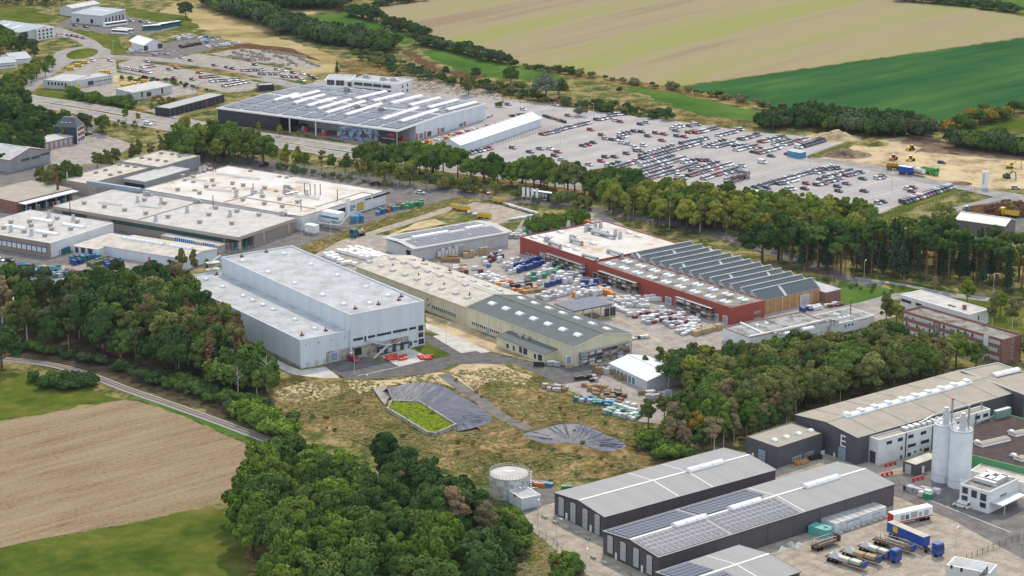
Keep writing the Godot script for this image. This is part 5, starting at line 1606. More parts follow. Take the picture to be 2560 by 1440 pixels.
func build_silos() -> void:
	var k := 0
	for e in [[400, 1290, "tall white silo with grey filter tower and red tipped pipe nearer the garage"], [697, 1400, "tall white silo with grey filter tower standing nearer the cube office"]]:
		var p := G(q(X1, e[0], e[1]))
		var t := thing("silo", e[2], "silo", stand(p))
		var h := 17.4
		var r := 3.25
		var b := MB.new()
		b.tube(Vector3.ZERO, UP * h, r, r, 32)
		part(t, "shell", b, M["silo"])
		for y in [2.2, 16.9]:
			var rb := MB.new()
			rb.tube(UP * y, UP * (y + 0.25), r + 0.05, r + 0.05, 32, false)
			part(t, "ring", rb, M["galv"])
		var d := MB.new()
		for i in 14:
			var a := TAU * i / 14
			d.tube(Vector3(cos(a) * 2.3, h, sin(a) * 2.3), Vector3(cos(a) * 2.3, h + 0.45, sin(a) * 2.3), 0.45, 0.3, 10)
		part(t, "roof_caps", d, M["silo"]).set_meta("kind", "stuff")
		var rl := MB.new()
		for i in 24:
			var a := TAU * i / 24
			var c := TAU * (i + 1) / 24
			rl.tube(Vector3(cos(a) * 3.1, h, sin(a) * 3.1), Vector3(cos(a) * 3.1, h + 1.1, sin(a) * 3.1), 0.04, 0.04, 4)
			for y in [0.55, 1.1]:
				rl.tube(Vector3(cos(a) * 3.1, h + y, sin(a) * 3.1), Vector3(cos(c) * 3.1, h + y, sin(c) * 3.1), 0.035, 0.035, 4)
		part(t, "railing", rl, M["galv"])
		var tw := MB.new()
		tw.box(Vector3(0.1, h + 2.0, 0.2), Vector3(1.7, 3.8, 1.6))
		tw.box(Vector3(0.1, h + 4.3, 0.2), Vector3(1.2, 1.0, 1.1))
		part(t, "filter_tower", tw, M["galv"])
		var pp := MB.new()
		pp.tube(Vector3(1.9, h - 0.5, -0.8), Vector3(1.9, h + 6.8, -0.8), 0.3, 0.3, 8)
		pp.tube(Vector3(0.8, h + 3.4, 0.3), Vector3(3.0, h + 0.9, 0.6), 0.14, 0.14, 6)
		pp.tube(Vector3(3.0, h + 0.9, 0.6), Vector3(3.4, h - 1.2, 0.6), 0.14, 0.14, 6)
		part(t, "pipe", pp, M["steel"])
		if k == 0:
			bx(t, "pipe_tip", Vector3(1.9, h + 7.0, -0.8), Vector3(0.65, 0.4, 0.65), M["red"])
		bx(t, "hatch", Vector3(0.2, 1.2, r), Vector3(0.8, 1.4, 0.1), M["galv"])
		k += 1

func build_tank() -> void:
	var p := G(q(X7, 755, 868))
	var t := thing("storage_tank", "round grey-white storage tank with weathered wall and top railing", "tank", stand(p))
	var r := 5.7
	var h := 6.2
	var b := MB.new()
	b.tube(Vector3.ZERO, UP * h, r, r, 40, false)
	part(t, "shell", b, M["tank"])
	var ro := MB.new()
	for i in 40:
		var a := TAU * i / 40
		var c := TAU * (i + 1) / 40
		ro.tri(UP * (h + 0.5), Vector3(cos(c) * r, h + 0.02, sin(c) * r), Vector3(cos(a) * r, h + 0.02, sin(a) * r))
	part(t, "roof", ro, M["roof_white"])
	bx(t, "roof_patch", Vector3(0, h + 0.5, -0.6), Vector3(3.0, 0.08, 0.9), M["trim_white"])
	var rl := MB.new()
	for i in 36:
		var a := TAU * i / 36
		var c := TAU * (i + 1) / 36
		var q0 := Vector3(cos(a) * 5.6, 0, sin(a) * 5.6)
		var q1 := Vector3(cos(c) * 5.6, 0, sin(c) * 5.6)
		rl.tube(q0 + UP * h, q0 + UP * (h + 1.1), 0.045, 0.045, 4)
		for y in [0.55, 1.1]:
			rl.tube(q0 + UP * (h + y), q1 + UP * (h + y), 0.04, 0.04, 4)
	part(t, "railing", rl, M["galv"])
	for y in [0.15, 3.1, 6.05]:
		var rb := MB.new()
		rb.tube(UP * y, UP * (y + 0.16), r + 0.05, r + 0.05, 40, false)
		part(t, "hoop", rb, M["fascia"])
	for i in 14:
		var a := 0.35 + i * 0.19
		bx(t, "wall_stiffener", Vector3(cos(a) * r, 1.55, sin(a) * r), Vector3(0.1, 2.9, 0.1), M["galv"])
	var ld := MB.new()
	for i in 12:
		ld.box(Vector3(r + 0.5, 0.4 + i * 0.55, -0.6), Vector3(0.6, 0.06, 0.5))
	ld.tube(Vector3(r + 0.75, 0, -0.35), Vector3(r + 0.75, h + 1.0, -0.35), 0.05, 0.05, 4)
	ld.tube(Vector3(r + 0.75, 0, -0.85), Vector3(r + 0.75, h + 1.0, -0.85), 0.05, 0.05, 4)
	part(t, "ladder", ld, M["galv"])
	var f := frame("pump_house", "small white pump house with sloping roof against the round tank", q(X7, 735, 775), q(X7, 1070, 990), q(X7, 1195, 662), 3.5)
	flat(f, "clad_white", "roof_clean", "trim_white", 0.0, -1.0, 0.0, 1.0, 3.5, 0.1)
	panel(f, "sign", "f", front(f, q(X7, 875, 930)), front(f, q(X7, 920, 890)), "red", 0.08)
	panel(f, "corner_post", "f", Vector3(f.L - 1.4, 0, 0), Vector3(f.L - 1.2, 3.3, 0), "galv", 0.06)

func build_left_works() -> void:
	# back hall
	var f := frame("factory", "wide white factory with stained flat roof, many vents and white east wall", Vector2(354, 472), Vector2(755, 541), Vector2(532, 407), 6.2)
	flat(f, "plaster", "roof_stained", "raw_concrete", 0.0, -1.0, 0.0, 1.0, 6.2, 0.3)
	vents(f, Y3, [80, 285, 195, 297, 415, 332, 647, 368, 770, 388, 347, 406, 690, 458, 1012, 420, 270, 478, 765, 555, 1010, 598, 1185, 545, 1390, 580, 1215, 630, 990, 515, 20, 440, 400, 210, 325, 230], 6.0, 1)
	vents(f, Y3, [100, 325, 200, 345, 665, 420, 430, 385, 215, 440, 900, 455, 1265, 395, 1185, 283, 1265, 293, 1320, 280, 850, 220, 1145, 450], 6.0, 4)
	vents(f, Y3, [278, 235, 325, 215, 980, 490, 690, 505, 1495, 500, 875, 480], 6.0, 2)
	vents(f, Y3, [1470, 475, 1535, 488, 1590, 492, 1845, 555, 1430, 665, 425, 225, 455, 225, 1650, 490], 6.0, 3)
	vents(f, Y3, [1265, 470, 1270, 420, 330, 205], 6.0, 5)
	tubes(f, "duct", [at(f, q(Y3, 1250, 485), 6.8), at(f, q(Y3, 1395, 455), 6.8)], 0.45, "steel")
	for e in [[475, 250, 950, 315], [100, 305, 340, 335], [370, 425, 625, 455], [1365, 505, 1630, 540], [1375, 345, 1520, 358]]:
		barrel(f, at(f, q(Y3, e[0], e[1]), 6.0), at(f, q(Y3, e[2], e[3]), 6.0), 1.6, 0.25, 0, "roof_cream")
	var j := MB.new()
	for e in [[545, 570, 960, 460], [770, 515, 1600, 650], [1600, 625, 2130, 458], [2130, 458, 2250, 475]]:
		j.bar(at(f, q(Y3, e[0], e[1]), 6.1), at(f, q(Y3, e[2], e[3]), 6.1), 0.5, 0.25)
	part(f.n, "roof_upstand", j, M["fascia"])
	row(f, "window", "r", q(Y3, 2160, 555), q(Y3, 2235, 515), 2, "glass", 0.08, "trim_dark", f.L)
	row(f, "window", "r", q(Y3, 2250, 535), q(Y3, 2445, 450), 6, "glass", 0.06, "trim_dark", f.L)
	panel(f, "gate", "r", side(f, q(Y3, 2075, 670), f.L), side(f, q(Y3, 2135, 570), f.L), "yellow", 0.12, "trim_dark")
	panel(f, "gate", "r", side(f, q(Y3, 1970, 690), f.L), side(f, q(Y3, 2050, 590), f.L), "roller_blue", 0.1, "trim_white")
	panel(f, "open_bay", "r", side(f, q(Y3, 1765, 740), f.L), side(f, q(Y3, 1935, 625), f.L), "inside", 0.08, "trim_white")
	row(f, "window", "r", q(Y3, 1690, 712), q(Y3, 1750, 668), 2, "glass", 0.1, "trim_dark", f.L)
	panel(f, "flue", "r", side(f, q(Y3, 1940, 760), f.L), side(f, q(Y3, 1968, 520), f.L), "trim_white", 0.9)
	# filter plant on the corner
	var t := thing("filter_plant", "white and blue dust filter vessels with grey pipes at the factory corner", "machine", facing(G(q(Y3, 1700, 860)), f.u))
	bx(t, "filter_vessel", Vector3(3, 5.2, -2), Vector3(9, 3.4, 4), M["trim_white"])
	bx(t, "blue_band", Vector3(3, 4.6, 0.02), Vector3(9.04, 1.0, 0.1), M["goods_sky"])
	for i in 5:
		bx(t, "hopper_leg", Vector3(-1 + i * 2, 1.8, -0.5), Vector3(0.25, 3.6, 0.25), M["galv"])
	var pp := MB.new()
	pp.tube(Vector3(-14, 5.2, -3), Vector3(-2, 4.4, -2), 0.6, 0.6)
	pp.tube(Vector3(-3, 1.6, 1.0), Vector3(9, 2.2, 1.0), 0.5, 0.5)
	pp.tube(Vector3(9, 2.2, 1.0), Vector3(11, 6.0, -2), 0.5, 0.5)
	part(t, "pipe", pp, M["galv"])
	var c := thing("container", "white container standing on the yard below the factory corner", "container", facing(G(q(Y3, 1555, 930)), f.u))
	bx(c, "box", Vector3(0, 2.3, 0), Vector3(5.4, 3.2, 3.0), M["trim_white"])
	bx(c, "base", Vector3(0, 0.35, 0), Vector3(5.2, 0.7, 2.9), M["goods_grey"])
	# front hall with open bays
	var g := frame("factory", "flat white roofed factory with green glazed band and open loading bays", Vector2(134, 515), Vector2(596, 592.5), Vector2(295, 473.6), 6.0)
	var xo := front(g, q(Y3, 555, 1000)).x
	var dr := -at(g, Vector2(744, 547)).z
	var w := MB.new()
	w.box(Vector3(xo / 2, 2.75, -g.D / 2), Vector3(xo, 5.5, g.D))
	w.box(Vector3((xo + g.L) / 2 + 0.1, 2.75, -dr / 2 - 5.0), Vector3(g.L - xo - 0.6, 5.5, dr - 10.0))
	part(g.n, "wall", w, M["fascia_dark"])
	var r := MB.new()
	r.box(Vector3(g.L / 2, 5.7, -g.D / 2), Vector3(g.L, 0.3, g.D))
	part(g.n, "roof", r, M["roof_white"])
	var fa := MB.new()
	fa.box(Vector3(g.L / 2, 5.3, 0.1), Vector3(g.L + 0.3, 1.4, 0.3))
	fa.box(Vector3(g.L + 0.1, 5.3, -g.D / 2), Vector3(0.3, 1.4, g.D))
	fa.box(Vector3(-0.1, 5.3, -g.D / 2), Vector3(0.3, 1.4, g.D))
	part(g.n, "fascia", fa, M["fascia"])
	row(g, "window", "f", q(4, 465, 165), q(4, 645, 155), 9, "glass_green", 0.04, "trim_dark")
	row(g, "window", "f", q(4, 830, 230), q(4, 1190, 248), 16, "glass_green", 0.04, "trim_dark")
	row(g, "window", "f", q(4, 1190, 290), q(4, 1660, 318), 20, "glass_green", 0.04, "trim_dark")
	for e in [[725, 965], [1070, 880], [1390, 790]]:
		var p := at(g, q(Y3, e[0], e[1]))
		bx(g.n, "post", Vector3(g.L - 0.4, 2.5, p.z + (0.5 if p.z < -1 else -0.5)), Vector3(0.6, 5.0, 0.6), M["galv"])
		bx(g.n, "post_guard", Vector3(g.L - 0.4, 0.5, p.z + (0.5 if p.z < -1 else -0.5)), Vector3(0.8, 1.0, 0.8), M["yellow"])
	for i in 26:
		var m: String = ["wood", "goods_maroon", "wrap", "goods_grey", "goods_teal"][rng.randi() % 5]
		bx(g.n, "stored_goods", Vector3(lerpf(xo + 1, g.L - 2, rng.randf()), 1.3, -rf(1, 9.5)), Vector3(1.2, 2.6, 1.2), M[m])
	bx(g.n, "bay_wall", Vector3(g.L - 2.5, 1.5, -dr * 0.75), Vector3(4, 3.0, 6), M["trim_white"])
	vents(g, 4, [627, 90, 777, 115, 928, 140, 1085, 165, 1075, 65, 1225, 90, 1250, 190, 1487, 230, 1555, 175, 1605, 125, 1725, 240, 1765, 150, 1927, 178], 5.85, 1)
	vents(g, 4, [1025, 75, 1200, 85, 1393, 150, 1160, 215, 1712, 180], 5.85, 2)
	vents(g, 4, [1587, 105, 523, 160, 1885, 15], 5.85, 3)
	vents(g, 4, [1095, 25, 1465, 80, 2110, 175], 5.85, 5)
	for e in [[740, 75, 900, 98], [1030, 100, 1195, 118]]:
		barrel(g, at(g, q(4, e[0], e[1])), at(g, q(4, e[2], e[3])), 1.4, 0.2, 0, "roof_cream")
	var uj := MB.new()
	uj.bar(at(g, q(4, 1030, 205)), at(g, q(4, 1480, 75)), 0.5, 0.4)
	part(g.n, "roof_upstand", uj, M["fascia"])
	# low strip with blue windows
	var s := frame("office_strip", "low white roofed office strip with bright blue windows before the glazed band", q(4, 1195, 320), q(4, 1630, 400), q(4, 1215, 300), 3.2)
	flat(s, "fascia", "roof_white", "roof_cream", 0.0, -1.0, 0.0, 1.0, 3.2, 0.3)
	row(s, "window", "f", q(4, 1300, 365), q(4, 1450, 362), 10, "glass_blue", 0.06, "trim_white")
	row(s, "window", "f", q(4, 1510, 400), q(4, 1600, 390), 6, "glass_blue", 0.06, "trim_white")
	# south-west hall
	var k := frame("factory", "flat roofed factory with brown front, blue window frames and white end wall", Vector2(-85, 572), Vector2(126, 607), Vector2(80, 525), 6.2)
	flat(k, "clad_brown_dk", "roof_white", "trim_white", 0.0, -1.0, 0.0, 1.0, 6.2, 0.25)
	panel(k, "end_wall", "r", Vector3(k.L, 0, -k.D), Vector3(k.L, 6.0, 0), "plaster", 0.06)
	panel(k, "blue_band", "f", front(k, q(X5, -200, 420)), front(k, q(X5, 765, 512)), "trim_blue", 0.04)
	var wa := front(k, q(X5, 0, 480))
	var wb := front(k, q(X5, 765, 530))
	for i in 14:
		panel(k, "window", "f", Vector3(lerpf(wa.x - 12, wb.x, (i + 0.03) / 14.0), 1.6, 0), Vector3(lerpf(wa.x - 12, wb.x, (i + 0.97) / 14.0), 3.9, 0), "clad_white", 0.07, "trim_dark")
	for e in [[520, 50, 870, 105], [100, 165, 430, 218], [1040, 140, 1380, 195], [605, 255, 950, 310]]:
		barrel(k, at(k, q(X5, e[0], e[1]), 6.0), at(k, q(X5, e[2], e[3]), 6.0), 2.4, 0.5, 0)
	vents(k, X5, [60, 210, 180, 115, 485, 105, 510, 172, 395, 270, 825, 165, 845, 230, 935, 55, 735, 335, 1160, 225, 1265, 110], 6.0, 1)
	vents(k, X5, [180, 255, 520, 315, 1200, 75, 800, 15], 6.0, 2)
	# white low halls
	var d := frame("storage_hall", "low white hall with barrel rooflights between the blue crates and factory", q(4, 770, 398), q(4, 1390, 500), q(4, 860, 300), 4.2)
	gable(d, "clad_white", "roof_cream", 1.2, "x", "trim_white")
	barrel(d, Vector3(d.L * 0.05, 5.3, -d.D / 2), Vector3(d.L * 0.55, 5.3, -d.D / 2), 1.6, 0.5, 9)
	barrel(d, Vector3(d.L * 0.62, 5.3, -d.D / 2), Vector3(d.L * 0.88, 5.3, -d.D / 2), 1.6, 0.5, 5)
	panel(d, "door", "f", front(d, q(4, 1105, 505)), front(d, q(4, 1118, 485)), "red", 0.08)
	var l := frame("loading_hall", "low loading hall with three dark dock gates beside the white end wall", q(4, 545, 395), q(4, 725, 425), q(4, 740, 292), 3.9)
	flat(l, "plaster", "roof_cream", "trim_white", 0.0, -1.0, 0.0, 1.0, 3.9, 0.15)
	for e in [[560, 450, 590, 408], [605, 460, 640, 412], [655, 465, 695, 420]]:
		panel(l, "dock_gate", "f", front(l, q(4, e[0], e[1])), front(l, q(4, e[2], e[3])), "trim_dark", 0.3, "trim_white")
	# north-west cluster
	var a := frame("brick_works", "old brick works with tan flat roof and open sided canopy", q(Y2, -300, 1010), q(Y2, 190, 1110), q(Y2, 390, 858), 5.0)
	flat(a, "brick_red", "roof_tan", "roof_cream", 0.0, -1.0, 0.0, 1.0, 5.0, 0.2)
	panel(a, "canopy", "r", Vector3(a.L, 4.0, -a.D), Vector3(a.L, 4.3, -1), "membrane_blue", 4.5)
	for i in 6:
		bx(a.n, "canopy_post", Vector3(a.L + 4.2, 2.0, -2 - i * (a.D - 4) / 5.0), Vector3(0.2, 4.0, 0.2), M["galv"])
	panel(a, "open_bay", "r", Vector3(a.L, 0.1, -a.D + 2), Vector3(a.L, 3.6, -4), "inside", 0.05)
	for i in 10:
		bx(a.n, "stored_goods", Vector3(a.L + rf(0.8, 3.6), 0.9, -4 - i * (a.D - 8) / 10.0), Vector3(1.4, 1.8, 1.4), M[["goods_teal", "goods_grey", "wood", "wrap"][i % 4]])
	tubes(a, "chimney", [at(a, q(Y2, 685, 965), 5.0), at(a, q(Y2, 685, 965), 5.0) + UP * 8.0], 0.55, "rust")
	tubes(a, "flue", [at(a, q(Y2, 800, 890), 5.0), at(a, q(Y2, 800, 890), 5.0) + UP * 5.0], 0.25, "galv")
	var b := frame("factory", "cream roofed factory wing with small curved vents beside the pine row", q(Y2, 690, 838), q(Y2, 1040, 898), q(Y2, 1390, 632), 5.2)
	flat(b, "fascia", "roof_cream", "raw_concrete", 0.0, -1.0, 0.0, 1.0, 5.2, 0.3)
	row(b, "window", "r", q(Y2, 1080, 985), q(Y2, 1220, 945), 6, "glass_green", 0.06, "trim_dark", b.L)
	for e in [[1140, 765], [1250, 735], [1415, 670], [1510, 685], [1605, 695], [1310, 790], [1420, 760]]:
		vent(b, at(b, q(Y2, e[0], e[1])), 4)
	var b2 := frame("factory", "cream roofed factory hall with grey rear wall below the copper leaved shrubs", q(Y2, 1425, 628), q(Y2, 1885, 698), q(Y2, 1925, 497), 6.0)
	flat(b2, "clad_mid", "roof_cream", "raw_concrete", 0.0, -1.0, 0.0, 1.0, 6.0, 0.3)
	for e in [[1680, 590], [1775, 605], [1870, 617], [1965, 630], [2040, 545], [1910, 535], [2130, 575]]:
		vent(b2, at(b2, q(Y2, e[0], e[1])), 4)
	var ca := frame("canopy_hall", "pale grey canopy roof between the cream wing and the vented factory", q(Y2, 1462, 832), q(Y2, 1722, 872), q(Y2, 2000, 682), 5.0)
	flat(ca, "clad_mid", "roof_pale", "galv", 0.0, -1.0, 0.0, 1.0, 5.0, 0.15)
	panel(ca, "open_bay", "f", Vector3(0.5, 0, 0), Vector3(ca.L - 0.5, 3.4, 0), "inside", 0.05)
	var br := thing("conveyor_bridge", "blue-grey enclosed conveyor bridge on trestles linking two factories", "bridge", stand(G(q(Y2, 1110, 985))))
	var p0 := G(q(Y2, 1040, 880), 6.5) - br.position
	var p1 := G(q(Y2, 1670, 975), 7.0) - br.position
	var mb := MB.new()
	mb.bar(p0, p1, 1.8, 1.6)
	part(br, "gallery", mb, M["galv_blue"])
	for i in 3:
		var leg := MB.new()
		var c0 := p0.lerp(p1, 0.1 + i * 0.35)
		for sx in [-1.2, 1.2]:
			leg.tube(Vector3(c0.x + sx, 0, c0.z), Vector3(c0.x, c0.y - 0.8, c0.z), 0.15, 0.15, 6)
		part(br, "trestle", leg, M["galv"])
	# fire station like group on the far left
	var h := frame("town_house", "white house with dark mansard roof and rows of small windows by the forecourt", q(Y2, 650, 218), q(Y2, 908, 230), q(Y2, 735, 195), 8.4)
	h.D = -at(h, q(Y2, 1015, 188)).z
	var hw := MB.new()
	hw.box(Vector3(h.L / 2, 4.2, -h.D / 2), Vector3(h.L, 8.4, h.D))
	part(h.n, "wall", hw, M["plaster"])
	panel(h, "slate_front", "f", Vector3(0, 0, 0), Vector3(h.L, 8.3, 0), "clad_navy", 0.06)
	var hr := MB.new()
	var rz := 4.2
	var ri := [Vector3(h.L * 0.25, 8.4 + rz, -h.D * 0.4), Vector3(h.L * 0.8, 8.4 + rz, -h.D * 0.4), Vector3(h.L * 0.8, 8.4 + rz, -h.D * 0.6), Vector3(h.L * 0.25, 8.4 + rz, -h.D * 0.6)]
	var eb := [Vector3(-0.3, 8.3, 0.3), Vector3(h.L + 0.3, 8.3, 0.3), Vector3(h.L + 0.3, 8.3, -h.D - 0.3), Vector3(-0.3, 8.3, -h.D - 0.3)]
	for i in 4:
		hr.quad(eb[i], eb[(i + 1) % 4], ri[(i + 1) % 4], ri[i])
	hr.quad(ri[0], ri[1], ri[2], ri[3])
	part(h.n, "roof", hr, M["roof_dark"])
	for i in 3:
		for fl in 3:
			for sd in 2:
				panel(h, "window", "r", Vector3(h.L, 1.0 + fl * 2.6, -h.D * (0.12 + i * 0.3 + sd * 0.13)), Vector3(h.L, 2.5 + fl * 2.6, -h.D * (0.12 + i * 0.3 + sd * 0.13) - 0.9), "glass", 0.05, "trim_red")
	for i in 3:
		bx(h.n, "roof_window", Vector3(h.L * (0.3 + i * 0.18), 10.4, -h.D * 0.17), Vector3(1.0, 0.1, 1.2), M["dome"])
	var ga := frame("vehicle_hall", "low grey garage hall with red framed doors beside the white house", q(Y2, 525, 408), q(Y2, 915, 320), q(Y2, 380, 362), 4.0)
	gable(ga, "clad_mid", "roof_pale", 1.0, "x", "trim_white")
	for i in 7:
		panel(ga, "red_door", "f", Vector3(ga.L * (i + 0.1) / 7.0, 0, 0), Vector3(ga.L * (i + 0.85) / 7.0, 3.3, 0), "roller", 0.1, "red")
	var gg := frame("vehicle_hall", "low hall with green roof between the grey hall and garages", q(Y2, 190, 440), q(Y2, 525, 405), q(Y2, 120, 418), 3.8)
	mono(gg, "clad_mid", "roof_green", 1.0, "trim_white")
	var hh := frame("storage_hall", "grey gabled hall with dark window strips and red corner trim", q(Y2, 120, 618), q(Y2, 592, 497), q(Y2, -280, 568), 6.0)
	gable(hh, "clad_mid", "roof_pale", 3.4, "z", "trim_red")
	for e in [[248, 638, 352, 605], [372, 612, 468, 578], [482, 570, 586, 540]]:
		row(hh, "window", "f", q(Y2, e[0], e[1]), q(Y2, e[2], e[3] - 22), 1, "glass_green", 0.03, "trim_dark")

func build_far_hall() -> void:
	var f := frame("sales_hall", "huge dealer hall with solar panels, bright white rooflight strips and tractor billboard", Vector2(544, 269), Vector2(994, 326), Vector2(793, 210), 8.2)
	var L := f.L
	var D := f.D
	var rise := 0.9
	var xa := front(f, Vector2(699, 300)).x
	var xb := front(f, Vector2(850, 330)).x
	var w := MB.new()
	w.quad(Vector3(0, 0, 0), Vector3(xa, 0, 0), Vector3(xa, 8.2, 0), Vector3(0, 8.2, 0))
	w.quad(Vector3(0, 0, -D), Vector3(0, 0, 0), Vector3(0, 8.2, 0), Vector3(0, 8.2, -D))
	w.quad(Vector3(xa, 0, 0), Vector3(xa, 0, -16), Vector3(xa, 8.2, -16), Vector3(xa, 8.2, 0))
	part(f.n, "dark_wall", w, M["clad_black"])
	var g := MB.new()
	g.quad(Vector3(xa, 0, -16), Vector3(L, 0, -16), Vector3(L, 8.2, -16), Vector3(xa, 8.2, -16))
	g.quad(Vector3(L, 0, -16), Vector3(L, 0, -D), Vector3(L, 8.2, -D), Vector3(L, 8.2, -16))
	g.tri(Vector3(L, 8.2, 0), Vector3(L, 8.2, -D), Vector3(L, 8.2 + rise, -D / 2))
	g.quad(Vector3(L, 0, -D), Vector3(0, 0, -D), Vector3(0, 8.2, -D), Vector3(L, 8.2, -D))
	part(f.n, "wall", g, M["clad_white"])
	var r := MB.new()
	r.quad(Vector3(0, 8.25, 0.3), Vector3(L + 0.3, 8.25, 0.3), Vector3(L + 0.3, 8.3 + rise, -D / 2), Vector3(0, 8.3 + rise, -D / 2))
	r.quad(Vector3(0, 8.3 + rise, -D / 2), Vector3(L + 0.3, 8.3 + rise, -D / 2), Vector3(L + 0.3, 8.25, -D), Vector3(0, 8.25, -D))
	part(f.n, "roof", r, M["roof_clean"])
	var ed := MB.new()
	ed.box(Vector3(L / 2, 7.95, 0.35), Vector3(L + 0.8, 0.8, 0.3))
	ed.bar(Vector3(L + 0.35, 8.0, 0), Vector3(L + 0.35, 8.05 + rise, -D / 2), 0.3, 0.8)
	ed.bar(Vector3(L + 0.35, 8.0, -D), Vector3(L + 0.35, 8.05 + rise, -D / 2), 0.3, 0.8)
	part(f.n, "fascia", ed, M["trim_white"])
	for i in 5:
		bx(f.n, "canopy_post", Vector3(xa + 6 + i * (L - xa - 7) / 4.0, 3.9, -0.4), Vector3(0.5, 7.8, 0.5), M["trim_white"])
	# panels: each slope in blocks, single panels too small to tell apart
	for s in 2:
		for i in 9:
			for k in 3:
				var x0 := L * (0.015 + i * 0.11)
				var z0 := (D / 2) * (0.06 + k * 0.31)
				var y0 := 8.35 + rise * z0 / (D / 2)
				var dz := (D / 2) * 0.27
				var o := Vector3(x0, y0, -z0) if s == 0 else Vector3(x0, y0, -D + z0)
				var bv := Vector3(0, rise * dz / (D / 2), -dz if s == 0 else dz)
				panel_field(f, o, Vector3(L * 0.095, 0, 0), bv, 8, 8, 0.02)
	var roof_y := func(z: float) -> float: return 8.35 + rise * (1.0 - absf(z + D / 2) / (D / 2))
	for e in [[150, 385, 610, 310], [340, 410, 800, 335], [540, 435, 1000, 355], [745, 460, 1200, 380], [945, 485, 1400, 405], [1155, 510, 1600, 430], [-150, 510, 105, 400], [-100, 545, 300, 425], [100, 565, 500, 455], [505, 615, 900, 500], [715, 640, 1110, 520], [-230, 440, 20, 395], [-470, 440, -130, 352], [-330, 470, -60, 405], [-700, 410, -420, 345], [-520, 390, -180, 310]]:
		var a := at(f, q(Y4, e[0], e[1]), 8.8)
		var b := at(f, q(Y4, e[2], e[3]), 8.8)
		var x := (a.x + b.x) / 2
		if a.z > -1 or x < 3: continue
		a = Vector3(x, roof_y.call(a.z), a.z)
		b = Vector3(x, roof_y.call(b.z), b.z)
		barrel(f, a, b, 3.0, 0.7, 0, "dome_glare")
	for e in [[500, 510], [235, 480], [120, 285]]:
		vent(f, at(f, q(Y4, e[0], e[1]), 8.8), 5)
	# billboard
	var bb := front(f, q(Y4, 45, 830), 0.1)
	var bt := front(f, q(Y4, 668, 740), 0.1)
	var y1 := front(f, q(Y4, 300, 690), 0.1).y
	var bo := bx(f.n, "billboard", Vector3((bb.x + bt.x) / 2, 3.7, 0.15), Vector3(bt.x - bb.x, 7.2, 0.3), M["trim_dark"])
	var bm := StandardMaterial3D.new()
	bm.albedo_texture = billboard_print()
	bm.roughness = 0.6
	var pr := MB.new()
	var wd := bt.x - bb.x
	pr.quad(Vector3(-wd / 2, -3.5, 0), Vector3(wd / 2, -3.5, 0), Vector3(wd / 2, 3.5, 0), Vector3(-wd / 2, 3.5, 0))
	pr.uv = PackedVector2Array([Vector2(0, 1), Vector2(1, 1), Vector2(1, 0), Vector2(0, 0)])
	inst(f.n, "billboard_print", pr.mesh(bm), null, Transform3D(Basis(), Vector3((bb.x + bt.x) / 2, 3.7, 0.32)))
	# gates with red signs on the east wall
	for e in [[912, 835, 962, 752], [1003, 808, 1052, 730], [1148, 775, 1196, 692], [1355, 722, 1404, 640], [1655, 645, 1700, 565]]:
		panel(f, "gate", "r", side(f, q(Y4, e[0], e[1]), L), side(f, q(Y4, e[2], e[3]), L), "trim_dark" if e[0] == 1003 else "roller_dark", 0.1, "trim_white")
	for e in [[885, 850, 900, 765], [975, 822, 990, 742], [1123, 785, 1138, 705], [1413, 680, 1430, 632], [1713, 632, 1726, 555]]:
		panel(f, "sign_panel", "r", side(f, q(Y4, e[0], e[1]), L), side(f, q(Y4, e[2], e[3]), L), "sign_red", 0.15)
	for i in 14:
		bx(f.n, "red_machine", Vector3(lerpf(xa + 4, L - 3, rng.randf()), 1.2, -rf(2, 13)), Vector3(2.2, 2.2, 1.8), M[["sign_red", "goods_black", "wrap"][i % 3]])
	for i in 12:
		panel(f, "wall_joint", "f", Vector3(xa * i / 12.0, 0, 0), Vector3(xa * i / 12.0 + 0.1, 7.6, 0), "trim_dark", 0.05)
	var o2 := frame("office_block", "white flat roofed office with dark window bands behind the dealer hall", q(Y4, 170, 165), q(Y4, 690, 215), q(Y4, 340, 120), 8.6)
	flat(o2, "plaster", "roof_clean", "trim_white", 0.0, -1.0, 0.0, 1.0, 8.6, 0.4)
	for fl in 2:
		var ya := 5.4 - fl * 3.0
		for i in 4:
			panel(o2, "window_band", "f", Vector3(o2.L * (0.06 + i * 0.2), ya, 0), Vector3(o2.L * (0.06 + i * 0.2 + 0.18), ya + 1.7, 0), "glass", 0.06, "trim_dark")
		for i in 2:
			panel(o2, "window", "r", Vector3(o2.L, ya, -o2.D * (0.25 + i * 0.35)), Vector3(o2.L, ya + 1.6, -o2.D * (0.25 + i * 0.35) - 1.2), "glass", 0.06, "trim_dark")
	vents(o2, Y4, [330, 150, 520, 175, 630, 185], 8.3, 5)
	var o3 := frame("office_block", "lower white office wing with tall dark windows at the conifer", q(Y4, -130, 175), q(Y4, 165, 180), q(Y4, 60, 115), 8.0)
	flat(o3, "plaster", "roof_clean", "trim_white", 0.0, -1.0, 0.0, 1.0, 8.0, 0.4)
	for e in [[0, 235, 90, 180], [128, 250, 170, 200], [-100, 230, -20, 175]]:
		row(o3, "window", "f", q(Y4, e[0], e[1]), q(Y4, e[2], e[3]), 2, "glass", 0.05, "trim_dark")
	var t := frame("long_tent", "long white arched storage tent with grey walls between dealer hall and storage lot", q(Y4, 1140, 868), q(Y4, 1370, 897), q(Y4, 2170, 585), 4.3)
	gable(t, "clad_white", "membrane", 2.6, "z", "trim_white")
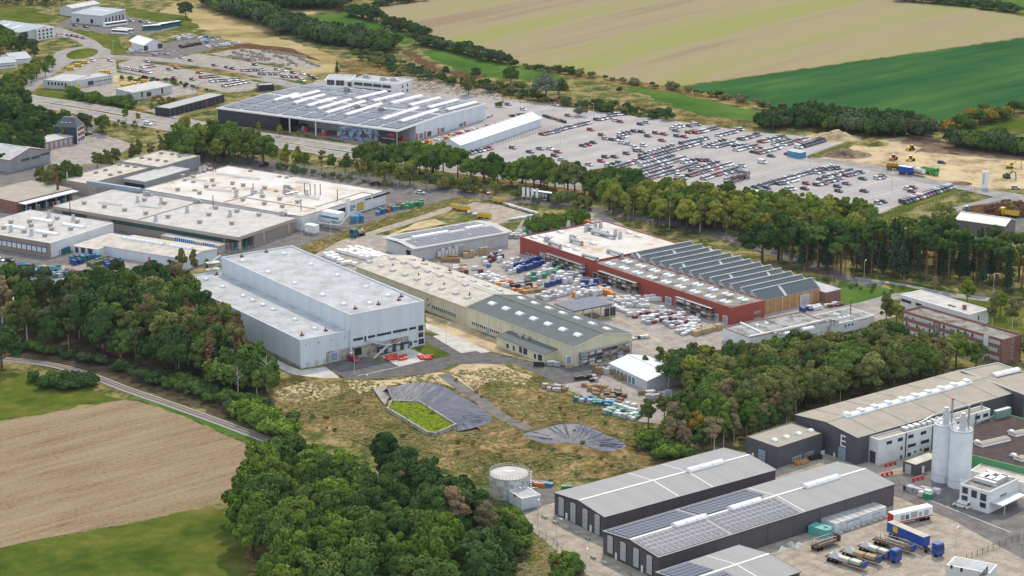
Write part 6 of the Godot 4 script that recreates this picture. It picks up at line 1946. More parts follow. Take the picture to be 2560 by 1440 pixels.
	for i in 16:
		var rb := MB.new()
		var z := -t.D * (i + 0.5) / 16.0
		rb.bar(Vector3(t.L, 4.45, z), Vector3(t.L / 2, 7.05, z), 0.2, 0.12)
		rb.bar(Vector3(0, 4.45, z), Vector3(t.L / 2, 7.05, z), 0.2, 0.12)
		part(t.n, "rib", rb, M["roof_white"])
	panel(t, "gate", "f", front(t, q(Y4, 1220, 975)), front(t, q(Y4, 1285, 905)), "roller_blue", 0.1, "trim_white")
	for i in 3:
		panel(t, "wall_joint", "r", Vector3(t.L, 0, -t.D * (i + 1) / 4.0), Vector3(t.L, 4.2, -t.D * (i + 1) / 4.0 + 0.15), "galv", 0.05)
	var s := frame("display_shed", "long black open fronted shed beside the carriageway", q(1, 1265, 808), q(1, 1668, 702), q(1, 1150, 795), 4.3)
	flat(s, "clad_black", "clad_mid", "trim_dark", 0.0, -1.0, 0.0, 1.0, 4.3, 0.1)
	for i in 12:
		panel(s, "wall_joint", "f", Vector3(s.L * i / 12.0, 0, 0), Vector3(s.L * i / 12.0 + 0.15, 4.2, 0), "clad_mid", 0.06)
	panel(s, "open_bay", "f", Vector3(s.L * 0.63, 0, 0), Vector3(s.L * 0.7, 3.8, 0), "goods_maroon", 0.04)

func billboard_print() -> ImageTexture:
	# pale blue winter scene with red machines, dark end with red block and two lines of small white marks
	var im := Image.create(512, 128, false, Image.FORMAT_RGB8)
	var nz := FastNoiseLite.new()
	nz.seed = 4
	nz.frequency = 0.02
	for x in 512:
		for y in 128:
			var t := clampf(nz.get_noise_2d(x, y) * 0.9 + 0.5, 0, 1)
			var c := Color(0.2, 0.29, 0.4).lerp(Color(0.62, 0.68, 0.74), t)
			im.set_pixel(x, y, c.lerp(Color(0.13, 0.11, 0.13), smoothstep(320, 380, float(x))))
	for m in [[65, 70, 26], [130, 80, 20], [215, 62, 36], [300, 74, 24]]:
		var x: int = m[0]
		var y: int = m[1]
		var s: int = m[2]
		im.fill_rect(Rect2i(x - s / 2, y - s / 3, s, s / 2), Color(0.55, 0.05, 0.05))
		im.fill_rect(Rect2i(x - s / 3, y - s, s / 2, s * 2 / 3), Color(0.12, 0.13, 0.16))
		im.fill_rect(Rect2i(x - s / 3, y - s - 3, s / 2, 4), Color(0.6, 0.06, 0.06))
		for k in [-1, 1]:
			for a in 360:
				var r := s * 0.36
				for rr in 8:
					var px := int(x + k * s * 0.42 + cos(a * 0.0175) * r * rr / 8.0)
					var py := int(y + s * 0.35 + sin(a * 0.0175) * r * rr / 8.0)
					if px > 0 and px < 511 and py > 0 and py < 127:
						im.set_pixel(px, py, Color(0.05, 0.05, 0.06))
	im.fill_rect(Rect2i(435, 18, 62, 26), Color(0.62, 0.08, 0.05))
	for i in 18:
		im.fill_rect(Rect2i(382 + i * 6 + (i / 6) * 4, 62, 4, 7), Color(0.8, 0.8, 0.8))
	return ImageTexture.create_from_image(im)

func build_top_left() -> void:
	var f := frame("postal_depot", "grey flat roofed depot with yellow gate and yellow vans around it", q(1, 320, 592), q(1, 522, 606), q(1, 425, 540), 4.8)
	flat(f, "clad_grey", "roof_pale", "clad_grey", 0.0, -1.0, 0.0, 1.0, 4.8, 0.3)
	row(f, "window", "f", q(1, 350, 632), q(1, 500, 615), 6, "glass", 0.3, "trim_white")
	var f2 := frame("depot_wing", "grey depot wing with yellow gate, dark gate and cream roof strip", q(1, 525, 606), q(1, 835, 555), q(1, 480, 580), 4.6)
	flat(f2, "clad_grey", "roof_pale", "clad_grey", 0.0, -1.0, 0.0, 1.0, 4.6, 0.3)
	panel(f2, "gate", "f", front(f2, q(1, 570, 655)), front(f2, q(1, 598, 618)), "yellow", 0.1, "trim_white")
	panel(f2, "gate", "f", front(f2, q(1, 652, 640)), front(f2, q(1, 697, 595)), "trim_dark", 0.1, "trim_white")
	row(f2, "window", "f", q(1, 705, 615), q(1, 830, 580), 8, "glass", 0.25, "trim_white")
	var g := frame("workshop", "grey workshop with pale roof and yellow framed gates above the carriageway", q(1, 985, 692), q(1, 1280, 634), q(1, 850, 674), 4.4)
	mono(g, "clad_grey", "roof_pale", 0.8, "trim_white")
	for e in [[1090, 722, 1125, 680], [1050, 725, 1062, 675], [1200, 700, 1212, 650]]:
		panel(g, "gate", "f", front(g, q(1, e[0], e[1])), front(g, q(1, e[2], e[3])), "glass", 0.1, "yellow")
	panel(g, "sign", "l", Vector3(0, 1.5, -4), Vector3(0, 3.5, -1), "goods_green", 0.1)
	var k := frame("kiosk", "small black flat roofed gatehouse by the car park", q(1, 1925, 634), q(1, 2040, 628), q(1, 1915, 618), 3.4)
	flat(k, "clad_black", "clad_mid", "trim_dark", 0.0, -1.0, 0.0, 1.0, 3.4, 0.3)
	var t := frame("storage_tent", "white peaked storage tent with dark gates and orange banner", q(1, 1070, 337), q(1, 1210, 322), q(1, 908, 310), 4.2)
	gable(t, "plaster", "membrane", 3.0, "z", "trim_white")
	for e in [[1070, 378, 1100, 340], [1175, 362, 1208, 322]]:
		panel(t, "gate", "f", front(t, q(1, e[0], e[1])), front(t, q(1, e[2], e[3])), "trim_dark", 0.1)
	panel(t, "banner", "l", Vector3(0, 1.0, -t.D), Vector3(0, 4.4, -t.D + 3), "goods_orange", 0.2)
	var b := frame("bus_depot", "grey metal bus depot with blue-grey roof and tall slit windows", q(1, 530, 98), q(1, 765, 120), q(1, 705, 64), 6.4)
	mono(b, "clad_grey", "roof_depot", 1.2, "trim_white")
	for e in [[568, 165, 592, 135], [672, 175, 695, 140]]:
		panel(b, "gate", "f", front(b, q(1, e[0], e[1])), front(b, q(1, e[2], e[3])), "glass", 0.1, "trim_white")
	for i in 6:
		panel(b, "slit_window", "r", Vector3(b.L, 1.0, -b.D * (0.1 + i * 0.15)), Vector3(b.L, 5.0, -b.D * (0.1 + i * 0.15) - 1.2), "glass", 0.06, "trim_dark")
	barrel(b, Vector3(b.L * 0.25, 7.0, -b.D * 0.6), Vector3(b.L * 0.8, 7.0, -b.D * 0.6), 1.6, 0.4, 0)
	var b2 := frame("storage_hall", "grey hall with low pitched roof behind the bus depot", q(1, 445, 52), q(1, 540, 62), q(1, 615, 12), 5.4)
	gable(b2, "clad_grey", "roof_pale", 1.5, "z", "trim_white")
	panel(b2, "yellow_sign", "r", Vector3(b2.L, 2.5, -b2.D * 0.45), Vector3(b2.L, 4.0, -b2.D * 0.3), "yellow", 0.1)
	row(b2, "window", "r", q(1, 590, 75), q(1, 660, 55), 5, "glass", 0.2, "trim_white", b2.L)
	var c := frame("industrial_hall", "blue-grey roofed hall with two white rooflight strips at the estate road", q(1, -160, 200), q(1, 160, 245), q(1, -40, 160), 6.4)
	mono(c, "clad_grey", "roof_depot", 1.6, "trim_white")
	for e in [[0, 205, 110, 172], [80, 218, 205, 182]]:
		barrel(c, at(c, q(1, e[0], e[1]), 7.0), at(c, q(1, e[2], e[3]), 7.2), 1.4, 0.3, 0)
	var d := frame("office_block", "three storey white office with small square windows by the roundabout", q(1, 272, 218), q(1, 405, 197), q(1, 165, 200), 7.4)
	flat(d, "plaster", "roof_pale", "trim_white", 0.0, -1.0, 0.0, 1.0, 7.4, 0.4)
	for fl in 3:
		for i in 4:
			panel(d, "window", "f", Vector3(d.L * (0.1 + i * 0.22), 0.9 + fl * 2.2, 0), Vector3(d.L * (0.1 + i * 0.22) + 1.3, 2.2 + fl * 2.2, 0), "glass", 0.06, "trim_dark")
	var e1 := frame("house", "house with grey-blue hipped roof among the trees near the roundabout", q(1, 90, 445), q(1, 235, 432), q(1, 130, 395), 3.2)
	gable(e1, "plaster", "roof_depot", 2.4, "x", "trim_dark")
	var e2 := frame("house", "low grey house with windows beside the young tree row", q(1, -90, 480), q(1, 125, 462), q(1, -60, 435), 3.4)
	gable(e2, "plaster", "roof_depot", 2.0, "x", "trim_dark")
	row(e2, "window", "f", q(1, 0, 500), q(1, 110, 478), 6, "glass", 0.3, "trim_white")
	# blue site cabin on the lot
	var s := frame("site_cabin", "bright blue site cabin with four windows on the storage lot", q(Y6, 675, 430), q(Y6, 855, 466), q(Y6, 745, 408), 3.0)
	flat(s, "goods_sky", "roof_white", "trim_white", 0.0, -1.0, 0.0, 1.0, 3.0, 0.1)
	row(s, "window", "f", q(Y6, 700, 460), q(Y6, 790, 455), 4, "glass", 0.3, "trim_white")

# ---------------------------------------------------------------- trees
const TINT := {"dark": [0.06, 0.115, 0.032], "mid": [0.1, 0.165, 0.038], "bright": [0.145, 0.225, 0.036], "lime": [0.25, 0.285, 0.05], "olive": [0.175, 0.195, 0.06], "sage": [0.09, 0.125, 0.06],
	"rust": [0.24, 0.12, 0.075], "gold": [0.3, 0.22, 0.03], "tan": [0.27, 0.22, 0.12], "silver": [0.16, 0.19, 0.13], "copper": [0.09, 0.04, 0.04], "spruce": [0.045, 0.08, 0.04], "straw": [0.32, 0.25, 0.12]}
func leaf_mat(t: String, v := 1) -> StandardMaterial3D:
	var k := "leaf_%s%d" % [t, v]
	if not M.has(k):
		var e: float = [0.8, 1.0, 1.22, 1.05][v]
		var m := mat(k, TINT[t][0] * e * [0.95, 1.0, 1.05, 1.12][v], TINT[t][1] * e, TINT[t][2] * e, 0.85)
		m.vertex_color_use_as_albedo = true
		m.backlight_enabled = true
		m.backlight = col(TINT[t][0] * 0.8, TINT[t][1] * 0.8, TINT[t][2] * 0.5)
	return M[k]
func dirv() -> Vector3:
	var z := rf(-1, 1)
	var a := rf(0, TAU)
	var r := sqrt(1 - z * z)
	return Vector3(r * cos(a), z, r * sin(a))
func add_leaf(b: MB, p: Vector3, n: Vector3, s: float) -> void:
	var nn := (n + dirv() * 0.75).normalized()
	var a := nn.cross(dirv()).normalized()
	var g := rf(0.55, 1.35)
	b.leaf(p, (nn * 0.5 + n * 0.5).normalized(), a * s * rf(0.7, 1.2), nn.cross(a) * s * rf(0.6, 1.0), Color(g * rf(0.9, 1.15), g, g * rf(0.85, 1.1)))
# crown of leaf clumps spread over an uneven ellipsoid
func crown(cy: float, rx: float, ry: float, clumps: int, per: int, s: float, low := -0.6, airy := 0.29) -> ArrayMesh:
	var b := MB.new()
	for i in clumps:
		var d := dirv()
		if d.y < low: d.y = -d.y
		var k := rf(0.5, 1.05) if rng.randf() < 0.8 else rf(0.1, 0.5)
		var c := Vector3(d.x * rx * k, cy + d.y * ry * k, d.z * rx * k)
		var cr := (rx + ry) * 0.5 * airy * rf(0.7, 1.25)
		for j in per:
			var e := dirv()
			if e.y < -0.3 and rng.randf() < 0.6: e.y = -e.y
			var f := rf(0.75, 1.05)
			add_leaf(b, c + Vector3(e.x, e.y * 0.85, e.z) * cr * f, (e + d * 0.5 + UP * 0.2).normalized(), s)
	return b.mesh()
func trunk(h: float, r: float, limbs: int, reach: float) -> ArrayMesh:
	var b := MB.new()
	b.tube(Vector3.ZERO, Vector3(0.1, h * 0.5, 0.05), r, r * 0.75, 7, false)
	b.tube(Vector3(0.1, h * 0.5, 0.05), Vector3(0, h, 0), r * 0.75, r * 0.25, 7, false)
	for i in limbs:
		var a := rf(0, TAU)
		var y := h * rf(0.4, 0.85)
		b.tube(Vector3(0.05, y, 0), Vector3(cos(a) * reach, y + reach * rf(0.4, 1.0), sin(a) * reach), r * 0.4, r * 0.12, 5, false)
	return b.mesh()
func cone_crown(h: float, r: float, y0: float, sparse: float) -> ArrayMesh:
	var b := MB.new()
	var levels := int((h - y0) / 0.75)
	for i in levels:
		var t := float(i) / levels
		var y := lerpf(y0, h, t)
		var rr := r * pow(1.0 - t, 0.8) * rf(0.8, 1.1) + 0.15
		var br := maxi(5, int(13 * (1.0 - t * 0.6) * sparse))
		for k in br:
			var a := TAU * (k + rf(-0.3, 0.3)) / br + i * 0.7
			var out := Vector3(cos(a), 0, sin(a))
			var len := rr * rf(0.75, 1.15)
			var m := maxi(2, int(len / 0.45))
			for e in m:
				var f := (e + 0.5) / m
				add_leaf(b, out * len * f + UP * (y - len * f * 0.35 + rf(-0.1, 0.1)), (UP * 0.8 + out * 0.6).normalized(), 0.42)
	return b.mesh()
func proto_tree(k: String, tr: ArrayMesh, bark: String, cr: ArrayMesh, h: float) -> void:
	var o := Node3D.new()
	if tr:
		inst(o, "trunk", tr, M[bark])
	if cr:
		inst(o, "crown", cr, null)
	proto[k] = [o, h]
func make_trees() -> void:
	rng.seed = 2024
	for i in 4:
		proto_tree("oak%d" % i, trunk(7, 0.35, 7, 2.6), "bark", crown(7.2, 4.5, 4.6, 36 + i * 5, 190, 0.3), 12.0)
	for i in 3:
		proto_tree("ash%d" % i, trunk(9, 0.3, 6, 2.0), "bark", crown(8.0, 3.3, 5.4, 36, 160, 0.29), 13.5)
	for i in 3:
		proto_tree("birch%d" % i, trunk(12, 0.2, 8, 1.4), "birch_bark", crown(8.6, 2.4, 4.9, 30, 130, 0.25, -0.9, 0.26), 13.5)
	for i in 3:
		proto_tree("spruce%d" % i, trunk(16, 0.28, 0, 1), "bark", cone_crown(17.5, 2.9, 3.0 + i, 1.0), 17.5)
	for i in 2:
		proto_tree("pine%d" % i, trunk(14, 0.26, 9, 1.6), "pine_bark", crown(12.8, 2.5, 2.7, 20, 120, 0.28, -0.5, 0.34), 15.5)
	proto_tree("dead0", trunk(15, 0.22, 10, 1.2), "pine_bark", cone_crown(15.5, 2.4, 5.0, 0.75), 15.5)
	proto_tree("bare0", trunk(11, 0.2, 22, 2.0), "birch_bark", null, 12.0)
	for i in 3:
		proto_tree("bush%d" % i, null, "", crown(1.7, 2.4, 1.9, 15, 130, 0.22, -0.2, 0.42), 4.0)
var count := {}
const KIND := {"oak": "round_tree", "ash": "oval_tree", "birch": "birch_tree", "spruce": "spruce_tree", "pine": "pine_tree", "dead": "dead_spruce", "bare": "bare_tree", "bush": "shrub"}
const WORD := {"oak": "round crowned broadleaf tree", "ash": "tall oval broadleaf tree", "birch": "slender birch with loose crown", "spruce": "dark pointed spruce", "pine": "bare stemmed pine with high crown", "dead": "withered red-brown spruce", "bare": "bare pale tree without leaves", "bush": "leafy shrub"}
const HUE := {"dark": "dark green", "mid": "green", "bright": "fresh green", "lime": "yellow-green", "olive": "olive", "sage": "grey-green", "rust": "rust-brown", "gold": "golden", "tan": "straw-coloured", "silver": "silvery", "copper": "copper-red", "spruce": "blackish green"}
var planted := []
func plant(k: String, tint: String, p: Vector3, h: float, where: String, wide := 1.0) -> void:
	var n := 4 if k == "oak" else 2 if k == "pine" else 1 if k in ["dead", "bare"] else 3
	var v := "%s%d" % [k, rng.randi() % n]
	var s: float = h / proto[v][1]
	var xf := stand(p, rf(0, TAU), Vector3(s * wide * rf(0.78, 1.18), s, s * wide * rf(0.78, 1.18)))
	planted.append([KIND[k], v, tint, xf, where, h / p.distance_to(eye), k])
# the 300 of each kind that show largest are things; the rest of a kind is one mass
func set_out_plants() -> void:
	planted.sort_custom(func(a: Array, b: Array) -> bool: return a[5] > b[5])
	var rest := {}
	for e in planted:
		count[e[0]] = count.get(e[0], 0) + 1
		if count[e[0]] > 300:
			var key := "%s|%s|%s" % [e[0], e[1], e[2]]
			if not rest.has(key): rest[key] = []
			rest[key].append(e[3])
			continue
		var o: Node3D = proto[e[1]][0].duplicate()
		o.name = e[0]
		o.transform = e[3]
		var c := o.get_node_or_null("crown")
		if c: c.material_override = leaf_mat(e[2], rng.randi() % 4)
		add_child(o, true)
		var adj: String = "" if e[6] in ["dead", "bare"] else HUE[e[2]] + " "
		tag(o, "%s%s %s" % [adj, WORD[e[6]], e[4]], "shrub" if e[6] == "bush" else "tree", "plants " + e[4])
	var mass := {}
	for key in rest:
		var f: PackedStringArray = key.split("|")
		if not mass.has(f[0]):
			var m := Node3D.new()
			m.name = "shrubbery" if f[0] == "shrub" else "woodland"
			add_child(m, true)
			tag(m, "mass of smaller %s plants spread through woods and hedges" % f[0].replace("_", " "), "shrubbery" if f[0] == "shrub" else "woodland", "", "stuff")
			mass[f[0]] = m
		for pt in proto[f[1]][0].get_children():
			var mm := MultiMesh.new()
			mm.transform_format = MultiMesh.TRANSFORM_3D
			mm.mesh = pt.mesh
			mm.instance_count = rest[key].size()
			for i in rest[key].size():
				mm.set_instance_transform(i, rest[key][i])
			var mi := MultiMeshInstance3D.new()
			mi.name = "foliage" if pt.name == "crown" else "trunks"
			mi.multimesh = mm
			mi.material_override = leaf_mat(f[2]) if pt.name == "crown" else pt.material_override
			mass[f[0]].add_child(mi, true)
# n plants over a pixel polygon; mix: kind, tint, weight
func wood(px: Array, n: int, mix: Array, h0: float, h1: float, where: String, gap := 3.2, wide := 1.0) -> void:
	var pts := []
	for i in range(0, px.size(), 2):
		pts.append(Vector2(px[i], px[i + 1]))
	var pl := outline(pts, 0.0)
	var lo := pl[0]
	var hi := pl[0]
	for p in pl:
		lo = lo.min(p)
		hi = hi.max(p)
	var total := 0.0
	for m in mix: total += m[2]
	var done := []
	var tries := 0
	while done.size() < n and tries < n * 40:
		tries += 1
		var p := Vector2(rf(lo.x, hi.x), rf(lo.y, hi.y))
		if not Geometry2D.is_point_in_polygon(p, pl): continue
		var ok := true
		for d in done:
			if p.distance_squared_to(d) < gap * gap:
				ok = false
				break
		if not ok: continue
		done.append(p)
		var r := rng.randf() * total
		for m in mix:
			r -= m[2]
			if r <= 0:
				plant(m[0], m[1], Vector3(p.x, 0, p.y), rf(h0, h1), where, wide)
				break
func line(px: Array, n: int, mix: Array, h0: float, h1: float, where: String, off := 1.5, wide := 1.0) -> void:
	var pts := []
	for i in range(0, px.size(), 2):
		pts.append(G(Vector2(px[i], px[i + 1])))
	for i in n:
		var p := along(pts, clampf((i + rf(0.1, 0.9)) / n, 0, 0.999)) + Vector3(rf(-off, off), 0, rf(-off, off))
		var m: Array = mix[rng.randi() % mix.size()]
		plant(m[0], m[1], p, rf(h0, h1), where, wide)
func off_track(p: Vector2) -> bool:
	for e in [[1108, 935, 1200, 1000], [1200, 1000, 1330, 1075]]:
		var a := G(Vector2(e[0], e[1]))
		var b := G(Vector2(e[2], e[3]))
		if Geometry2D.get_closest_point_to_segment(p, Vector2(a.x, a.z), Vector2(b.x, b.z)).distance_to(p) < 3.4: return false
	return true
func tufts(px: Array, n: int, tints: Array) -> void:   # rough grass, nobody could count it
	var pts := []
	for i in range(0, px.size(), 2):
		pts.append(Vector2(px[i], px[i + 1]))
	var pl := outline(pts, 0.0)
	var lo := pl[0]
	var hi := pl[0]
	for p in pl:
		lo = lo.min(p)
		hi = hi.max(p)
	if not proto.has("tuft"):
		var b := MB.new()
		for i in 9:
			add_leaf(b, Vector3(rf(-0.4, 0.4), rf(0.1, 0.4), rf(-0.4, 0.4)), (UP + dirv() * 0.4).normalized(), 0.26)
		proto["tuft"] = b.mesh()
	var g := Node3D.new()
	g.name = "rough_grass"
	add_child(g, true)
	tag(g, "rough tufted grass covering the dry ground", "grass", "", "stuff")
	for t in tints.size():
		var xf := []
		while xf.size() < n / tints.size():
			var p := Vector2(rf(lo.x, hi.x), rf(lo.y, hi.y))
			if Geometry2D.is_point_in_polygon(p, pl) and off_track(p) and jn.get_noise_2d(p.x * 1.5 + t * 90, p.y * 1.5) + rf(-0.25, 0.25) > 0.0:
				xf.append(stand(Vector3(p.x, 0, p.y), rf(0, TAU), Vector3(1.3, 0.45, 1.3) * rf(0.35, 1.0)))
		var mm := MultiMesh.new()
		mm.transform_format = MultiMesh.TRANSFORM_3D
		mm.mesh = proto["tuft"]
		mm.instance_count = xf.size()
		for i in xf.size():
			mm.set_instance_transform(i, xf[i])
		var mi := MultiMeshInstance3D.new()
		mi.name = "grass"
		mi.multimesh = mm
		mi.material_override = leaf_mat(tints[t])
		g.add_child(mi, true)
func build_trees() -> void:
	make_trees()
	var leafy := [["oak", "mid", 3], ["oak", "dark", 3], ["ash", "bright", 2], ["ash", "olive", 2], ["birch", "olive", 2]]
	# wood beside the railway
	var w := "in the mixed wood beside the railway"
	wood([0, 785, 150, 775, 330, 765, 430, 745, 500, 800, 540, 860, 590, 905, 560, 950, 440, 945, 330, 915, 200, 890, 60, 868, 0, 860], 120, [["oak", "dark", 4], ["oak", "mid", 2], ["ash", "olive", 3], ["spruce", "spruce", 2], ["pine", "sage", 3], ["birch", "tan", 2], ["ash", "mid", 2], ["birch", "olive", 2], ["ash", "bright", 1]], 9, 19, w, 3.6)
	wood([430, 830, 520, 860, 625, 915, 610, 965, 500, 950, 440, 910], 34, [["dead", "rust", 5], ["pine", "olive", 2], ["bare", "tan", 1]], 14, 20, w, 2.4)
	wood([560, 900, 640, 925, 690, 985, 640, 1010, 560, 985], 22, [["oak", "mid", 2], ["birch", "bright", 2], ["bare", "tan", 3], ["bush", "mid", 2]], 8, 13, w, 3.0)
	wood([40, 878, 200, 905, 330, 945, 450, 985, 620, 1040, 730, 1085, 735, 1055, 600, 985, 400, 945, 200, 892, 60, 868], 75, [["bush", "dark", 3], ["bush", "mid", 3], ["bush", "sage", 1]], 2.2, 4.5, "along the railway bank", 2.0, 1.2)
	wood([600, 1030, 740, 1085, 745, 1105, 690, 1095, 600, 1055], 18, [["bush", "bright", 2], ["birch", "bright", 1]], 4, 6.5, "at the bend of the railway bank", 2.2, 1.3)
	wood([70, 945, 230, 962, 240, 975, 110, 975], 16, [["bush", "mid", 1], ["bush", "dark", 1]], 3, 5, "on the meadow corner by the railway", 2.4, 1.3)
	plant("oak", "dark", G(Vector2(5, 925)), 15, "standing alone at the railway crossing")
	for e in [[455, 690, 11], [485, 692, 11], [430, 700, 9], [520, 690, 7]]:
		plant("birch", "olive", G(Vector2(e[0], e[1])), e[2], "behind the white warehouse")
	# wood in front
	w = "in the dense leafy wood beside the stubble field"
	wood([605, 1300, 660, 1245, 770, 1212, 850, 1235, 920, 1270, 960, 1330, 1050, 1390, 1130, 1440, 1150, 1560, 640, 1560, 650, 1450, 615, 1390], 95, [["oak", "mid", 4], ["oak", "bright", 4], ["ash", "mid", 3], ["oak", "dark", 1], ["ash", "bright", 2]], 9, 18, w, 4.4, 0.95)
	w = "in the dark wood below the round tank"
	wood([960, 1215, 1050, 1235, 1130, 1280, 1220, 1340, 1260, 1430, 1200, 1560, 1170, 1450, 1080, 1370, 980, 1290], 40, [["oak", "dark", 5], ["ash", "dark", 3], ["ash", "mid", 2], ["birch", "tan", 1]], 9, 17, w, 3.8, 1.0)
	wood([690, 1118, 730, 1118, 810, 1160, 800, 1185, 720, 1165], 22, [["bush", "mid", 2], ["bush", "bright", 1], ["bush", "dark", 1]], 3, 6, "where the railway meets the leafy wood", 2.4, 1.1)
	plant("ash", "dark", G(Vector2(968, 1200)), 15, "standing up from the edge of the dark wood")
	plant("birch", "tan", G(Vector2(985, 1275)), 14, "with dry leaves inside the dark wood")
	plant("birch", "tan", G(Vector2(1135, 1365)), 17, "with dry leaves above the dark wood", 1.3)
	wood([1230, 1290, 1300, 1310, 1330, 1380, 1260, 1440, 1220, 1350], 22, [["bush", "mid", 2], ["bush", "bright", 2], ["bush", "dark", 1]], 2.5, 5, "on the slope below the pump house", 2.2, 1.2)
	wood([1380, 1395, 1430, 1400, 1450, 1450, 1380, 1460], 10, [["bush", "mid", 2], ["bush", "bright", 1]], 2.5, 4, "outside the yard fence", 1.8, 1.2)
	# carriageway and works belt
	w = "in the clump beside the carriageway"
	wood([425, 385, 470, 362, 560, 378, 650, 392, 690, 405, 680, 420, 560, 412, 450, 410], 30, [["oak", "mid", 3], ["oak", "bright", 2], ["ash", "lime", 2], ["ash", "mid", 1]], 10, 16, w, 4.0)
	wood([230, 428, 330, 408, 420, 388, 520, 400, 520, 408, 400, 404, 260, 438], 17, [["pine", "sage", 3], ["birch", "olive", 2], ["ash", "olive", 1]], 8, 11, "in the row above the cream factory wing", 4.0)
	wood([100, 470, 170, 455, 200, 468, 120, 490], 10, [["ash", "olive", 1], ["oak", "mid", 1]], 8, 11, "by the blue trailers", 3.5)
	wood([690, 418, 800, 436, 950, 460, 1080, 482, 1085, 470, 960, 447, 800, 424, 700, 404], 34, [["birch", "olive", 3], ["pine", "sage", 2], ["ash", "lime", 1], ["birch", "bright", 2]], 7, 11, "in the thin belt behind the vented factory", 3.6)
	wood([470, 408, 540, 400, 700, 420, 980, 466, 970, 472, 700, 428, 560, 410], 30, [["bush", "olive", 2], ["bush", "mid", 2], ["bush", "copper", 1]], 1.5, 3.0, "on the bank behind the vented factory", 2.5)
	w = "in the oak row between storage lot and access road"
	wood([870, 420, 1000, 436, 1270, 468, 1500, 502, 1720, 540, 1720, 520, 1500, 484, 1270, 452, 1000, 420], 54, [["oak", "mid", 4], ["oak", "bright", 3], ["oak", "dark", 2], ["ash", "bright", 1], ["oak", "olive", 1]], 9, 15, w, 4.6)
	line([870, 398, 1190, 405, 1494, 442, 1650, 470, 1850, 506, 2050, 532], 44, [["bush", "mid"], ["bush", "bright"]], 2.0, 4.0, "along the front fence of the storage lot")
	wood([1080, 470, 1300, 505, 1480, 535, 1480, 520, 1300, 492, 1100, 455], 24, [["birch", "olive", 2], ["bush", "olive", 2], ["ash", "lime", 1]], 4, 8, "along the access road", 3.0)
	for e in [[646, 330, 5], [700, 340, 6], [745, 347, 4], [345, 305, 5], [315, 300, 6], [380, 280, 5]]:
		plant("ash", "lime", G(Vector2(e[0], e[1])), e[2], "on the verge of the carriageway")
	# big wood on the right
	w = "in the big wood behind the red factory"
	wood([1490, 520, 1650, 512, 1850, 540, 2050, 560, 2200, 585, 2200, 640, 2076, 650, 1945, 625, 1834, 600, 1700, 580, 1560, 558], 130, [["ash", "lime", 5], ["oak", "lime", 3], ["oak", "bright", 3], ["birch", "olive", 4], ["oak", "mid", 1], ["ash", "olive", 2], ["birch", "bright", 2]], 9, 14.5, w, 3.6)
	wood([1945, 628, 2076, 655, 2200, 642, 2300, 640, 2420, 660, 2600, 690, 2600, 736, 2338, 714, 2200, 692, 2076, 704, 1945, 664], 95, [["spruce", "spruce", 5], ["pine", "dark", 4], ["pine", "mid", 3], ["ash", "dark", 1]], 14, 19, "in the tall conifer stand behind the lawn", 3.2)
	wood([2200, 585, 2330, 610, 2400, 640, 2560, 660, 2560, 690, 2400, 660, 2200, 640], 34, [["ash", "gold", 2], ["oak", "mid", 2], ["ash", "lime", 2], ["spruce", "spruce", 1]], 5, 9, "between conifers and brown shed", 3.5)
	plant("oak", "dark", G(Vector2(1905, 655)), 15, "standing before the conifer stand", 1.2)
	plant("oak", "bright", G(Vector2(1945, 650)), 14, "standing before the conifer stand")
	wood([1700, 500, 1850, 512, 2050, 540, 2200, 560, 2200, 580, 2050, 556, 1850, 530, 1700, 512], 36, [["oak", "bright", 3], ["ash", "lime", 2], ["oak", "mid", 2]], 7, 10, "at the lot corner of the big wood", 4.0)
	wood([1318, 572, 1460, 548, 1468, 560, 1330, 588], 34, [["bush", "bright", 3], ["bush", "mid", 1]], 4.5, 6.0, "in the tall hedge beside the drive", 1.8, 0.8)
	wood([2230, 560, 2390, 520, 2400, 570, 2300, 610, 2240, 600], 34, [["bush", "olive", 2], ["bush", "lime", 2], ["bush", "mid", 1]], 1.5, 4, "on the rough ground by the gravel track", 3.0)
	wood([2455, 530, 2520, 512, 2600, 535, 2600, 548, 2500, 540], 26, [["bush", "rust", 2], ["bush", "tan", 1]], 2.5, 4.0, "on the dry mound by the yellow tipper", 2.2)
	wood([2110, 715, 2200, 712, 2240, 735, 2150, 740], 8, [["bush", "mid", 1]], 1, 1.8, "on the lawn by the conifers", 3)
	for e in [[2337, 735, "birch", "tan", 7], [2417, 765, "ash", "bright", 11], [2500, 790, "ash", "bright", 9], [2540, 800, "birch", "tan", 10], [2480, 815, "birch", "olive", 11], [2530, 825, "birch", "olive", 12], [2215, 810, "ash", "olive", 11], [2240, 812, "oak", "lime", 8], [2330, 905, "oak", "mid", 10], [2390, 915, "oak", "bright", 11], [2440, 922, "oak", "mid", 9], [2568, 905, "spruce", "spruce", 15], [2190, 850, "bush", "mid", 4], [2550, 760, "bush", "mid", 3], [1610, 935, "birch", "bright", 7], [1650, 925, "ash", "mid", 8]]:
		plant(e[2], e[3], G(Vector2(e[0], e[1])), e[4], "near the brick offices" if e[0] > 2100 else "beside the storage tent")
	# middle wood
	w = "in the wood between goods yard and beige roofed hall"
	wood([1650, 965, 1700, 948, 1800, 938, 1950, 930, 2100, 912, 2250, 905, 2350, 922, 2370, 945, 2280, 962, 2150, 995, 2000, 1035, 1880, 1060, 1800, 1050, 1720, 1000], 150, [["ash", "olive", 4], ["oak", "olive", 4], ["birch", "olive", 4], ["oak", "mid", 2], ["oak", "lime", 1], ["oak", "dark", 1], ["ash", "lime", 2], ["birch", "tan", 2]], 9, 14, w, 3.6, 1.1)
	w = "in the birch edge above the dark annex"
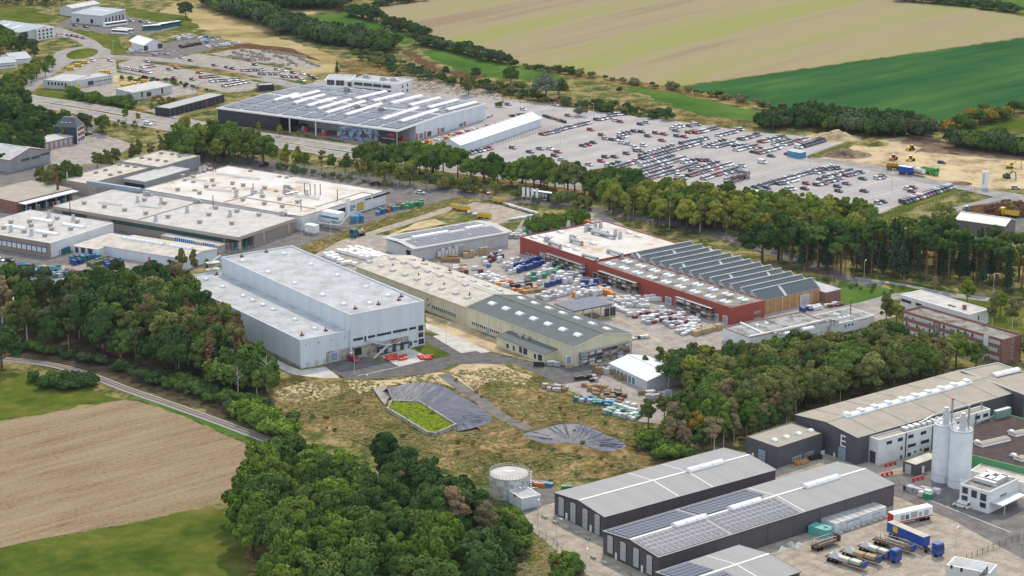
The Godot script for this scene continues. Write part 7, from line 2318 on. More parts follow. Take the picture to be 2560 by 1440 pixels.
	wood([1720, 1010, 1880, 1065, 1980, 1040, 2000, 1060, 1880, 1105, 1780, 1135, 1700, 1140, 1650, 1120, 1690, 1060], 52, [["birch", "tan", 3], ["birch", "bright", 2], ["ash", "bright", 2], ["oak", "mid", 2], ["birch", "olive", 2]], 8, 13, w, 3.4)
	wood([1600, 1100, 1700, 1120, 1720, 1150, 1640, 1150], 18, [["bush", "mid", 2], ["bush", "bright", 2]], 3, 5, "in the corner behind the plain dark hall", 2.2, 1.2)
	plant("birch", "gold", G(Vector2(1742, 1115)), 12, "turning golden at the corner of the goods yard", 1.3)
	for e in [[1620, 1070, 9], [1660, 1060, 10], [1690, 1075, 9]]:
		plant("ash", "olive", G(Vector2(e[0], e[1])), e[2], "between goods yard and foil pond")
	# top left
	w = "in the wood above the grey gabled hall"
	wood([0, 425, 60, 400, 140, 362, 225, 348, 310, 334, 240, 322, 150, 316, 90, 306, 0, 310], 58, [["oak", "dark", 3], ["oak", "mid", 3], ["ash", "bright", 2], ["ash", "sage", 1]], 7, 10.5, w, 4.4)
	wood([0, 330, 50, 318, 85, 300, 50, 280, 0, 275], 16, [["oak", "dark", 3], ["oak", "mid", 2]], 12, 16, w, 4.4)
	wood([0, 262, 60, 232, 135, 178, 130, 162, 40, 205, 0, 225], 30, [["ash", "bright", 2], ["ash", "lime", 2], ["oak", "mid", 1]], 6, 9, "in the young row along the estate road", 4.0)
	wood([0, 140, 90, 150, 100, 125, 0, 100], 16, [["oak", "dark", 1], ["ash", "sage", 1], ["oak", "bright", 1]], 7, 12, "around the blue-grey roofed hall", 5.0)
	wood([155, 246, 340, 276, 336, 263, 170, 232], 34, [["bush", "mid", 2], ["bush", "bright", 2]], 3, 5.5, "in the hedge above the carriageway", 2.6)
	wood([300, 195, 420, 205, 560, 232, 520, 228, 400, 212, 300, 202], 22, [["bush", "bright", 1], ["bush", "copper", 1], ["bush", "mid", 1]], 1.5, 3, "along the car park rows", 3.0)
	wood([380, 250, 440, 245, 460, 262, 400, 275], 10, [["bush", "mid", 1], ["bush", "gold", 1]], 2, 3.5, "beside the black shed", 3.0)
	wood([270, 300, 420, 320, 500, 330, 400, 345, 330, 330, 260, 318], 18, [["bush", "olive", 2], ["bush", "mid", 2]], 1.2, 2.6, "on the dry bank below the carriageway", 3.0)
	# far hills
	w = "in the far wood across the dry hillside"
	wood([490, 14, 600, 46, 700, 84, 860, 122, 960, 140, 1000, 122, 900, 98, 780, 80, 710, 56, 640, 28, 560, -2], 120, [["bush", "sage", 3], ["bush", "dark", 3], ["oak", "sage", 1], ["bush", "mid", 2]], 8, 12, w, 5.0, 1.1)
	wood([545, -10, 700, 24, 870, 26, 850, -10], 90, [["bush", "sage", 3], ["bush", "dark", 2], ["oak", "mid", 1], ["bush", "bright", 1]], 9, 13, "in the wood at the top of the dry hillside", 6.5, 1.15)
	wood([0, 2, 130, 2, 230, 14, 150, 14, 0, 14], 24, [["oak", "dark", 1], ["ash", "sage", 1]], 6, 10, "behind the far halls", 6)
	line([885, 38, 940, 52, 1000, 78, 1060, 98], 34, [["oak", "sage"], ["oak", "dark"], ["bush", "dark"]], 6, 9, "in the hedgerow of the striped field", 3.0, 1.2)
	line([1045, 108, 1100, 120, 1210, 148, 1270, 160], 32, [["bush", "dark"], ["bush", "sage"], ["oak", "sage"]], 5, 7.5, "in the hedgerow of the striped field", 2.5, 1.3)
	line([1290, 166, 1440, 188, 1700, 228, 1900, 262, 2080, 298], 46, [["bush", "dark"], ["bush", "olive"], ["bush", "tan"]], 2, 4.5, "on the field track between two meadows", 2.5, 1.2)
	line([2240, 2, 2340, 8, 2420, 16, 2540, 32], 34, [["bush", "dark"], ["bush", "sage"]], 5, 8, "in the far hedge above the striped field", 2, 1.3)
	line([935, 18, 975, 12, 1010, 6, 1060, 2], 12, [["bush", "dark"], ["bush", "sage"]], 4, 6, "beyond the head of the striped field", 2, 1.4)
	w = "in the belt between storage lot and crop field"
	wood([1890, 322, 2050, 325, 2180, 342, 2320, 352, 2335, 330, 2200, 312, 2100, 298, 1950, 305], 75, [["bush", "dark", 3], ["bush", "sage", 3], ["oak", "dark", 1], ["oak", "sage", 1], ["bush", "mid", 1]], 7, 11, w, 4.0, 1.0)
	wood([2365, 330, 2420, 322, 2560, 285, 2600, 275, 2600, 268, 2420, 306, 2365, 318], 26, [["bush", "mid", 1], ["oak", "mid", 1], ["bush", "gold", 1]], 5, 8, "in the hedge below the crop field", 4.0, 1.1)
	wood([2380, 372, 2480, 380, 2600, 398, 2600, 385, 2500, 360, 2390, 350], 55, [["bush", "dark", 2], ["bush", "sage", 2], ["bush", "mid", 1]], 6, 9, "above the building site", 4.0, 1.0)
	w = "in the rough valley behind the storage lot"
	wood([880, 118, 1000, 155, 1100, 196, 1250, 215, 1450, 258, 1680, 292, 1640, 300, 1400, 262, 1200, 232, 1000, 190, 880, 140], 95, [["bush", "dark", 2], ["bush", "olive", 3], ["bush", "sage", 2]], 2, 5, w, 4.0, 1.2)
	for e in [[1171, 238, "oak", "olive", 11], [1277, 212, "oak", "mid", 10], [1365, 250, "oak", "silver", 14], [1397, 245, "oak", "mid", 10], [1115, 192, "oak", "dark", 6], [1190, 200, "oak", "sage", 7], [1250, 268, "bush", "mid", 3], [1450, 290, "bush", "silver", 5], [1670, 300, "bush", "dark", 6], [1430, 182, "oak", "mid", 4], [1548, 233, "oak", "dark", 3.5], [843, 190, "spruce", "spruce", 9], [465, 46, "oak", "sage", 11], [1520, 280, "bush", "mid", 5], [1930, 325, "oak", "sage", 9]]:
		plant(e[2], e[3], G(Vector2(e[0], e[1])), e[4], "standing singly in the rough valley", 1.15)
	wood([850, 960, 1100, 940, 1400, 970, 1600, 1080, 1640, 1150, 1380, 1210, 1100, 1170, 800, 1080, 700, 1000], 60, [["bush", "olive", 3], ["bush", "tan", 3], ["bush", "mid", 1]], 0.5, 1.3, "on the dry land round the foil basins", 3.0, 1.2)
	for e in [[545, 392, 5], [560, 405, 5], [500, 398, 5], [1000, 440, 6], [490, 400, 4]]:
		plant("ash", "copper", G(Vector2(e[0], e[1])), e[2], "behind the cream factory hall")
	set_out_plants()
	tufts([660, 960, 860, 950, 1120, 930, 1260, 915, 1400, 968, 1600, 1060, 1680, 1150, 1380, 1215, 1230, 1200, 900, 1110, 700, 1040], 7000, ["tan", "olive", "straw", "olive"])
	tufts([560, 652, 740, 619, 850, 582, 1000, 535, 1155, 490, 1170, 502, 1000, 555, 870, 592, 720, 640], 1500, ["olive", "straw"])
	tufts([2230, 560, 2390, 520, 2400, 570, 2300, 610, 2240, 600], 1500, ["straw", "lime", "olive"])
	tufts([860, 150, 1100, 196, 1300, 235, 1500, 265, 1700, 295, 2050, 320, 2000, 335, 1500, 280, 1050, 228, 870, 190], 3000, ["straw", "olive", "tan"])
	tufts([1290, 1305, 1340, 1335, 1480, 1450, 1300, 1450, 1260, 1360], 1500, ["straw", "tan", "olive"])
	for k in proto:
		if proto[k] is Array:
			proto[k][0].queue_free()
	print("plants ", count)

# ---------------------------------------------------------------- vehicles
func car_mesh(kind: int) -> Array:
	# side profile in x, y; kinds: hatchback, saloon, van
	var L: float = [4.1, 4.6, 4.9][kind]
	var W: float = [1.75, 1.82, 1.9][kind]
	var H: float = [1.5, 1.45, 1.95][kind]
	var bt := 0.85 if kind < 2 else 1.05
	var b := MB.new()
	var prof := [Vector2(-L / 2, 0.3), Vector2(-L / 2 + 0.02, bt - 0.15), Vector2(-L / 2 + 0.15, bt), Vector2(L / 2 - 0.9, bt + 0.02), Vector2(L / 2 - 0.15, bt - 0.2), Vector2(L / 2, 0.45), Vector2(L / 2 - 0.05, 0.28)]
	if kind == 2:
		prof[3] = Vector2(L / 2 - 0.7, bt + 0.05)
	var w := W / 2
	for i in prof.size():
		var p: Vector2 = prof[i]
		var r: Vector2 = prof[(i + 1) % prof.size()]
		b.quad(Vector3(r.x, r.y, w), Vector3(p.x, p.y, w), Vector3(p.x, p.y, -w), Vector3(r.x, r.y, -w))
		b.tri(Vector3(0, 0.6, w), Vector3(r.x, r.y, w), Vector3(p.x, p.y, w))
		b.tri(Vector3(0, 0.6, -w), Vector3(p.x, p.y, -w), Vector3(r.x, r.y, -w))
	var c0: float = [-L / 2 + 0.1, -L / 2 + 0.55, -L / 2 + 0.05][kind]
	var c1: float = [L / 2 - 1.0, L / 2 - 1.15, L / 2 - 0.75][kind]
	var t0: float = [-L / 2 + 0.4, -L / 2 + 1.15, -L / 2 + 0.12][kind]
	var t1: float = [L / 2 - 1.8, L / 2 - 1.95, L / 2 - 1.5][kind]
	var tw := w - 0.22
	# roof panel
	b.box(Vector3((t0 + t1) / 2, H - 0.03, 0), Vector3(t1 - t0 + 0.06, 0.07, tw * 2 + 0.06))
	if kind == 2:
		b.box(Vector3(-0.55, (bt + H) / 2, 0), Vector3(L * 0.68, H - bt - 0.04, w * 2 - 0.2))
	var g := MB.new()
	var lo := [Vector3(c0, bt, w - 0.06), Vector3(c1, bt, w - 0.06), Vector3(c1, bt, -w + 0.06), Vector3(c0, bt, -w + 0.06)]
	var hi := [Vector3(t0, H - 0.06, tw), Vector3(t1, H - 0.06, tw), Vector3(t1, H - 0.06, -tw), Vector3(t0, H - 0.06, -tw)]
	for i in 4:
		g.quad(lo[i], lo[(i + 1) % 4], hi[(i + 1) % 4], hi[i])
	var ty := MB.new()
	for x in [-L * 0.3, L * 0.31]:
		for z in [-1.0, 1.0]:
			ty.tube(Vector3(x, 0.32, z * (w - 0.2)), Vector3(x, 0.32, z * (w + 0.02)), 0.32, 0.32, 10)
	var m := b.mesh()
	ty.mesh(M["tyre"], m)
	return [m, g.mesh(M["glass"])]
const HUES := ["white", "silver", "silver", "grey", "grey", "dark", "dark", "black", "black", "white", "navy", "crimson", "white", "crimson"]
const SAYS := {"white": "white", "silver": "silver", "grey": "grey", "dark": "anthracite", "black": "black", "navy": "dark blue", "crimson": "red", "teal": "turquoise", "yellow": "yellow"}
func car(p: Vector3, dir: Vector3, hue: String, kind: int, where: String) -> void:
	var k := "car%d" % kind
	if not proto.has(k):
		proto[k] = car_mesh(kind)
	var o := MeshInstance3D.new()
	o.name = ["hatchback_car", "saloon_car", "van"][kind]
	o.mesh = proto[k][0]
	o.set_surface_override_material(0, M["yellow"] if hue == "yellow" else M["car_" + hue])
	o.transform = facing(p, dir)
	add_child(o, true)
	inst(o, "windows", proto[k][1])
	tag(o, "%s %s %s" % [SAYS[hue], "van" if kind == 2 else "hatchback car" if kind == 0 else "saloon car", where], "van" if kind == 2 else "car", "vehicles " + where)
func cars(sec: int, a: Array, where: String, turn := 0.0, only := "", kind := -1) -> void:   # rows: x0, y0, x1, y1, n
	for i in range(0, a.size(), 5):
		var p := G(q(sec, a[i], a[i + 1]), 0.5) - UP * 0.45
		var r := G(q(sec, a[i + 2], a[i + 3]), 0.5) - UP * 0.45
		var n: int = a[i + 4]
		var dir := lot_u.cross(UP).rotated(UP, turn)
		for k in n:
			var hue: String = only if only else HUES[rng.randi() % HUES.size()]
			car(p.lerp(r, 0.0 if n == 1 else float(k) / (n - 1)) + lot_u.cross(UP) * rf(-0.25, 0.25), dir.rotated(UP, rf(-0.02, 0.02)), hue, kind if kind >= 0 else (0 if rng.randf() < 0.5 else 1), where)
var lot_u: Vector3
func build_cars() -> void:
	rng.seed = 5
	lot_u = (G(q(Y6, 1400, 660)) - G(q(Y6, 200, 960))).normalized()
	var w := "parked in the rows of the storage lot"
	cars(Y5, [245, 222, 430, 190, 6, 430, 160, 640, 135, 8, 1650, 410, 1940, 335, 10, 1545, 405, 1640, 385, 3, 1965, 450, 2200, 390, 8, 2230, 370, 2290, 362, 3, 2290, 500, 2540, 430, 8, 880, 735, 1330, 600, 8, 885, 775, 1690, 555, 20, 1450, 560, 1800, 490, 8, 880, 870, 1330, 745, 10, 690, 990, 1480, 765, 22, 910, 1020, 1300, 905, 9, 960, 1060, 1660, 855, 19, 1480, 830, 1680, 795, 4, 1700, 800, 1810, 800, 3, 1550, 1020, 2130, 850, 15, 1690, 920, 1960, 835, 6, 1760, 1060, 2240, 915, 12, 320, 955, 760, 830, 12, 395, 875, 560, 835, 3, 1790, 605, 2060, 520, 6, 1920, 610, 2190, 545, 8, 2230, 655, 2510, 590, 8, 2210, 600, 2400, 590, 4], w)
	cars(Y6, [300, 310, 620, 240, 10, 500, 345, 700, 290, 5, 620, 350, 950, 270, 10, 190, 455, 300, 410, 3, 260, 470, 540, 395, 8, 300, 930, 1000, 740, 17, 960, 745, 1300, 665, 8, 1230, 700, 1390, 680, 4, 540, 905, 640, 890, 3, 700, 870, 790, 850, 3, 1220, 810, 1340, 790, 3, 1390, 770, 1580, 715, 6, 1510, 790, 1610, 770, 3, 1640, 750, 1710, 740, 2, 1085, 920, 1190, 900, 4, 1220, 880, 1350, 855, 4], w)
	cars(Y6, [900, 370, 1170, 290, 8], w, 0.0, "black", 2)
	cars(Y6, [830, 385, 830, 385, 1, 315, 600, 315, 600, 1, 250, 1055, 250, 1055, 1, 380, 1080, 380, 1080, 1], w, 0.0, "white", 2)
	cars(Y7, [1055, 1035, 1640, 842, 15], "lined up along the east fence of the lot", 0.0, "", 2)
	cars(Y4, [1435, 995, 1700, 930, 7, 2280, 775, 2440, 740, 6], "lined up beside the long white tent")
	cars(2, [1630, 965, 1850, 912, 12], "lined up beside the long white tent")
	w = "standing singly on the storage lot"
	for e in [[150, 365], [305, 440], [365, 495], [450, 505], [505, 508], [565, 485], [625, 465], [575, 440], [640, 420], [690, 410], [768, 388], [878, 397], [600, 552], [690, 570], [905, 590], [790, 622], [800, 665], [850, 665], [665, 705], [355, 752], [495, 752], [300, 812], [125, 860], [190, 550], [110, 575], [40, 592], [965, 455], [1080, 412], [1190, 427], [1165, 518], [1320, 350], [1380, 455], [1480, 465], [1365, 378], [1560, 312], [860, 287], [945, 262], [505, 235], [575, 250], [1380, 325], [1450, 315], [1630, 290], [1670, 295], [705, 935], [800, 810], [1590, 955], [1400, 1020], [1390, 1075], [1475, 1050], [2305, 880]]:
		cars(Y5, [e[0], e[1], e[0], e[1], 1], w)
	for e in [[445, 512], [40, 650], [680, 485], [1425, 825], [1150, 845], [950, 905], [915, 975], [690, 985], [740, 975], [1400, 1010], [1385, 945], [1515, 905], [1745, 835], [1950, 830], [2000, 820], [2030, 800], [1765, 1010], [2380, 975], [2460, 960], [2445, 1015], [1290, 1160], [1960, 1180], [2025, 1160], [495, 1085], [615, 1055], [610, 1105], [360, 1020], [1095, 750], [1150, 735], [220, 955], [380, 965]]:
		cars(Y6, [e[0], e[1], e[0], e[1], 1], w)
	for e in [[1035, 462], [1900, 445], [2420, 452], [2070, 500], [2390, 398]]:
		cars(Y4, [e[0], e[1], e[0], e[1], 1], w)
	for e in [[1700, 860], [1285, 1100], [1415, 1130], [1490, 1107], [1560, 1107], [1620, 1130], [1600, 1158], [1500, 1190], [1650, 1190]]:
		cars(2, [e[0], e[1], e[0], e[1], 1], w)
	w = "in the staff car park by the roundabout"
	cars(1, [910, 505, 1110, 540, 8, 1060, 500, 1140, 490, 5, 1500, 575, 1620, 565, 8, 1570, 605, 1770, 590, 11, 1670, 640, 1840, 610, 9, 1810, 525, 1950, 520, 8, 1940, 550, 2080, 550, 8, 2110, 570, 2210, 575, 4], w)
	for e in [[1095, 457], [1260, 515], [1315, 505], [1420, 450], [1350, 430], [1595, 485], [1690, 500], [1730, 510], [1895, 480], [2060, 515], [2110, 525], [2180, 540], [2250, 550], [2305, 560], [2345, 580], [2250, 600], [1300, 580], [1430, 590], [1480, 540], [690, 450], [820, 450], [500, 262], [540, 265], [575, 272], [620, 282], [560, 190], [640, 200], [980, 155], [1050, 160], [1100, 168]]:
		cars(1, [e[0], e[1], e[0], e[1], 1], w)
	cars(1, [525, 515, 525, 515, 1, 585, 490, 585, 490, 1, 632, 468, 632, 468, 1, 770, 543, 800, 543, 2, 930, 645, 1000, 630, 3, 1080, 610, 1080, 610, 1], "at the postal depot", 0.6, "yellow", 2)
	car(G(q(X3, 1240, 1100)), G(q(X3, 1320, 1120)) - G(q(X3, 1160, 1050)), "crimson", 2, "in front of the white warehouse gate")
	car(G(Vector2(370, 312)), G(Vector2(430, 322)) - G(Vector2(240, 287)), "white", 2, "driving on the carriageway")
	car(G(q(8, 2095, 915)), G(q(8, 2040, 900)) - G(q(8, 2150, 930)), "white", 2, "beside the cube office")
	car(G(q(5, 1085, 12)), G(q(5, 1120, 20)) - G(q(5, 1060, 5)), "crimson", 1, "driving on the access road")
	car(G(q(5, 596, 12)), G(q(5, 620, 12)) - G(q(5, 575, 8)), "white", 1, "behind the vented factory")
	car(G(q(X5, 150, 740)), G(q(X5, 210, 750)) - G(q(X5, 90, 735)), "black", 1, "below the brown fronted factory")
	car(G(q(X5, 5, 735)), G(q(X5, 35, 745)) - G(q(X5, -60, 725)), "white", 1, "below the brown fronted factory")
	car(G(q(Y2, 1045, 322)), G(q(Y2, 1075, 318)) - G(q(Y2, 1015, 328)), "navy", 1, "beside the mansard house")
	car(G(q(Y7, 1528, 545)), Vector3(1, 0, 0.5), "black", 0, "on the building site")
	car(G(q(Y7, 2455, 865)), Vector3(1, 0, 0.2), "silver", 0, "on the service lane")

func wheels(t: Node3D, xs: Array, w: float, r := 0.5) -> void:
	for x in xs:
		for z in [-1.0, 1.0]:
			var k := "wheel%.2f" % r
			if not proto.has(k):
				var b := MB.new()
				b.tube(Vector3(0, 0, -0.15), Vector3(0, 0, 0.15), r, r, 12)
				b.tube(Vector3(0, 0, 0.15), Vector3(0, 0, -0.15), r, r, 12)
				proto[k] = b.mesh(M["tyre"])
			inst(t, "wheel", proto[k], null, Transform3D(Basis(), Vector3(x, r, z * (w / 2 - 0.18))))
func cab(t: Node3D, x: float, m: String, h := 3.0, up := 0.7) -> void:
	var b := MB.new()
	var pr := [Vector2(0, up), Vector2(2.2, up), Vector2(2.3, up + h * 0.45), Vector2(2.05, up + h * 0.92), Vector2(1.7, up + h), Vector2(0, up + h)]
	for i in pr.size():
		var p: Vector2 = pr[i]
		var r: Vector2 = pr[(i + 1) % pr.size()]
		b.quad(Vector3(x + r.x, r.y, 1.22), Vector3(x + p.x, p.y, 1.22), Vector3(x + p.x, p.y, -1.22), Vector3(x + r.x, r.y, -1.22))
		b.tri(Vector3(x + 1, up + 1.2, 1.22), Vector3(x + p.x, p.y, 1.22), Vector3(x + r.x, r.y, 1.22))
		b.tri(Vector3(x + 1, up + 1.2, -1.22), Vector3(x + r.x, r.y, -1.22), Vector3(x + p.x, p.y, -1.22))
	var o := part(t, "cab", b, M[m])
	var g := MB.new()
	g.quad(Vector3(x + 2.33, up + h * 0.48, 1.1), Vector3(x + 2.33, up + h * 0.48, -1.1), Vector3(x + 2.1, up + h * 0.88, -1.05), Vector3(x + 2.1, up + h * 0.88, 1.05))
	for s in [-1.0, 1.0]:
		g.box(Vector3(x + 1.5, up + h * 0.62, s * 1.23), Vector3(0.9, h * 0.28, 0.03))
	part(o, "windscreen", g, M["glass"])
# cargo: "box", "flat", "frame", "tip", "glass", "tank", "none"
func truck(label: String, p: Vector2, dir: Array, tractor: String, cargo: String, m: String, L := 13.0, roof := "trim_white") -> Node3D:
	var d := G(Vector2(dir[2], dir[3])) - G(Vector2(dir[0], dir[1]))
	var t := thing("truck" if tractor else "trailer", label, "truck" if tractor else "trailer", facing(G(p), d))
	var x1 := L / 2
	if cargo != "none":
		bx(t, "chassis", Vector3(0, 1.0, 0), Vector3(L, 0.25, 1.0), M["goods_black"])
		wheels(t, [-L / 2 + 1.2, -L / 2 + 2.4, -L / 2 + 3.6] if L > 9 else [-L / 2 + 1.0, -L / 2 + 2.2], 2.5)
		if cargo == "box":
			bx(t, "trailer_body", Vector3(0, 2.55, 0), Vector3(L, 2.7, 2.5), M[m])
			bx(t, "trailer_roof", Vector3(0, 3.93, 0), Vector3(L - 0.02, 0.06, 2.48), M[roof])
		else:
			bx(t, "bed", Vector3(0, 1.2, 0), Vector3(L, 0.15, 2.5), M["bed" if cargo != "tip" else m])
		if cargo == "flat" or cargo == "glass":
			bx(t, "headboard", Vector3(L / 2 - 0.1, 2.0, 0), Vector3(0.2, 1.6, 2.5), M[m])
			for i in 3:
				bx(t, "load_bundle", Vector3(-L * 0.3 + i * L * 0.27, 1.75, (i % 2) * 0.5 - 0.25), Vector3(L * 0.25, 0.9 + 0.2 * (i % 2), 1.7), M["wood_pale" if cargo == "flat" else "bundle"])
			var w := MB.new()
			w.tri(Vector3(-L * 0.45, 1.3, 0.9), Vector3(-L * 0.1, 1.3, 0.9), Vector3(-L * 0.28, 3.4, 0.2))
			w.tri(Vector3(-L * 0.1, 1.3, -0.9), Vector3(-L * 0.45, 1.3, -0.9), Vector3(-L * 0.28, 3.4, 0.2))
			w.tri(Vector3(-L * 0.1, 1.3, 0.9), Vector3(-L * 0.1, 1.3, -0.9), Vector3(-L * 0.28, 3.4, 0.2))
			w.tri(Vector3(-L * 0.45, 1.3, -0.9), Vector3(-L * 0.45, 1.3, 0.9), Vector3(-L * 0.28, 3.4, 0.2))
			part(t, "tarpaulin", w, M["wrap"])
		if cargo == "frame":
			bx(t, "headboard", Vector3(L / 2 - 0.1, 2.0, 0), Vector3(0.2, 1.6, 2.5), M[m])
			var fr := MB.new()
			for i in 7:
				for z in [-1.1, 1.1]:
					fr.box(Vector3(-L * 0.4 + i * L * 0.12, 2.1, z), Vector3(0.12, 1.7, 0.12))
			for z in [-1.1, 1.1]:
				for y in [2.0, 2.9]:
					fr.box(Vector3(-L * 0.04, y, z), Vector3(L * 0.74, 0.1, 0.1))
			part(t, "stake_frame", fr, M["steel"])
		if cargo == "tip":
			for z in [-1.2, 1.2]:
				bx(t, "side", Vector3(0, 2.0, z), Vector3(L, 1.5, 0.12), M[m])
			for x in [-L / 2, L / 2]:
				bx(t, "end_board", Vector3(x, 2.05, 0), Vector3(0.12, 1.6, 2.5), M[m])
			bx(t, "earth", Vector3(0, 1.9, 0), Vector3(L - 0.4, 1.0, 2.2), M["soil"])
		if cargo == "tank":
			var tk := MB.new()
			tk.tube(Vector3(-L / 2, 2.4, 0), Vector3(L / 2, 2.4, 0), 1.2, 1.2, 14)
			tk.tube(Vector3(L / 2, 2.4, 0), Vector3(-L / 2, 2.4, 0), 1.2, 1.2, 14)
			part(t, "tank", tk, M[m])
	if tractor:
		var x0 := x1 + 0.5 if cargo != "none" else 0.0
		cab(t, x0, tractor)
		bx(t, "frame_rail", Vector3(x0 - 1.5, 0.9, 0), Vector3(4.6, 0.3, 0.9), M["goods_black"])
		wheels(t, [x0 + 1.3, x0 - 2.2], 2.5)
	return t
func bus(p: Vector2, a: Array, label: String, L: float, m: String) -> void:
	var t := thing("bus", label, "bus", facing(G(p), G(q(1, a[2], a[3])) - G(q(1, a[0], a[1]))), "buses on the depot yard")
	bx(t, "body", Vector3(0, 1.65, 0), Vector3(L, 2.6, 2.5), M[m])
	bx(t, "roof", Vector3(0, 3.02, 0), Vector3(L - 0.2, 0.14, 2.3), M["trim_white"])
	for z in [-1.26, 1.26]:
		bx(t, "window_band", Vector3(0, 2.1, z), Vector3(L - 0.6, 1.0, 0.04), M["glass"])
	bx(t, "windscreen", Vector3(L / 2 + 0.01, 2.0, 0), Vector3(0.04, 1.4, 2.3), M["glass"])
	wheels(t, [-L * 0.3, L * 0.32], 2.5)
func word(t: Node3D, s: String, at_: Vector3, size: float, m: String, turn := 0.0) -> void:
	var tm := TextMesh.new()
	var f := SystemFont.new()
	f.font_names = PackedStringArray(["Droid Sans"])
	f.font_weight = 700
	tm.font = f
	tm.text = s
	tm.font_size = 32
	tm.pixel_size = size / 32.0
	tm.depth = 0.03
	inst(t, "lettering", tm, M[m], Transform3D(Basis(UP, turn), at_))
func digger(nm: String, label: String, p: Vector2, dir: Vector3, m: String, kind: int) -> void:
	var t := thing(nm, label, "machine", facing(G(p), dir).scaled_local(Vector3.ONE * 0.85))
	if kind == 0:      # tracked excavator
		for z in [-1.0, 1.0]:
			bx(t, "track", Vector3(0, 0.45, z), Vector3(3.8, 0.9, 0.6), M["goods_black"])
		bx(t, "house", Vector3(-0.5, 1.6, 0), Vector3(3.2, 1.3, 2.5), M[m])
		bx(t, "cab", Vector3(0.7, 2.3, 0.7), Vector3(1.4, 1.7, 1.0), M["glass"])
		var b := MB.new()
		b.bar(Vector3(1.0, 1.8, -0.3), Vector3(3.6, 4.6, -0.3), 0.5, 0.6)
		b.bar(Vector3(3.6, 4.6, -0.3), Vector3(6.0, 4.4, -0.3), 0.45, 0.5)
		b.bar(Vector3(6.0, 4.4, -0.3), Vector3(6.6, 1.4, -0.3), 0.4, 0.45)
		part(t, "boom", b, M[m])
		bx(t, "bucket", Vector3(6.3, 0.9, -0.3), Vector3(1.0, 1.0, 1.1), M["goods_grey"])
	elif kind == 1:    # roller
		var d := MB.new()
		d.tube(Vector3(2.0, 0.75, -1.0), Vector3(2.0, 0.75, 1.0), 0.75, 0.75, 14)
		d.tube(Vector3(2.0, 0.75, 1.0), Vector3(2.0, 0.75, -1.0), 0.75, 0.75, 14)
		part(t, "drum", d, M[m])
		bx(t, "frame_yoke", Vector3(1.9, 1.2, 0), Vector3(2.4, 0.4, 2.3), M[m])
		bx(t, "engine", Vector3(-1.3, 1.5, 0), Vector3(2.2, 1.1, 1.6), M[m])
		bx(t, "cab", Vector3(0.2, 2.2, 0), Vector3(1.4, 1.9, 1.5), M["glass"])
		bx(t, "cab_roof", Vector3(0.2, 3.2, 0), Vector3(1.6, 0.12, 1.7), M["trim_white"])
		wheels(t, [-1.4], 2.2, 0.75)
	else:              # dozer or tractor
		wheels(t, [-1.2, 1.6], 2.4, 0.8)
		bx(t, "hood", Vector3(1.3, 1.6, 0), Vector3(2.0, 0.9, 1.1), M[m])
		bx(t, "cab", Vector3(-0.6, 2.2, 0), Vector3(1.6, 1.8, 1.6), M["glass"])
		bx(t, "cab_roof", Vector3(-0.6, 3.15, 0), Vector3(1.8, 0.14, 1.8), M[m])
		bx(t, "blade", Vector3(2.9, 0.8, 0), Vector3(0.25, 1.1, 3.2), M[m])
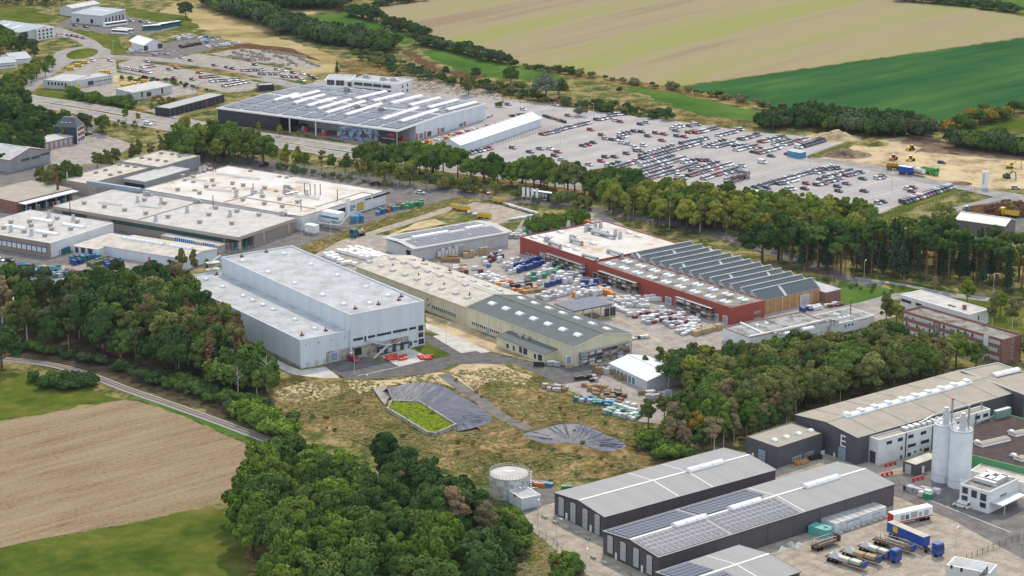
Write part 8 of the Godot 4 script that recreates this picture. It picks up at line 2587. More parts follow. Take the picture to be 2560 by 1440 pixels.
func build_vehicles() -> void:
	var k := func(a: float, b: float) -> Vector2: return q(8, a, b)
	var pt := func(s: int, a: Array) -> Array:
		var p := q(s, a[0], a[1])
		var r := q(s, a[2], a[3])
		return [p.x, p.y, r.x, r.y]
	var t := truck("red fronted box trailer with printed white side beside the cabin row", q(8, 1710, 1030), pt.call(8, [1835, 985, 1590, 1040]), "", "box", "trim_white", 13.6)
	for e in [[-4.6, 1.6, "goods_grey"], [-2.6, 1.0, "fascia"], [-0.4, 2.2, "goods_grey"], [2.0, 1.2, "goods_teal"], [3.6, 1.4, "fascia"]]:
		bx(t, "print_block", Vector3(e[0], 2.2 + e[1] * 0.2, -1.27), Vector3(e[1], 1.0 + e[1] * 0.3, 0.03), M[e[2]])
	bx(t, "red_band", Vector3(0, 1.35, -1.27), Vector3(13.5, 0.3, 0.03), M["red"])
	bx(t, "red_front", Vector3(6.82, 2.55, 0), Vector3(0.06, 2.7, 2.5), M["red"])
	t = truck("long blue curtain trailer with yellow square on its side", q(8, 1695, 1178), pt.call(8, [1580, 1130, 1815, 1232]), "", "box", "truck_blue", 13.6, "roof_cream")
	bx(t, "yellow_square", Vector3(-3.6, 2.75, 1.27), Vector3(1.7, 1.7, 0.03), M["yellow"])
	truck("blue tractor unit without trailer beside the blue curtain trailer", q(8, 1895, 1270), pt.call(8, [1580, 1130, 1815, 1232]), "truck_blue", "none", "")
	truck("empty stake trailer with steel frame and blue headboard", q(8, 1590, 1225), pt.call(8, [1460, 1180, 1720, 1262]), "", "frame", "truck_blue", 12.5)
	truck("blue truck loaded with green-grey glass bundles", q(8, 1450, 1270), pt.call(8, [1340, 1230, 1560, 1310]), "truck_blue", "glass", "truck_blue", 10.5)
	truck("flatbed trailer with pale timber bundles under a wide tarpaulin", q(8, 1345, 1310), pt.call(8, [1200, 1260, 1480, 1345]), "", "flat", "truck_blue", 12.0)
	truck("flatbed trailer with glass bundles, its headboard nearest the yard gate", q(8, 1235, 1350), pt.call(8, [1105, 1305, 1365, 1390]), "", "glass", "truck_blue", 12.0)
	truck("low dolly trailer loaded with steel near the containers", q(8, 1080, 1215), pt.call(8, [985, 1240, 1175, 1180]), "", "frame", "goods_maroon", 9.0)
	t = truck("dark blue box truck with white lettering on the access road", q(5, 1515, 62), pt.call(5, [1570, 70, 1465, 55]), "", "box", "navy_box", 12.5)
	word(t, "DSV", Vector3(-0.5, 2.5, -1.28), 2.4, "trim_white", PI)
	word(t, "DSV", Vector3(-0.5, 2.5, 1.28), 2.4, "trim_white")
	truck("small teal flatbed truck driving down the pale drive", q(5, 150, 325), pt.call(5, [195, 305, 105, 330]), "goods_teal", "flat", "goods_teal", 4.6)
	truck("green tipper truck with high sides on the building site", q(Y7, 1350, 675), pt.call(Y7, [1280, 640, 1490, 690]), "truck_green", "tip", "truck_green", 6.5)
	truck("white tank trailer waiting on the building site", q(Y7, 1205, 690), pt.call(Y7, [1140, 660, 1280, 690]), "", "tank", "trim_white", 9.0)
	truck("low blue trailer beside the white tank trailer", q(Y7, 1070, 685), pt.call(Y7, [1010, 660, 1140, 680]), "", "box", "truck_blue", 6.5)
	truck("yellow water tanker trailer behind the tractor", q(Y7, 905, 625), pt.call(Y7, [855, 605, 960, 610]), "", "tank", "yellow", 5.5)
	truck("white tank trailer parked beside the site tractor, the farther one", q(Y7, 1065, 640), pt.call(Y7, [1030, 620, 1100, 630]), "", "tank", "trim_white", 3.5)
	t = truck("yellow tipper truck with white side plate beside the dry mound", q(X6, 1740, 440), pt.call(X6, [1960, 460, 1560, 400]), "yellow", "tip", "yellow", 5.8)
	bx(t, "side_plate", Vector3(0, 2.1, 1.28), Vector3(1.8, 0.8, 0.03), M["trim_white"])
	t = truck("car transporter loaded with cars on two decks", q(Y5, 2200, 1100), pt.call(Y5, [2040, 1150, 2400, 1050]), "goods_grey", "frame", "steel", 15.0)
	for i in 6:
		var b := car_mesh(i % 2)
		var c := inst(t, "carried_car", b[0], M["car_" + ["white", "crimson", "black", "white", "silver", "dark"][i]], Transform3D(Basis(), Vector3(-6.0 + (i % 3) * 5.0, 1.25 + (i / 3) * 1.9, 0)))
		inst(c, "windows", b[1])
	digger("excavator", "yellow tracked excavator with raised arm on the building site", q(Y7, 2380, 605), Vector3(1, 0, 0.1), "yellow", 0)
	digger("excavator", "small dark loader excavator working in the dark soil", q(Y7, 2345, 730), Vector3(0.6, 0, 1), "goods_olive", 0)
	digger("road_roller", "red drum road roller on the pale sand", q(Y7, 925, 500), Vector3(-0.7, 0, 0.5), "goods_orange", 1)
	digger("road_roller", "yellow drum road roller on the pale sand", q(Y7, 1140, 515), Vector3(-1, 0, 0.3), "yellow", 1)
	digger("bulldozer", "yellow bulldozer on the crest of the soil bank", q(Y7, 1065, 205), Vector3(1, 0, 0.2), "yellow", 2)
	digger("bulldozer", "small yellow dozer in the middle of the site", q(Y7, 1140, 382), Vector3(-1, 0, 0.6), "yellow", 2)
	digger("tractor", "red farm tractor hitched to the tank trailer", q(Y7, 1010, 628), Vector3(-1, 0, 0.1), "red", 2)
	for e in [[q(1, 860, 195), 765, 205, 950, 180, 18.0, "long white articulated bus nearest the depot wall", "trim_white"], [q(1, 895, 255), 840, 250, 950, 258, 12.0, "white coach on the open depot yard", "trim_white"], [q(1, 930, 245), 870, 240, 980, 248, 12.0, "second white coach beside the open yard", "trim_white"], [q(1, 1130, 222), 1080, 222, 1190, 215, 12.0, "green and white bus apart from its row", "goods_teal"], [q(1, 1190, 212), 1130, 212, 1220, 200, 12.0, "green and white bus in the close row", "goods_teal"], [q(1, 1240, 200), 1180, 205, 1290, 190, 12.0, "green and white bus in the close row", "goods_teal"], [q(1, 1290, 195), 1240, 198, 1340, 182, 12.0, "green and white bus in the close row", "goods_teal"]]:
		bus(e[0], [e[1], e[2], e[3], e[4]], e[6], e[5], e[7])

# ---------------------------------------------------------------- goods and small things
func pile(kind: String, m: String, p: Vector3, dir: Vector3, s: Vector3, label: String, where: String) -> void:
	var t := thing(kind, label + " " + where, "goods", facing(p, dir), "goods " + where)
	var k := "pallet"
	if not proto.has(k):
		var b := MB.new()
		for i in 3:
			b.box(Vector3(0, 0.3, -0.42 + i * 0.42), Vector3(1, 0.6, 0.12))
		for i in 4:
			b.box(Vector3(-0.4 + i * 0.27, 0.8, 0), Vector3(0.18, 0.4, 1))
		proto[k] = b.mesh(M["wood"])
		var c := MB.new()     # soft edged wrapped load
		var e := 0.06
		c.box(Vector3(0, 0.47, 0), Vector3(1, 0.94, 1))
		var lo := [Vector3(-0.5, 0.94, 0.5), Vector3(0.5, 0.94, 0.5), Vector3(0.5, 0.94, -0.5), Vector3(-0.5, 0.94, -0.5)]
		var hi := [Vector3(-0.5 + e, 1, 0.5 - e), Vector3(0.5 - e, 1, 0.5 - e), Vector3(0.5 - e, 1, -0.5 + e), Vector3(-0.5 + e, 1, -0.5 + e)]
		for i in 4:
			c.quad(lo[i], lo[(i + 1) % 4], hi[(i + 1) % 4], hi[i])
		c.quad(hi[0], hi[1], hi[2], hi[3])
		proto["wrapped"] = c.mesh()
		var d := MB.new()     # crates stacked with gaps
		for i in 3:
			d.box(Vector3(0, 0.15 + i * 0.34, 0), Vector3(1, 0.26, 1))
			d.box(Vector3(0, 0.3 + i * 0.34, 0), Vector3(0.9, 0.06, 0.9))
		proto["crates"] = d.mesh()
	inst(t, "pallet", proto["pallet"], null, Transform3D(Basis.from_scale(Vector3(s.x, 0.15, s.z)), Vector3.ZERO))
	var tiers := maxi(1, int(s.y / 1.25))
	for i in tiers:
		var j := 0.0 if i == 0 else 0.08
		inst(t, "load", proto["crates" if kind == "crate_stack" else "wrapped"], M[m], Transform3D(Basis.from_scale(Vector3(s.x * 0.97, s.y / tiers * 0.96, s.z * 0.97)), Vector3(rf(-j, j), 0.15 + i * s.y / tiers, rf(-j, j))))
const NAMES := {"wrap": "white wrapped stack", "goods_grey": "grey stack", "goods_blue": "dark blue crate stack", "goods_sky": "light blue crate stack", "goods_green": "green crate stack", "goods_teal": "dark teal crate stack", "goods_olive": "olive crate stack", "goods_orange": "orange stack", "goods_maroon": "maroon stack", "goods_black": "black stack", "wood": "brown timber stack", "wood_pale": "pale timber stack", "yellow": "yellow stack", "trim_white": "white block stack", "brick_red": "brick-red stack", "sign_red_g": "red machine part"}
# a block of stacks: origin pixel, end pixel of the first row, end pixel of the first column
func stacks(sec: int, a: Array, na: int, nb: int, mats: Array, h0: float, h1: float, where: String, fill := 0.85, sx := 1.3) -> void:
	var o := G(q(sec, a[0], a[1]))
	var u := G(q(sec, a[2], a[3])) - o
	var v := G(q(sec, a[4], a[5])) - o
	for i in na:
		for j in nb:
			if rng.randf() > fill: continue
			var p := o + u * (float(i) / maxi(1, na - 1)) + v * (float(j) / maxi(1, nb - 1)) + Vector3(rf(-0.3, 0.3), 0, rf(-0.3, 0.3))
			p.y = 0.05
			var m: String = mats[rng.randi() % mats.size()]
			pile("crate_stack" if m.begins_with("goods_") and not m in ["goods_grey", "goods_orange"] else {"wrap": "wrapped_pallet", "wood": "timber_stack", "wood_pale": "timber_stack", "trim_white": "block_stack"}.get(m, "goods_stack"), m, p, u.rotated(UP, rf(-0.06, 0.06)), Vector3(sx * rf(1.1, 1.9), rf(h0, h1) * 0.85, sx * rf(1.0, 1.3)), NAMES[m], where)
func build_goods() -> void:
	rng.seed = 31
	var w := "in the goods yard beside the red factory"
	stacks(5, [1070, 520, 1190, 470, 1100, 560], 5, 3, ["wrap", "wrap", "goods_maroon", "goods_sky"], 1.4, 2.6, w)
	stacks(5, [1220, 560, 1320, 520, 1270, 610], 4, 3, ["goods_blue", "goods_grey", "wrap"], 1.6, 2.6, w)
	stacks(5, [1310, 570, 1480, 520, 1330, 600], 7, 2, ["goods_blue"], 2.0, 3.0, w, 0.95)
	stacks(5, [1360, 640, 1560, 590, 1440, 660], 6, 3, ["goods_green", "wrap", "goods_grey"], 1.6, 2.6, w)
	stacks(5, [1440, 590, 1560, 560, 1500, 620], 4, 2, ["goods_green", "wrap"], 1.6, 2.4, w)
	stacks(5, [1490, 690, 1620, 650, 1540, 710], 4, 2, ["goods_blue", "wrap"], 1.8, 2.4, w)
	stacks(5, [1590, 650, 1770, 620, 1640, 690], 6, 3, ["wrap", "wrap", "goods_grey"], 2.0, 3.2, w)
	stacks(5, [1770, 690, 1910, 690, 1820, 730], 5, 2, ["goods_blue", "goods_blue", "wrap"], 2.0, 2.8, w)
	stacks(5, [1650, 740, 1760, 700, 1700, 760], 4, 2, ["wrap"], 1.6, 2.6, w)
	stacks(5, [1740, 780, 1940, 730, 1800, 800], 7, 3, ["wrap", "wrap", "goods_grey", "goods_orange"], 1.8, 2.8, w)
	stacks(5, [1930, 740, 2010, 770, 1950, 755], 4, 2, ["goods_orange"], 1.8, 2.6, w)
	stacks(5, [1280, 700, 1400, 690, 1290, 720], 5, 2, ["goods_black", "goods_grey"], 1.6, 2.2, w)
	stacks(5, [1170, 690, 1270, 690, 1180, 710], 4, 2, ["wrap", "goods_orange"], 1.4, 2.2, w)
	stacks(5, [1290, 740, 1480, 720, 1320, 760], 8, 2, ["wood", "wood_pale", "goods_orange"], 0.9, 1.6, w)
	stacks(5, [1470, 790, 1600, 750, 1540, 810], 6, 3, ["wrap", "goods_grey"], 1.2, 2.2, w)
	stacks(5, [1020, 640, 1100, 620, 1160, 690], 3, 6, ["wrap", "wrap", "trim_white"], 1.2, 1.8, w)
	stacks(5, [820, 570, 960, 560, 900, 610], 5, 3, ["wrap", "wood_pale", "goods_maroon"], 1.2, 2.2, w, 0.6)
	stacks(5, [750, 500, 860, 500, 760, 520], 6, 2, ["wood", "wood_pale"], 1.0, 2.4, w, 0.8)
	stacks(5, [920, 480, 1000, 470, 930, 490], 4, 2, ["wood_pale", "wood"], 1.2, 3.4, w, 0.8)
	stacks(5, [1060, 470, 1095, 465, 1065, 475], 2, 1, ["wood_pale"], 3.0, 3.6, w)
	stacks(5, [2010, 800, 2240, 810, 2080, 850], 9, 3, ["wrap", "wrap", "goods_grey"], 1.2, 2.4, w, 0.8)
	stacks(5, [1960, 830, 2110, 880, 1980, 850], 6, 2, ["wrap"], 1.0, 1.8, w)
	w = "on the concrete in front of the canopy racks"
	stacks(Y8, [60, 600, 370, 545, 240, 680], 8, 5, ["wrap", "goods_grey", "goods_maroon", "wrap", "goods_grey"], 1.0, 2.0, w, 0.75)
	stacks(Y8, [380, 660, 600, 590, 480, 720], 6, 4, ["goods_grey", "wrap", "goods_maroon"], 1.0, 2.0, w, 0.8)
	stacks(Y8, [500, 750, 680, 690, 600, 790], 5, 4, ["wrap", "goods_grey"], 1.0, 1.6, w)
	stacks(Y8, [690, 790, 940, 720, 720, 800], 8, 2, ["wood_pale"], 1.4, 2.4, w, 0.95)
	stacks(Y8, [600, 650, 710, 640, 640, 670], 4, 2, ["wrap"], 1.0, 1.6, w)
	stacks(Y8, [100, 835, 215, 820, 110, 845], 4, 1, ["wrap", "goods_black"], 0.7, 1.2, w)
	stacks(Y8, [220, 430, 330, 430, 240, 450], 5, 2, ["wrap"], 1.2, 2.4, w)
	stacks(Y8, [1780, 545, 1940, 520, 1800, 560], 5, 2, ["wrap", "goods_blue"], 0.9, 1.8, "by the yellow brick shed wall")
	stacks(Y8, [2030, 510, 2140, 490, 2060, 515], 4, 2, ["goods_maroon", "wrap"], 0.8, 1.6, "by the yellow brick shed wall")
	w = "behind the red factory near the drive hedge"
	stacks(5, [1270, 345, 1420, 300, 1310, 350], 6, 2, ["wrap", "goods_grey"], 1.4, 2.2, w)
	stacks(5, [1340, 310, 1560, 270, 1380, 320], 8, 2, ["goods_green", "wrap", "goods_green"], 1.2, 2.4, w)
	stacks(5, [1480, 280, 1700, 235, 1540, 290], 8, 3, ["wrap", "wrap", "goods_grey"], 1.4, 2.6, w, 0.8)
	stacks(5, [1700, 215, 1930, 235, 1720, 230], 8, 2, ["wrap", "goods_orange"], 1.4, 2.2, w, 0.7)
	w = "in the white block store beside the pale drive"
	stacks(5, [0, 450, 200, 505, 90, 440], 7, 3, ["trim_white"], 1.4, 1.9, w, 0.95, 1.6)
	stacks(5, [70, 430, 290, 500, 130, 425], 8, 2, ["trim_white"], 1.4, 1.9, w, 0.95, 1.6)
	stacks(5, [-110, 480, 60, 560, -60, 470], 6, 3, ["trim_white"], 1.4, 1.9, w, 0.9, 1.6)
	w = "in the lower yard by the storage tent"
	stacks(7, [1520, 30, 1690, 40, 1560, 50], 6, 2, ["wood", "goods_grey"], 0.9, 1.8, w, 0.8)
	stacks(7, [1820, 20, 2060, 60, 1900, 90], 9, 3, ["wood", "wood_pale", "wood"], 0.9, 1.6, w, 0.8)
	stacks(7, [1760, 130, 1990, 170, 1830, 110], 8, 3, ["goods_green", "goods_teal", "goods_grey", "wood", "goods_sky"], 1.0, 1.8, w, 0.8)
	stacks(7, [1980, 220, 2180, 270, 2060, 180], 7, 4, ["wrap", "wrap", "goods_grey", "goods_green"], 1.0, 1.8, w, 0.85)
	stacks(7, [2230, 80, 2450, 80, 2290, 110], 8, 2, ["wrap", "goods_grey", "wood"], 1.0, 1.8, w, 0.8)
	stacks(7, [1990, 100, 2110, 100, 2000, 90], 4, 2, ["goods_black", "goods_maroon"], 1.0, 1.8, w)
	stacks(7, [2140, 160, 2280, 190, 2160, 150], 4, 2, ["wrap"], 0.8, 1.6, w, 0.7)
	stacks(5, [1900, 1330, 2010, 1340, 1930, 1350], 5, 2, ["wrap", "wood", "goods_grey"], 1.4, 2.6, w)
	stacks(5, [1760, 1400, 1880, 1390, 1780, 1420], 5, 2, ["goods_grey", "goods_black"], 1.0, 1.8, w)
	stacks(5, [2040, 1390, 2230, 1420, 2060, 1380], 5, 2, ["wood", "goods_grey"], 1.0, 2.0, w)
	stacks(5, [1460, 1300, 1500, 1300, 1465, 1305], 2, 1, ["goods_black"], 1.8, 2.0, "at the annex corner of the cream hall")
	stacks(5, [1560, 1290, 1620, 1295, 1565, 1300], 3, 1, ["goods_grey"], 1.2, 1.8, "at the annex corner of the cream hall")
	stacks(5, [1700, 1310, 1725, 1312, 1705, 1315], 1, 1, ["wood_pale"], 1.2, 1.4, "at the annex corner of the cream hall")
	w = "in the crate store below the loading hall"
	stacks(4, [540, 530, 640, 500, 560, 545], 4, 3, ["goods_blue", "goods_teal"], 2.2, 3.2, w, 0.95)
	stacks(4, [650, 500, 720, 490, 660, 510], 3, 2, ["goods_sky"], 1.8, 2.6, w, 0.95)
	stacks(4, [660, 550, 780, 510, 690, 560], 5, 2, ["goods_olive"], 1.6, 2.2, w, 0.95)
	stacks(4, [790, 550, 880, 530, 810, 565], 3, 2, ["goods_blue"], 2.0, 2.6, w, 0.95)
	stacks(4, [135, 580, 210, 575, 140, 590], 3, 2, ["goods_teal", "goods_blue"], 2.6, 3.4, w, 0.95)
	stacks(4, [200, 620, 330, 585, 230, 640], 6, 3, ["goods_sky"], 1.8, 2.6, w, 0.95)
	stacks(4, [330, 590, 430, 585, 350, 610], 4, 3, ["goods_teal", "goods_blue", "yellow"], 1.6, 2.6, w, 0.9)
	stacks(4, [400, 630, 510, 610, 410, 640], 5, 2, ["goods_teal", "goods_grey"], 1.6, 2.2, w, 0.9)
	stacks(4, [0, 660, 180, 630, 20, 690], 7, 3, ["goods_grey", "goods_green", "wood", "goods_maroon"], 1.0, 2.0, w, 0.85)
	stacks(4, [30, 590, 110, 575, 35, 605], 3, 2, ["goods_olive", "goods_green"], 1.4, 2.0, w, 0.8)
	stacks(4, [505, 590, 580, 605, 510, 600], 4, 1, ["brick_red"], 1.0, 1.3, w)
	stacks(4, [400, 475, 510, 450, 402, 482], 6, 1, ["goods_teal"], 2.4, 3.0, "against the white end wall")
	stacks(4, [900, 270, 1150, 300, 910, 280], 10, 2, ["goods_maroon", "goods_teal", "goods_grey"], 1.2, 2.2, "in the court below the green glazed band", 0.8)
	w = "on the yard behind the vented factory"
	stacks(5, [100, 220, 155, 215, 105, 230], 3, 2, ["goods_sky"], 3.0, 3.6, w, 1.0)
	stacks(5, [280, 170, 440, 130, 300, 150], 5, 3, ["goods_teal", "goods_sky", "brick_red"], 1.4, 2.4, w)
	stacks(5, [435, 130, 600, 110, 440, 110], 6, 3, ["brick_red", "goods_green", "wood"], 1.4, 2.6, w, 0.8)
	w = "on the machine yard beside the dealer hall"
	stacks(Y4, [920, 900, 1200, 810, 960, 920], 9, 2, ["sign_red_g", "wrap", "yellow", "goods_grey"], 1.0, 2.0, w, 0.7)
	stacks(Y4, [1200, 800, 1500, 730, 1220, 810], 9, 2, ["sign_red_g", "wrap", "goods_grey"], 0.8, 1.6, w, 0.7)
	stacks(Y4, [1570, 730, 2000, 610, 1590, 735], 14, 2, ["goods_maroon", "goods_black", "wood", "goods_orange"], 0.9, 1.8, w, 0.7)
	stacks(Y4, [1920, 575, 2090, 570, 1950, 585], 6, 2, ["goods_black", "goods_grey"], 0.8, 1.6, w, 0.8)
	stacks(Y4, [2300, 580, 2500, 640, 2320, 590], 9, 2, ["wood", "goods_black"], 0.9, 1.6, w, 0.8)
	w = "on the builders' yard by the white peaked tent"
	stacks(1, [1290, 290, 1430, 270, 1330, 300], 7, 2, ["wrap", "goods_grey"], 1.0, 2.2, w, 0.8)
	stacks(1, [1460, 300, 1540, 280, 1540, 320], 5, 3, ["wrap", "goods_sky"], 1.2, 2.0, w, 0.8)
	stacks(1, [1540, 350, 1760, 320, 1560, 360], 10, 2, ["goods_grey", "wrap"], 1.0, 1.6, w, 0.8)
	stacks(1, [1345, 350, 1480, 325, 1355, 358], 8, 2, ["goods_black"], 1.2, 1.8, w, 0.95)
	stacks(1, [1110, 400, 1250, 410, 1120, 410], 7, 2, ["wood", "goods_grey"], 0.8, 1.4, w, 0.7)
	stacks(1, [970, 380, 1060, 385, 975, 390], 5, 2, ["goods_grey", "wrap"], 1.0, 2.0, w, 0.8)
	stacks(1, [410, 270, 480, 270, 415, 285], 4, 2, ["wood_pale", "wrap"], 1.2, 2.2, "by the white office at the roundabout")
	w = "on the yard before the dark annex"
	stacks(X2, [940, 895, 1080, 850, 950, 900], 4, 1, ["wood_pale", "goods_orange"], 0.9, 1.4, w)
	stacks(X2, [1210, 800, 1340, 770, 1215, 805], 3, 1, ["goods_black"], 1.3, 1.6, w)
	stacks(8, [1690, 790, 1800, 820, 1695, 780], 5, 2, ["goods_black", "goods_grey"], 1.2, 1.8, "on the road below the silos")
	stacks(8, [1800, 840, 1880, 860, 1820, 800], 4, 3, ["goods_grey", "goods_green", "wrap"], 1.2, 2.0, "on the road below the silos", 0.8)
	stacks(X7, [1300, 660, 1780, 690, 1320, 640], 7, 2, ["goods_orange", "goods_blue", "goods_sky", "wrap"], 0.9, 1.4, "beside the round tank", 0.9)
	stacks(12, [380, 240, 460, 235, 385, 245], 3, 1, ["goods_green", "goods_teal"], 0.9, 1.2, "beside the round tank")
	# cable drums on the gravel yard
	rng.seed = 9
	var dk := MB.new()
	for z in [-0.6, 0.6]:
		dk.tube(Vector3(0, 1.1, z - 0.08), Vector3(0, 1.1, z + 0.08), 1.1, 1.1, 14)
		dk.tube(Vector3(0, 1.1, z + 0.08), Vector3(0, 1.1, z - 0.08), 1.1, 1.1, 14)
	dk.tube(Vector3(0, 1.1, -0.55), Vector3(0, 1.1, 0.55), 0.7, 0.7, 12, false)
	var dm := dk.mesh(M["drum_wood"])
	for r in [[1730, 400, 2010, 445, 24], [1790, 375, 1960, 420, 14], [1950, 390, 2080, 395, 12], [2060, 400, 2280, 430, 18], [2140, 450, 2210, 490, 9], [2220, 440, 2380, 500, 20], [1740, 440, 1990, 455, 16], [1700, 420, 1850, 450, 12], [1990, 480, 2150, 490, 12], [2040, 420, 2130, 440, 9]]:
		for i in r[4]:
			var p := G(q(1, lerpf(r[0], r[2], i / (r[4] - 1.0)) + rf(-6, 6), lerpf(r[1], r[3], i / (r[4] - 1.0)) + rf(-5, 5)))
			var o := inst(self, "cable_drum", dm, null, stand(p + UP * 0.05, rf(-0.3, 0.3) + 0.6, Vector3.ONE * rf(0.4, 0.8)))
			tag(o, "wooden cable drum stored on the gravel yard below the dry hillside", "cable drum", "cable drums on the gravel yard")
	# red parts on the dock apron, pipes
	for i in 14:
		var p := G(q(X3, lerpf(1840, 2080, rng.randf()), lerpf(1000, 1090, rng.randf())))
		var b := MB.new()
		b.tube(Vector3(-1.4, 0.35, 0), Vector3(1.4, 0.35, 0), 0.35, 0.35, 10)
		b.box(Vector3(0, 0.2, 0), Vector3(1.8, 0.4, 0.9))
		var o := part(self, "red_pipe_section", b, M["sign_red"])
		o.transform = stand(p + UP * 0.08, 0.5 + rf(-0.15, 0.15))
		tag(o, "red pipe section lying on the pale dock apron", "pipe", "red pipe sections on the apron")
	for i in 7:
		var p := G(q(X3, 2370 + i * 25, 1030 + (i % 3) * 22))
		var b := MB.new()
		b.tube(Vector3(-1.2, 0.4, 0), Vector3(1.2, 0.4, 0), 0.4, 0.3, 10)
		b.box(Vector3(1.2, 0.35, 0), Vector3(0.3, 0.7, 0.7))
		var o := part(self, "red_valve", b, M["sign_red"])
		o.transform = stand(p + UP * 0.08, 0.5 + rf(-0.15, 0.15))
		tag(o, "red valve piece in the small group at the apron edge", "pipe", "red valves at the apron edge")
	# yellow trailers in the upper yard, white trestles
	for e in [[880, 130], [920, 140], [1190, 82], [1075, 195]]:
		var t := thing("site_trailer", "yellow open top waste trailer on the upper concrete yard", "trailer", facing(G(q(5, e[0], e[1])), Vector3(1, 0, 0.6)), "yellow trailers on the upper yard")
		bx(t, "tub", Vector3(0, 1.4, 0), Vector3(6.0, 1.6, 2.3), M["yellow"])
		bx(t, "rim", Vector3(0, 2.25, 0), Vector3(6.2, 0.15, 2.5), M["yellow"])
		bx(t, "fill", Vector3(0, 2.3, 0), Vector3(5.6, 0.15, 1.9), M["goods_black"])
		wheels(t, [-1.8, 1.8], 2.4, 0.4)
	stacks(5, [1225, 95, 1460, 165, 1230, 100], 18, 1, ["wrap", "goods_grey"], 0.8, 1.0, "in the row along the upper yard fence", 1.0)
	stacks(5, [1260, 215, 1420, 185, 1265, 220], 10, 1, ["wrap", "goods_grey"], 0.8, 1.0, "in the row along the lower yard edge", 1.0)
	stacks(5, [960, 160, 1020, 175, 965, 165], 4, 1, ["wrap", "goods_maroon"], 0.8, 1.1, "by the yellow trailers")
	# paper white tarpaulin heaps
	for e in [[745, 1240], [825, 1205], [870, 1210]]:
		var b := MB.new()
		b.tri(Vector3(-2, 0, 1), Vector3(2.4, 0, 0.6), Vector3(0.6, 1.2, 0))
		b.tri(Vector3(2.4, 0, 0.6), Vector3(1, 0, -1.4), Vector3(0.6, 1.2, 0))
		b.tri(Vector3(1, 0, -1.4), Vector3(-2, 0, 1), Vector3(0.6, 1.2, 0))
		var o := part(self, "tarpaulin", b, M["wrap"])
		o.transform = stand(G(q(8, e[0], e[1])) + UP * 0.07, rf(0, 2))
		tag(o, "crumpled white tarpaulin lying on the pale slabs", "tarpaulin", "white tarpaulins on the slabs")
	for e in [[1540, 680], [1565, 610], [1770, 715]]:
		var t := thing("steel_trestle", "red steel trestle lying beside the dark garage", "trestle", stand(G(q(8, e[0], e[1])), 0.6), "red trestles by the garage")
		bx(t, "beam", Vector3(0, 0.9, 0), Vector3(4.5, 0.25, 0.3), M["sign_red"])
		for x in [-1.8, 0.0, 1.8]:
			bx(t, "leg", Vector3(x, 0.4, 0), Vector3(0.2, 0.8, 1.0), M["sign_red"])
	heaps()
	fences()
	lamps()

func heaps() -> void:
	for e in [[Y7, 215, 450, 16, 3.0, "soil", "dark pointed heap of topsoil by the lot fence"], [Y7, 340, 440, 26, 3.0, "soil_pale", "broad brown earth heap by the lot fence"], [Y7, 160, 225, 30, 3.6, "sand", "pale sand heap at the wood edge"], [Y7, 640, 300, 20, 2.4, "scrub", "overgrown green earth heap beside the sand"], [X6, 1250, 260, 30, 2.0, "heath", "dry brown earth mound beside the yellow tipper"], [Y7, 1780, 800, 12, 1.2, "soil", "low row of dark soil along the site fence"]]:
		var b := MB.new()
		var nz := FastNoiseLite.new()
		nz.seed = int(e[1])
		nz.frequency = 0.12
		var n := 28
		var r: float = e[3] * 0.5
		var hh: float = e[4]
		var hf := func(x: float, z: float) -> Vector3:
			var d := Vector2(x, z * 1.3).length() / r
			return Vector3(x, maxf(0.0, hh * (1.0 - smoothstep(0.0, 1.0, d)) * (1.0 + nz.get_noise_2d(x, z) * 0.9)) - 0.02, z)
		for i in n:
			for k in n:
				var x0 := lerpf(-r, r, float(i) / n)
				var x1 := lerpf(-r, r, float(i + 1) / n)
				var z0 := lerpf(-r, r, float(k) / n)
				var z1 := lerpf(-r, r, float(k + 1) / n)
				var c00: Vector3 = hf.call(x0, z0)
				var c11: Vector3 = hf.call(x1, z1)
				if c00.y <= 0 and c11.y <= 0: continue
				b.tri(hf.call(x0, z1), c11, hf.call(x1, z0))
				b.tri(hf.call(x0, z1), hf.call(x1, z0), c00)
		var o := part(self, "earth_heap", b, M[e[5]])
		o.transform = stand(G(q(e[0], e[1], e[2])))
		tag(o, e[6], "heap")

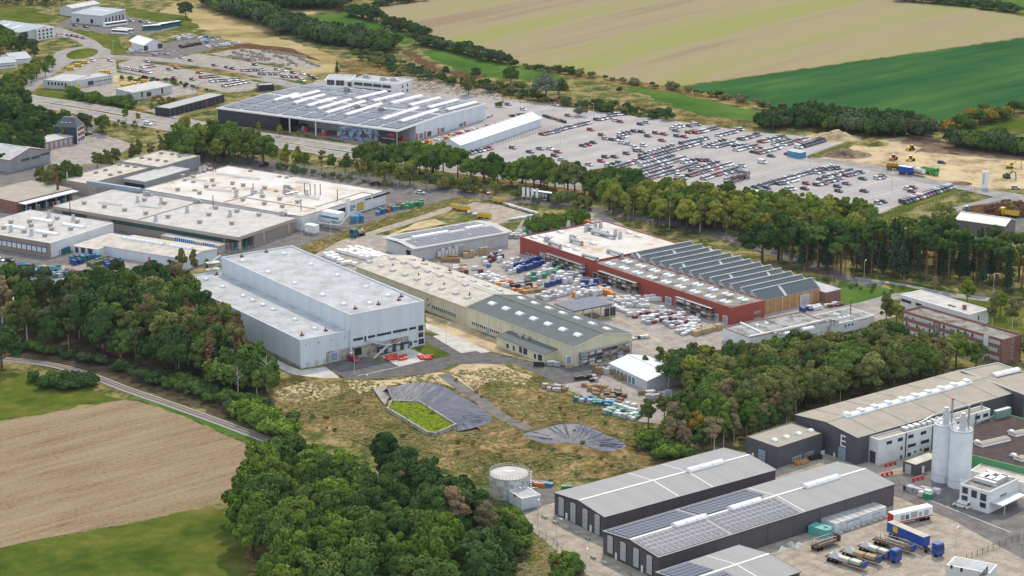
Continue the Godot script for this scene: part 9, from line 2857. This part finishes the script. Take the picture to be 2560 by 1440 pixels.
func fence(px: Array, label: String, m: String, h := 1.9, step := 2.6, rails := 3) -> void:
	var pts := []
	for e in px: pts.append(G(e))
	var t := thing("fence", label, "fence", stand(pts[0]))
	var o: Vector3 = pts[0]
	var wire := MB.new()
	for i in pts.size() - 1:
		var n := maxi(1, int(pts[i].distance_to(pts[i + 1]) / step))
		for k in n:
			var p: Vector3 = pts[i].lerp(pts[i + 1], float(k) / n) - o
			bx(t, "post", p + UP * h / 2, Vector3(0.12, h, 0.12), M[m])
		for r in rails:
			wire.bar(pts[i] - o + UP * h * (r + 0.6) / (rails + 0.2), pts[i + 1] - o + UP * h * (r + 0.6) / (rails + 0.2), 0.03, 0.05)
	part(t, "rails", wire, M[m])
func fences() -> void:
	fence(zp(Y7, [900, 1215, 1120, 1140, 1500, 1020, 1980, 890]), "green mesh fence along the east edge of the storage lot", "fence_green")
	fence(zp(Y6, [1000, 520, 1590, 330]), "green mesh fence between blue cabin and sand", "fence_green")
	fence(zp(Y6, [1080, 530, 1700, 640, 2560, 800]), "grey mesh fence between service lane and building site", "galv", 1.8, 3.2)
	fence(zp(Y4, [1700, 925, 2200, 770, 2410, 715]), "dark mesh fence beside the long white tent", "fence_green", 1.8, 2.6)
	fence(zp(7, [1480, 1130, 1590, 1190, 1680, 1290, 1760, 1400, 1800, 1450]), "dark green post fence along the pale slab yard", "fence_green")
	fence(zp(8, [2130, 1310, 2330, 1230, 2560, 1150]), "black railing between yard and lower car park", "trim_dark", 1.8, 2.2, 4)
	fence(zp(7, [0, 440, 400, 480, 640, 510, 900, 570, 1110, 630]), "old post fence across the dry grass above the wood", "bark", 1.4, 4.0, 2)
	fence(zp(Y3, [1020, 110, 1500, 190, 2200, 290, 2560, 350]), "mesh fence along the access road behind the factory", "galv", 1.8, 3.2)
	fence(zp(5, [900, 20, 1000, 65, 1080, 95, 1250, 95, 1330, 90]), "dark and red screen fence at the upper yard gate", "trim_dark", 2.2, 2.4, 5)
	fence(zp(4, [1560, 480, 1900, 420, 2250, 320]), "mesh fence below the open loading bays", "galv", 1.8, 2.8)
	fence(zp(2, [640, 690, 820, 665]), "field gate fence at the lot's far corner", "galv", 1.4, 3.0)
	for i in 4:
		var t := thing("flag_pole", "white banner on a pole beside the access road", "flag", stand(G(q(5, 1355 + i * 33, 75 + i * 3))), "white banners by the access road")
		bx(t, "pole", Vector3(0, 3.5, 0), Vector3(0.14, 7.0, 0.14), M["galv"])
		bx(t, "banner", Vector3(0.65, 4.6, 0), Vector3(1.2, 4.2, 0.04), M["trim_white"])
func lamps() -> void:
	var b := MB.new()
	b.tube(Vector3.ZERO, UP * 8.0, 0.1, 0.06, 6)
	b.bar(Vector3(0, 8.0, 0), Vector3(1.2, 8.2, 0), 0.1, 0.1)
	var hd := MB.new()
	hd.box(Vector3(1.4, 8.18, 0), Vector3(0.8, 0.12, 0.3))
	var pole := b.mesh(M["galv"])
	var head := hd.mesh(M["trim_white"])
	for e in [[Y6, 990, 825], [Y6, 2160, 985], [Y7, 900, 870], [Y5, 710, 700], [Y5, 1740, 830], [Y5, 190, 205], [2, 955, 700], [2, 1560, 755], [2, 1870, 785], [Y4, 2475, 880], [X3, 1255, 1340], [X3, 1990, 1190], [X4, 25, 745], [X4, 285, 1030], [X4, 690, 1440], [8, 2045, 1290], [8, 2540, 1190], [5, 65, 520], [5, 790, 1140], [X7, 975, 1380], [X7, 1490, 1410], [1, 685, 530], [1, 1285, 480], [1, 680, 350], [6, 1368, 665], [6, 2330, 760], [Y3, 1765, 960], [Y3, 1440, 1070], [Y3, 2075, 860], [Y2, 1430, 360], [4, 2460, 380], [4, 2300, 430], [1, 840, 400]]:
		var t := thing("lamp_post", "slim grey lamp post with single flat head", "lamp post", stand(G(q(e[0], e[1], e[2])), rf(0, TAU)), "slim lamp posts of the estate")
		inst(t, "pole", pole)
		inst(t, "lamp_head", head)
	var t := thing("sign_pylon", "tall white sign pylon with dark stripe at the site gate", "sign", stand(G(q(Y7, 2065, 860)), 0.2))
	bx(t, "panel", Vector3(0, 4.0, 0), Vector3(3.0, 8.0, 0.8), M["trim_white"])
	bx(t, "stripe", Vector3(-0.8, 4.6, 0.42), Vector3(0.5, 5.0, 0.05), M["goods_grey"])
	var k := thing("portable_toilet", "blue portable toilet cabin by the gravel track", "toilet", stand(G(q(X6, 572, 285))))
	bx(k, "cabin", Vector3(0, 1.1, 0), Vector3(1.2, 2.2, 1.2), M["goods_sky"])
	bx(k, "roof", Vector3(0, 2.25, 0), Vector3(1.25, 0.2, 1.25), M["trim_white"])
	bx(k, "door", Vector3(0, 1.0, 0.62), Vector3(0.8, 1.8, 0.04), M["goods_teal"])

func _ready() -> void:
	rng.seed = 11
	build_world()
	var b := MB.new()
	b.box(Vector3.ZERO, Vector3.ONE)
	ubox = b.mesh()
	make_materials()
	build_ground()
	print("ground ", Time.get_ticks_msec())
	build_white_hall()
	build_beige_hall()
	build_solar_hall()
	build_red_works()
	build_small_works()
	build_offices()
	build_south_east()
	build_left_works()
	build_far_hall()
	build_top_left()
	print("buildings ", Time.get_ticks_msec())
	build_trees()
	print("trees ", Time.get_ticks_msec())
	build_cars()
	build_vehicles()
	build_goods()
	print("all ", Time.get_ticks_msec())
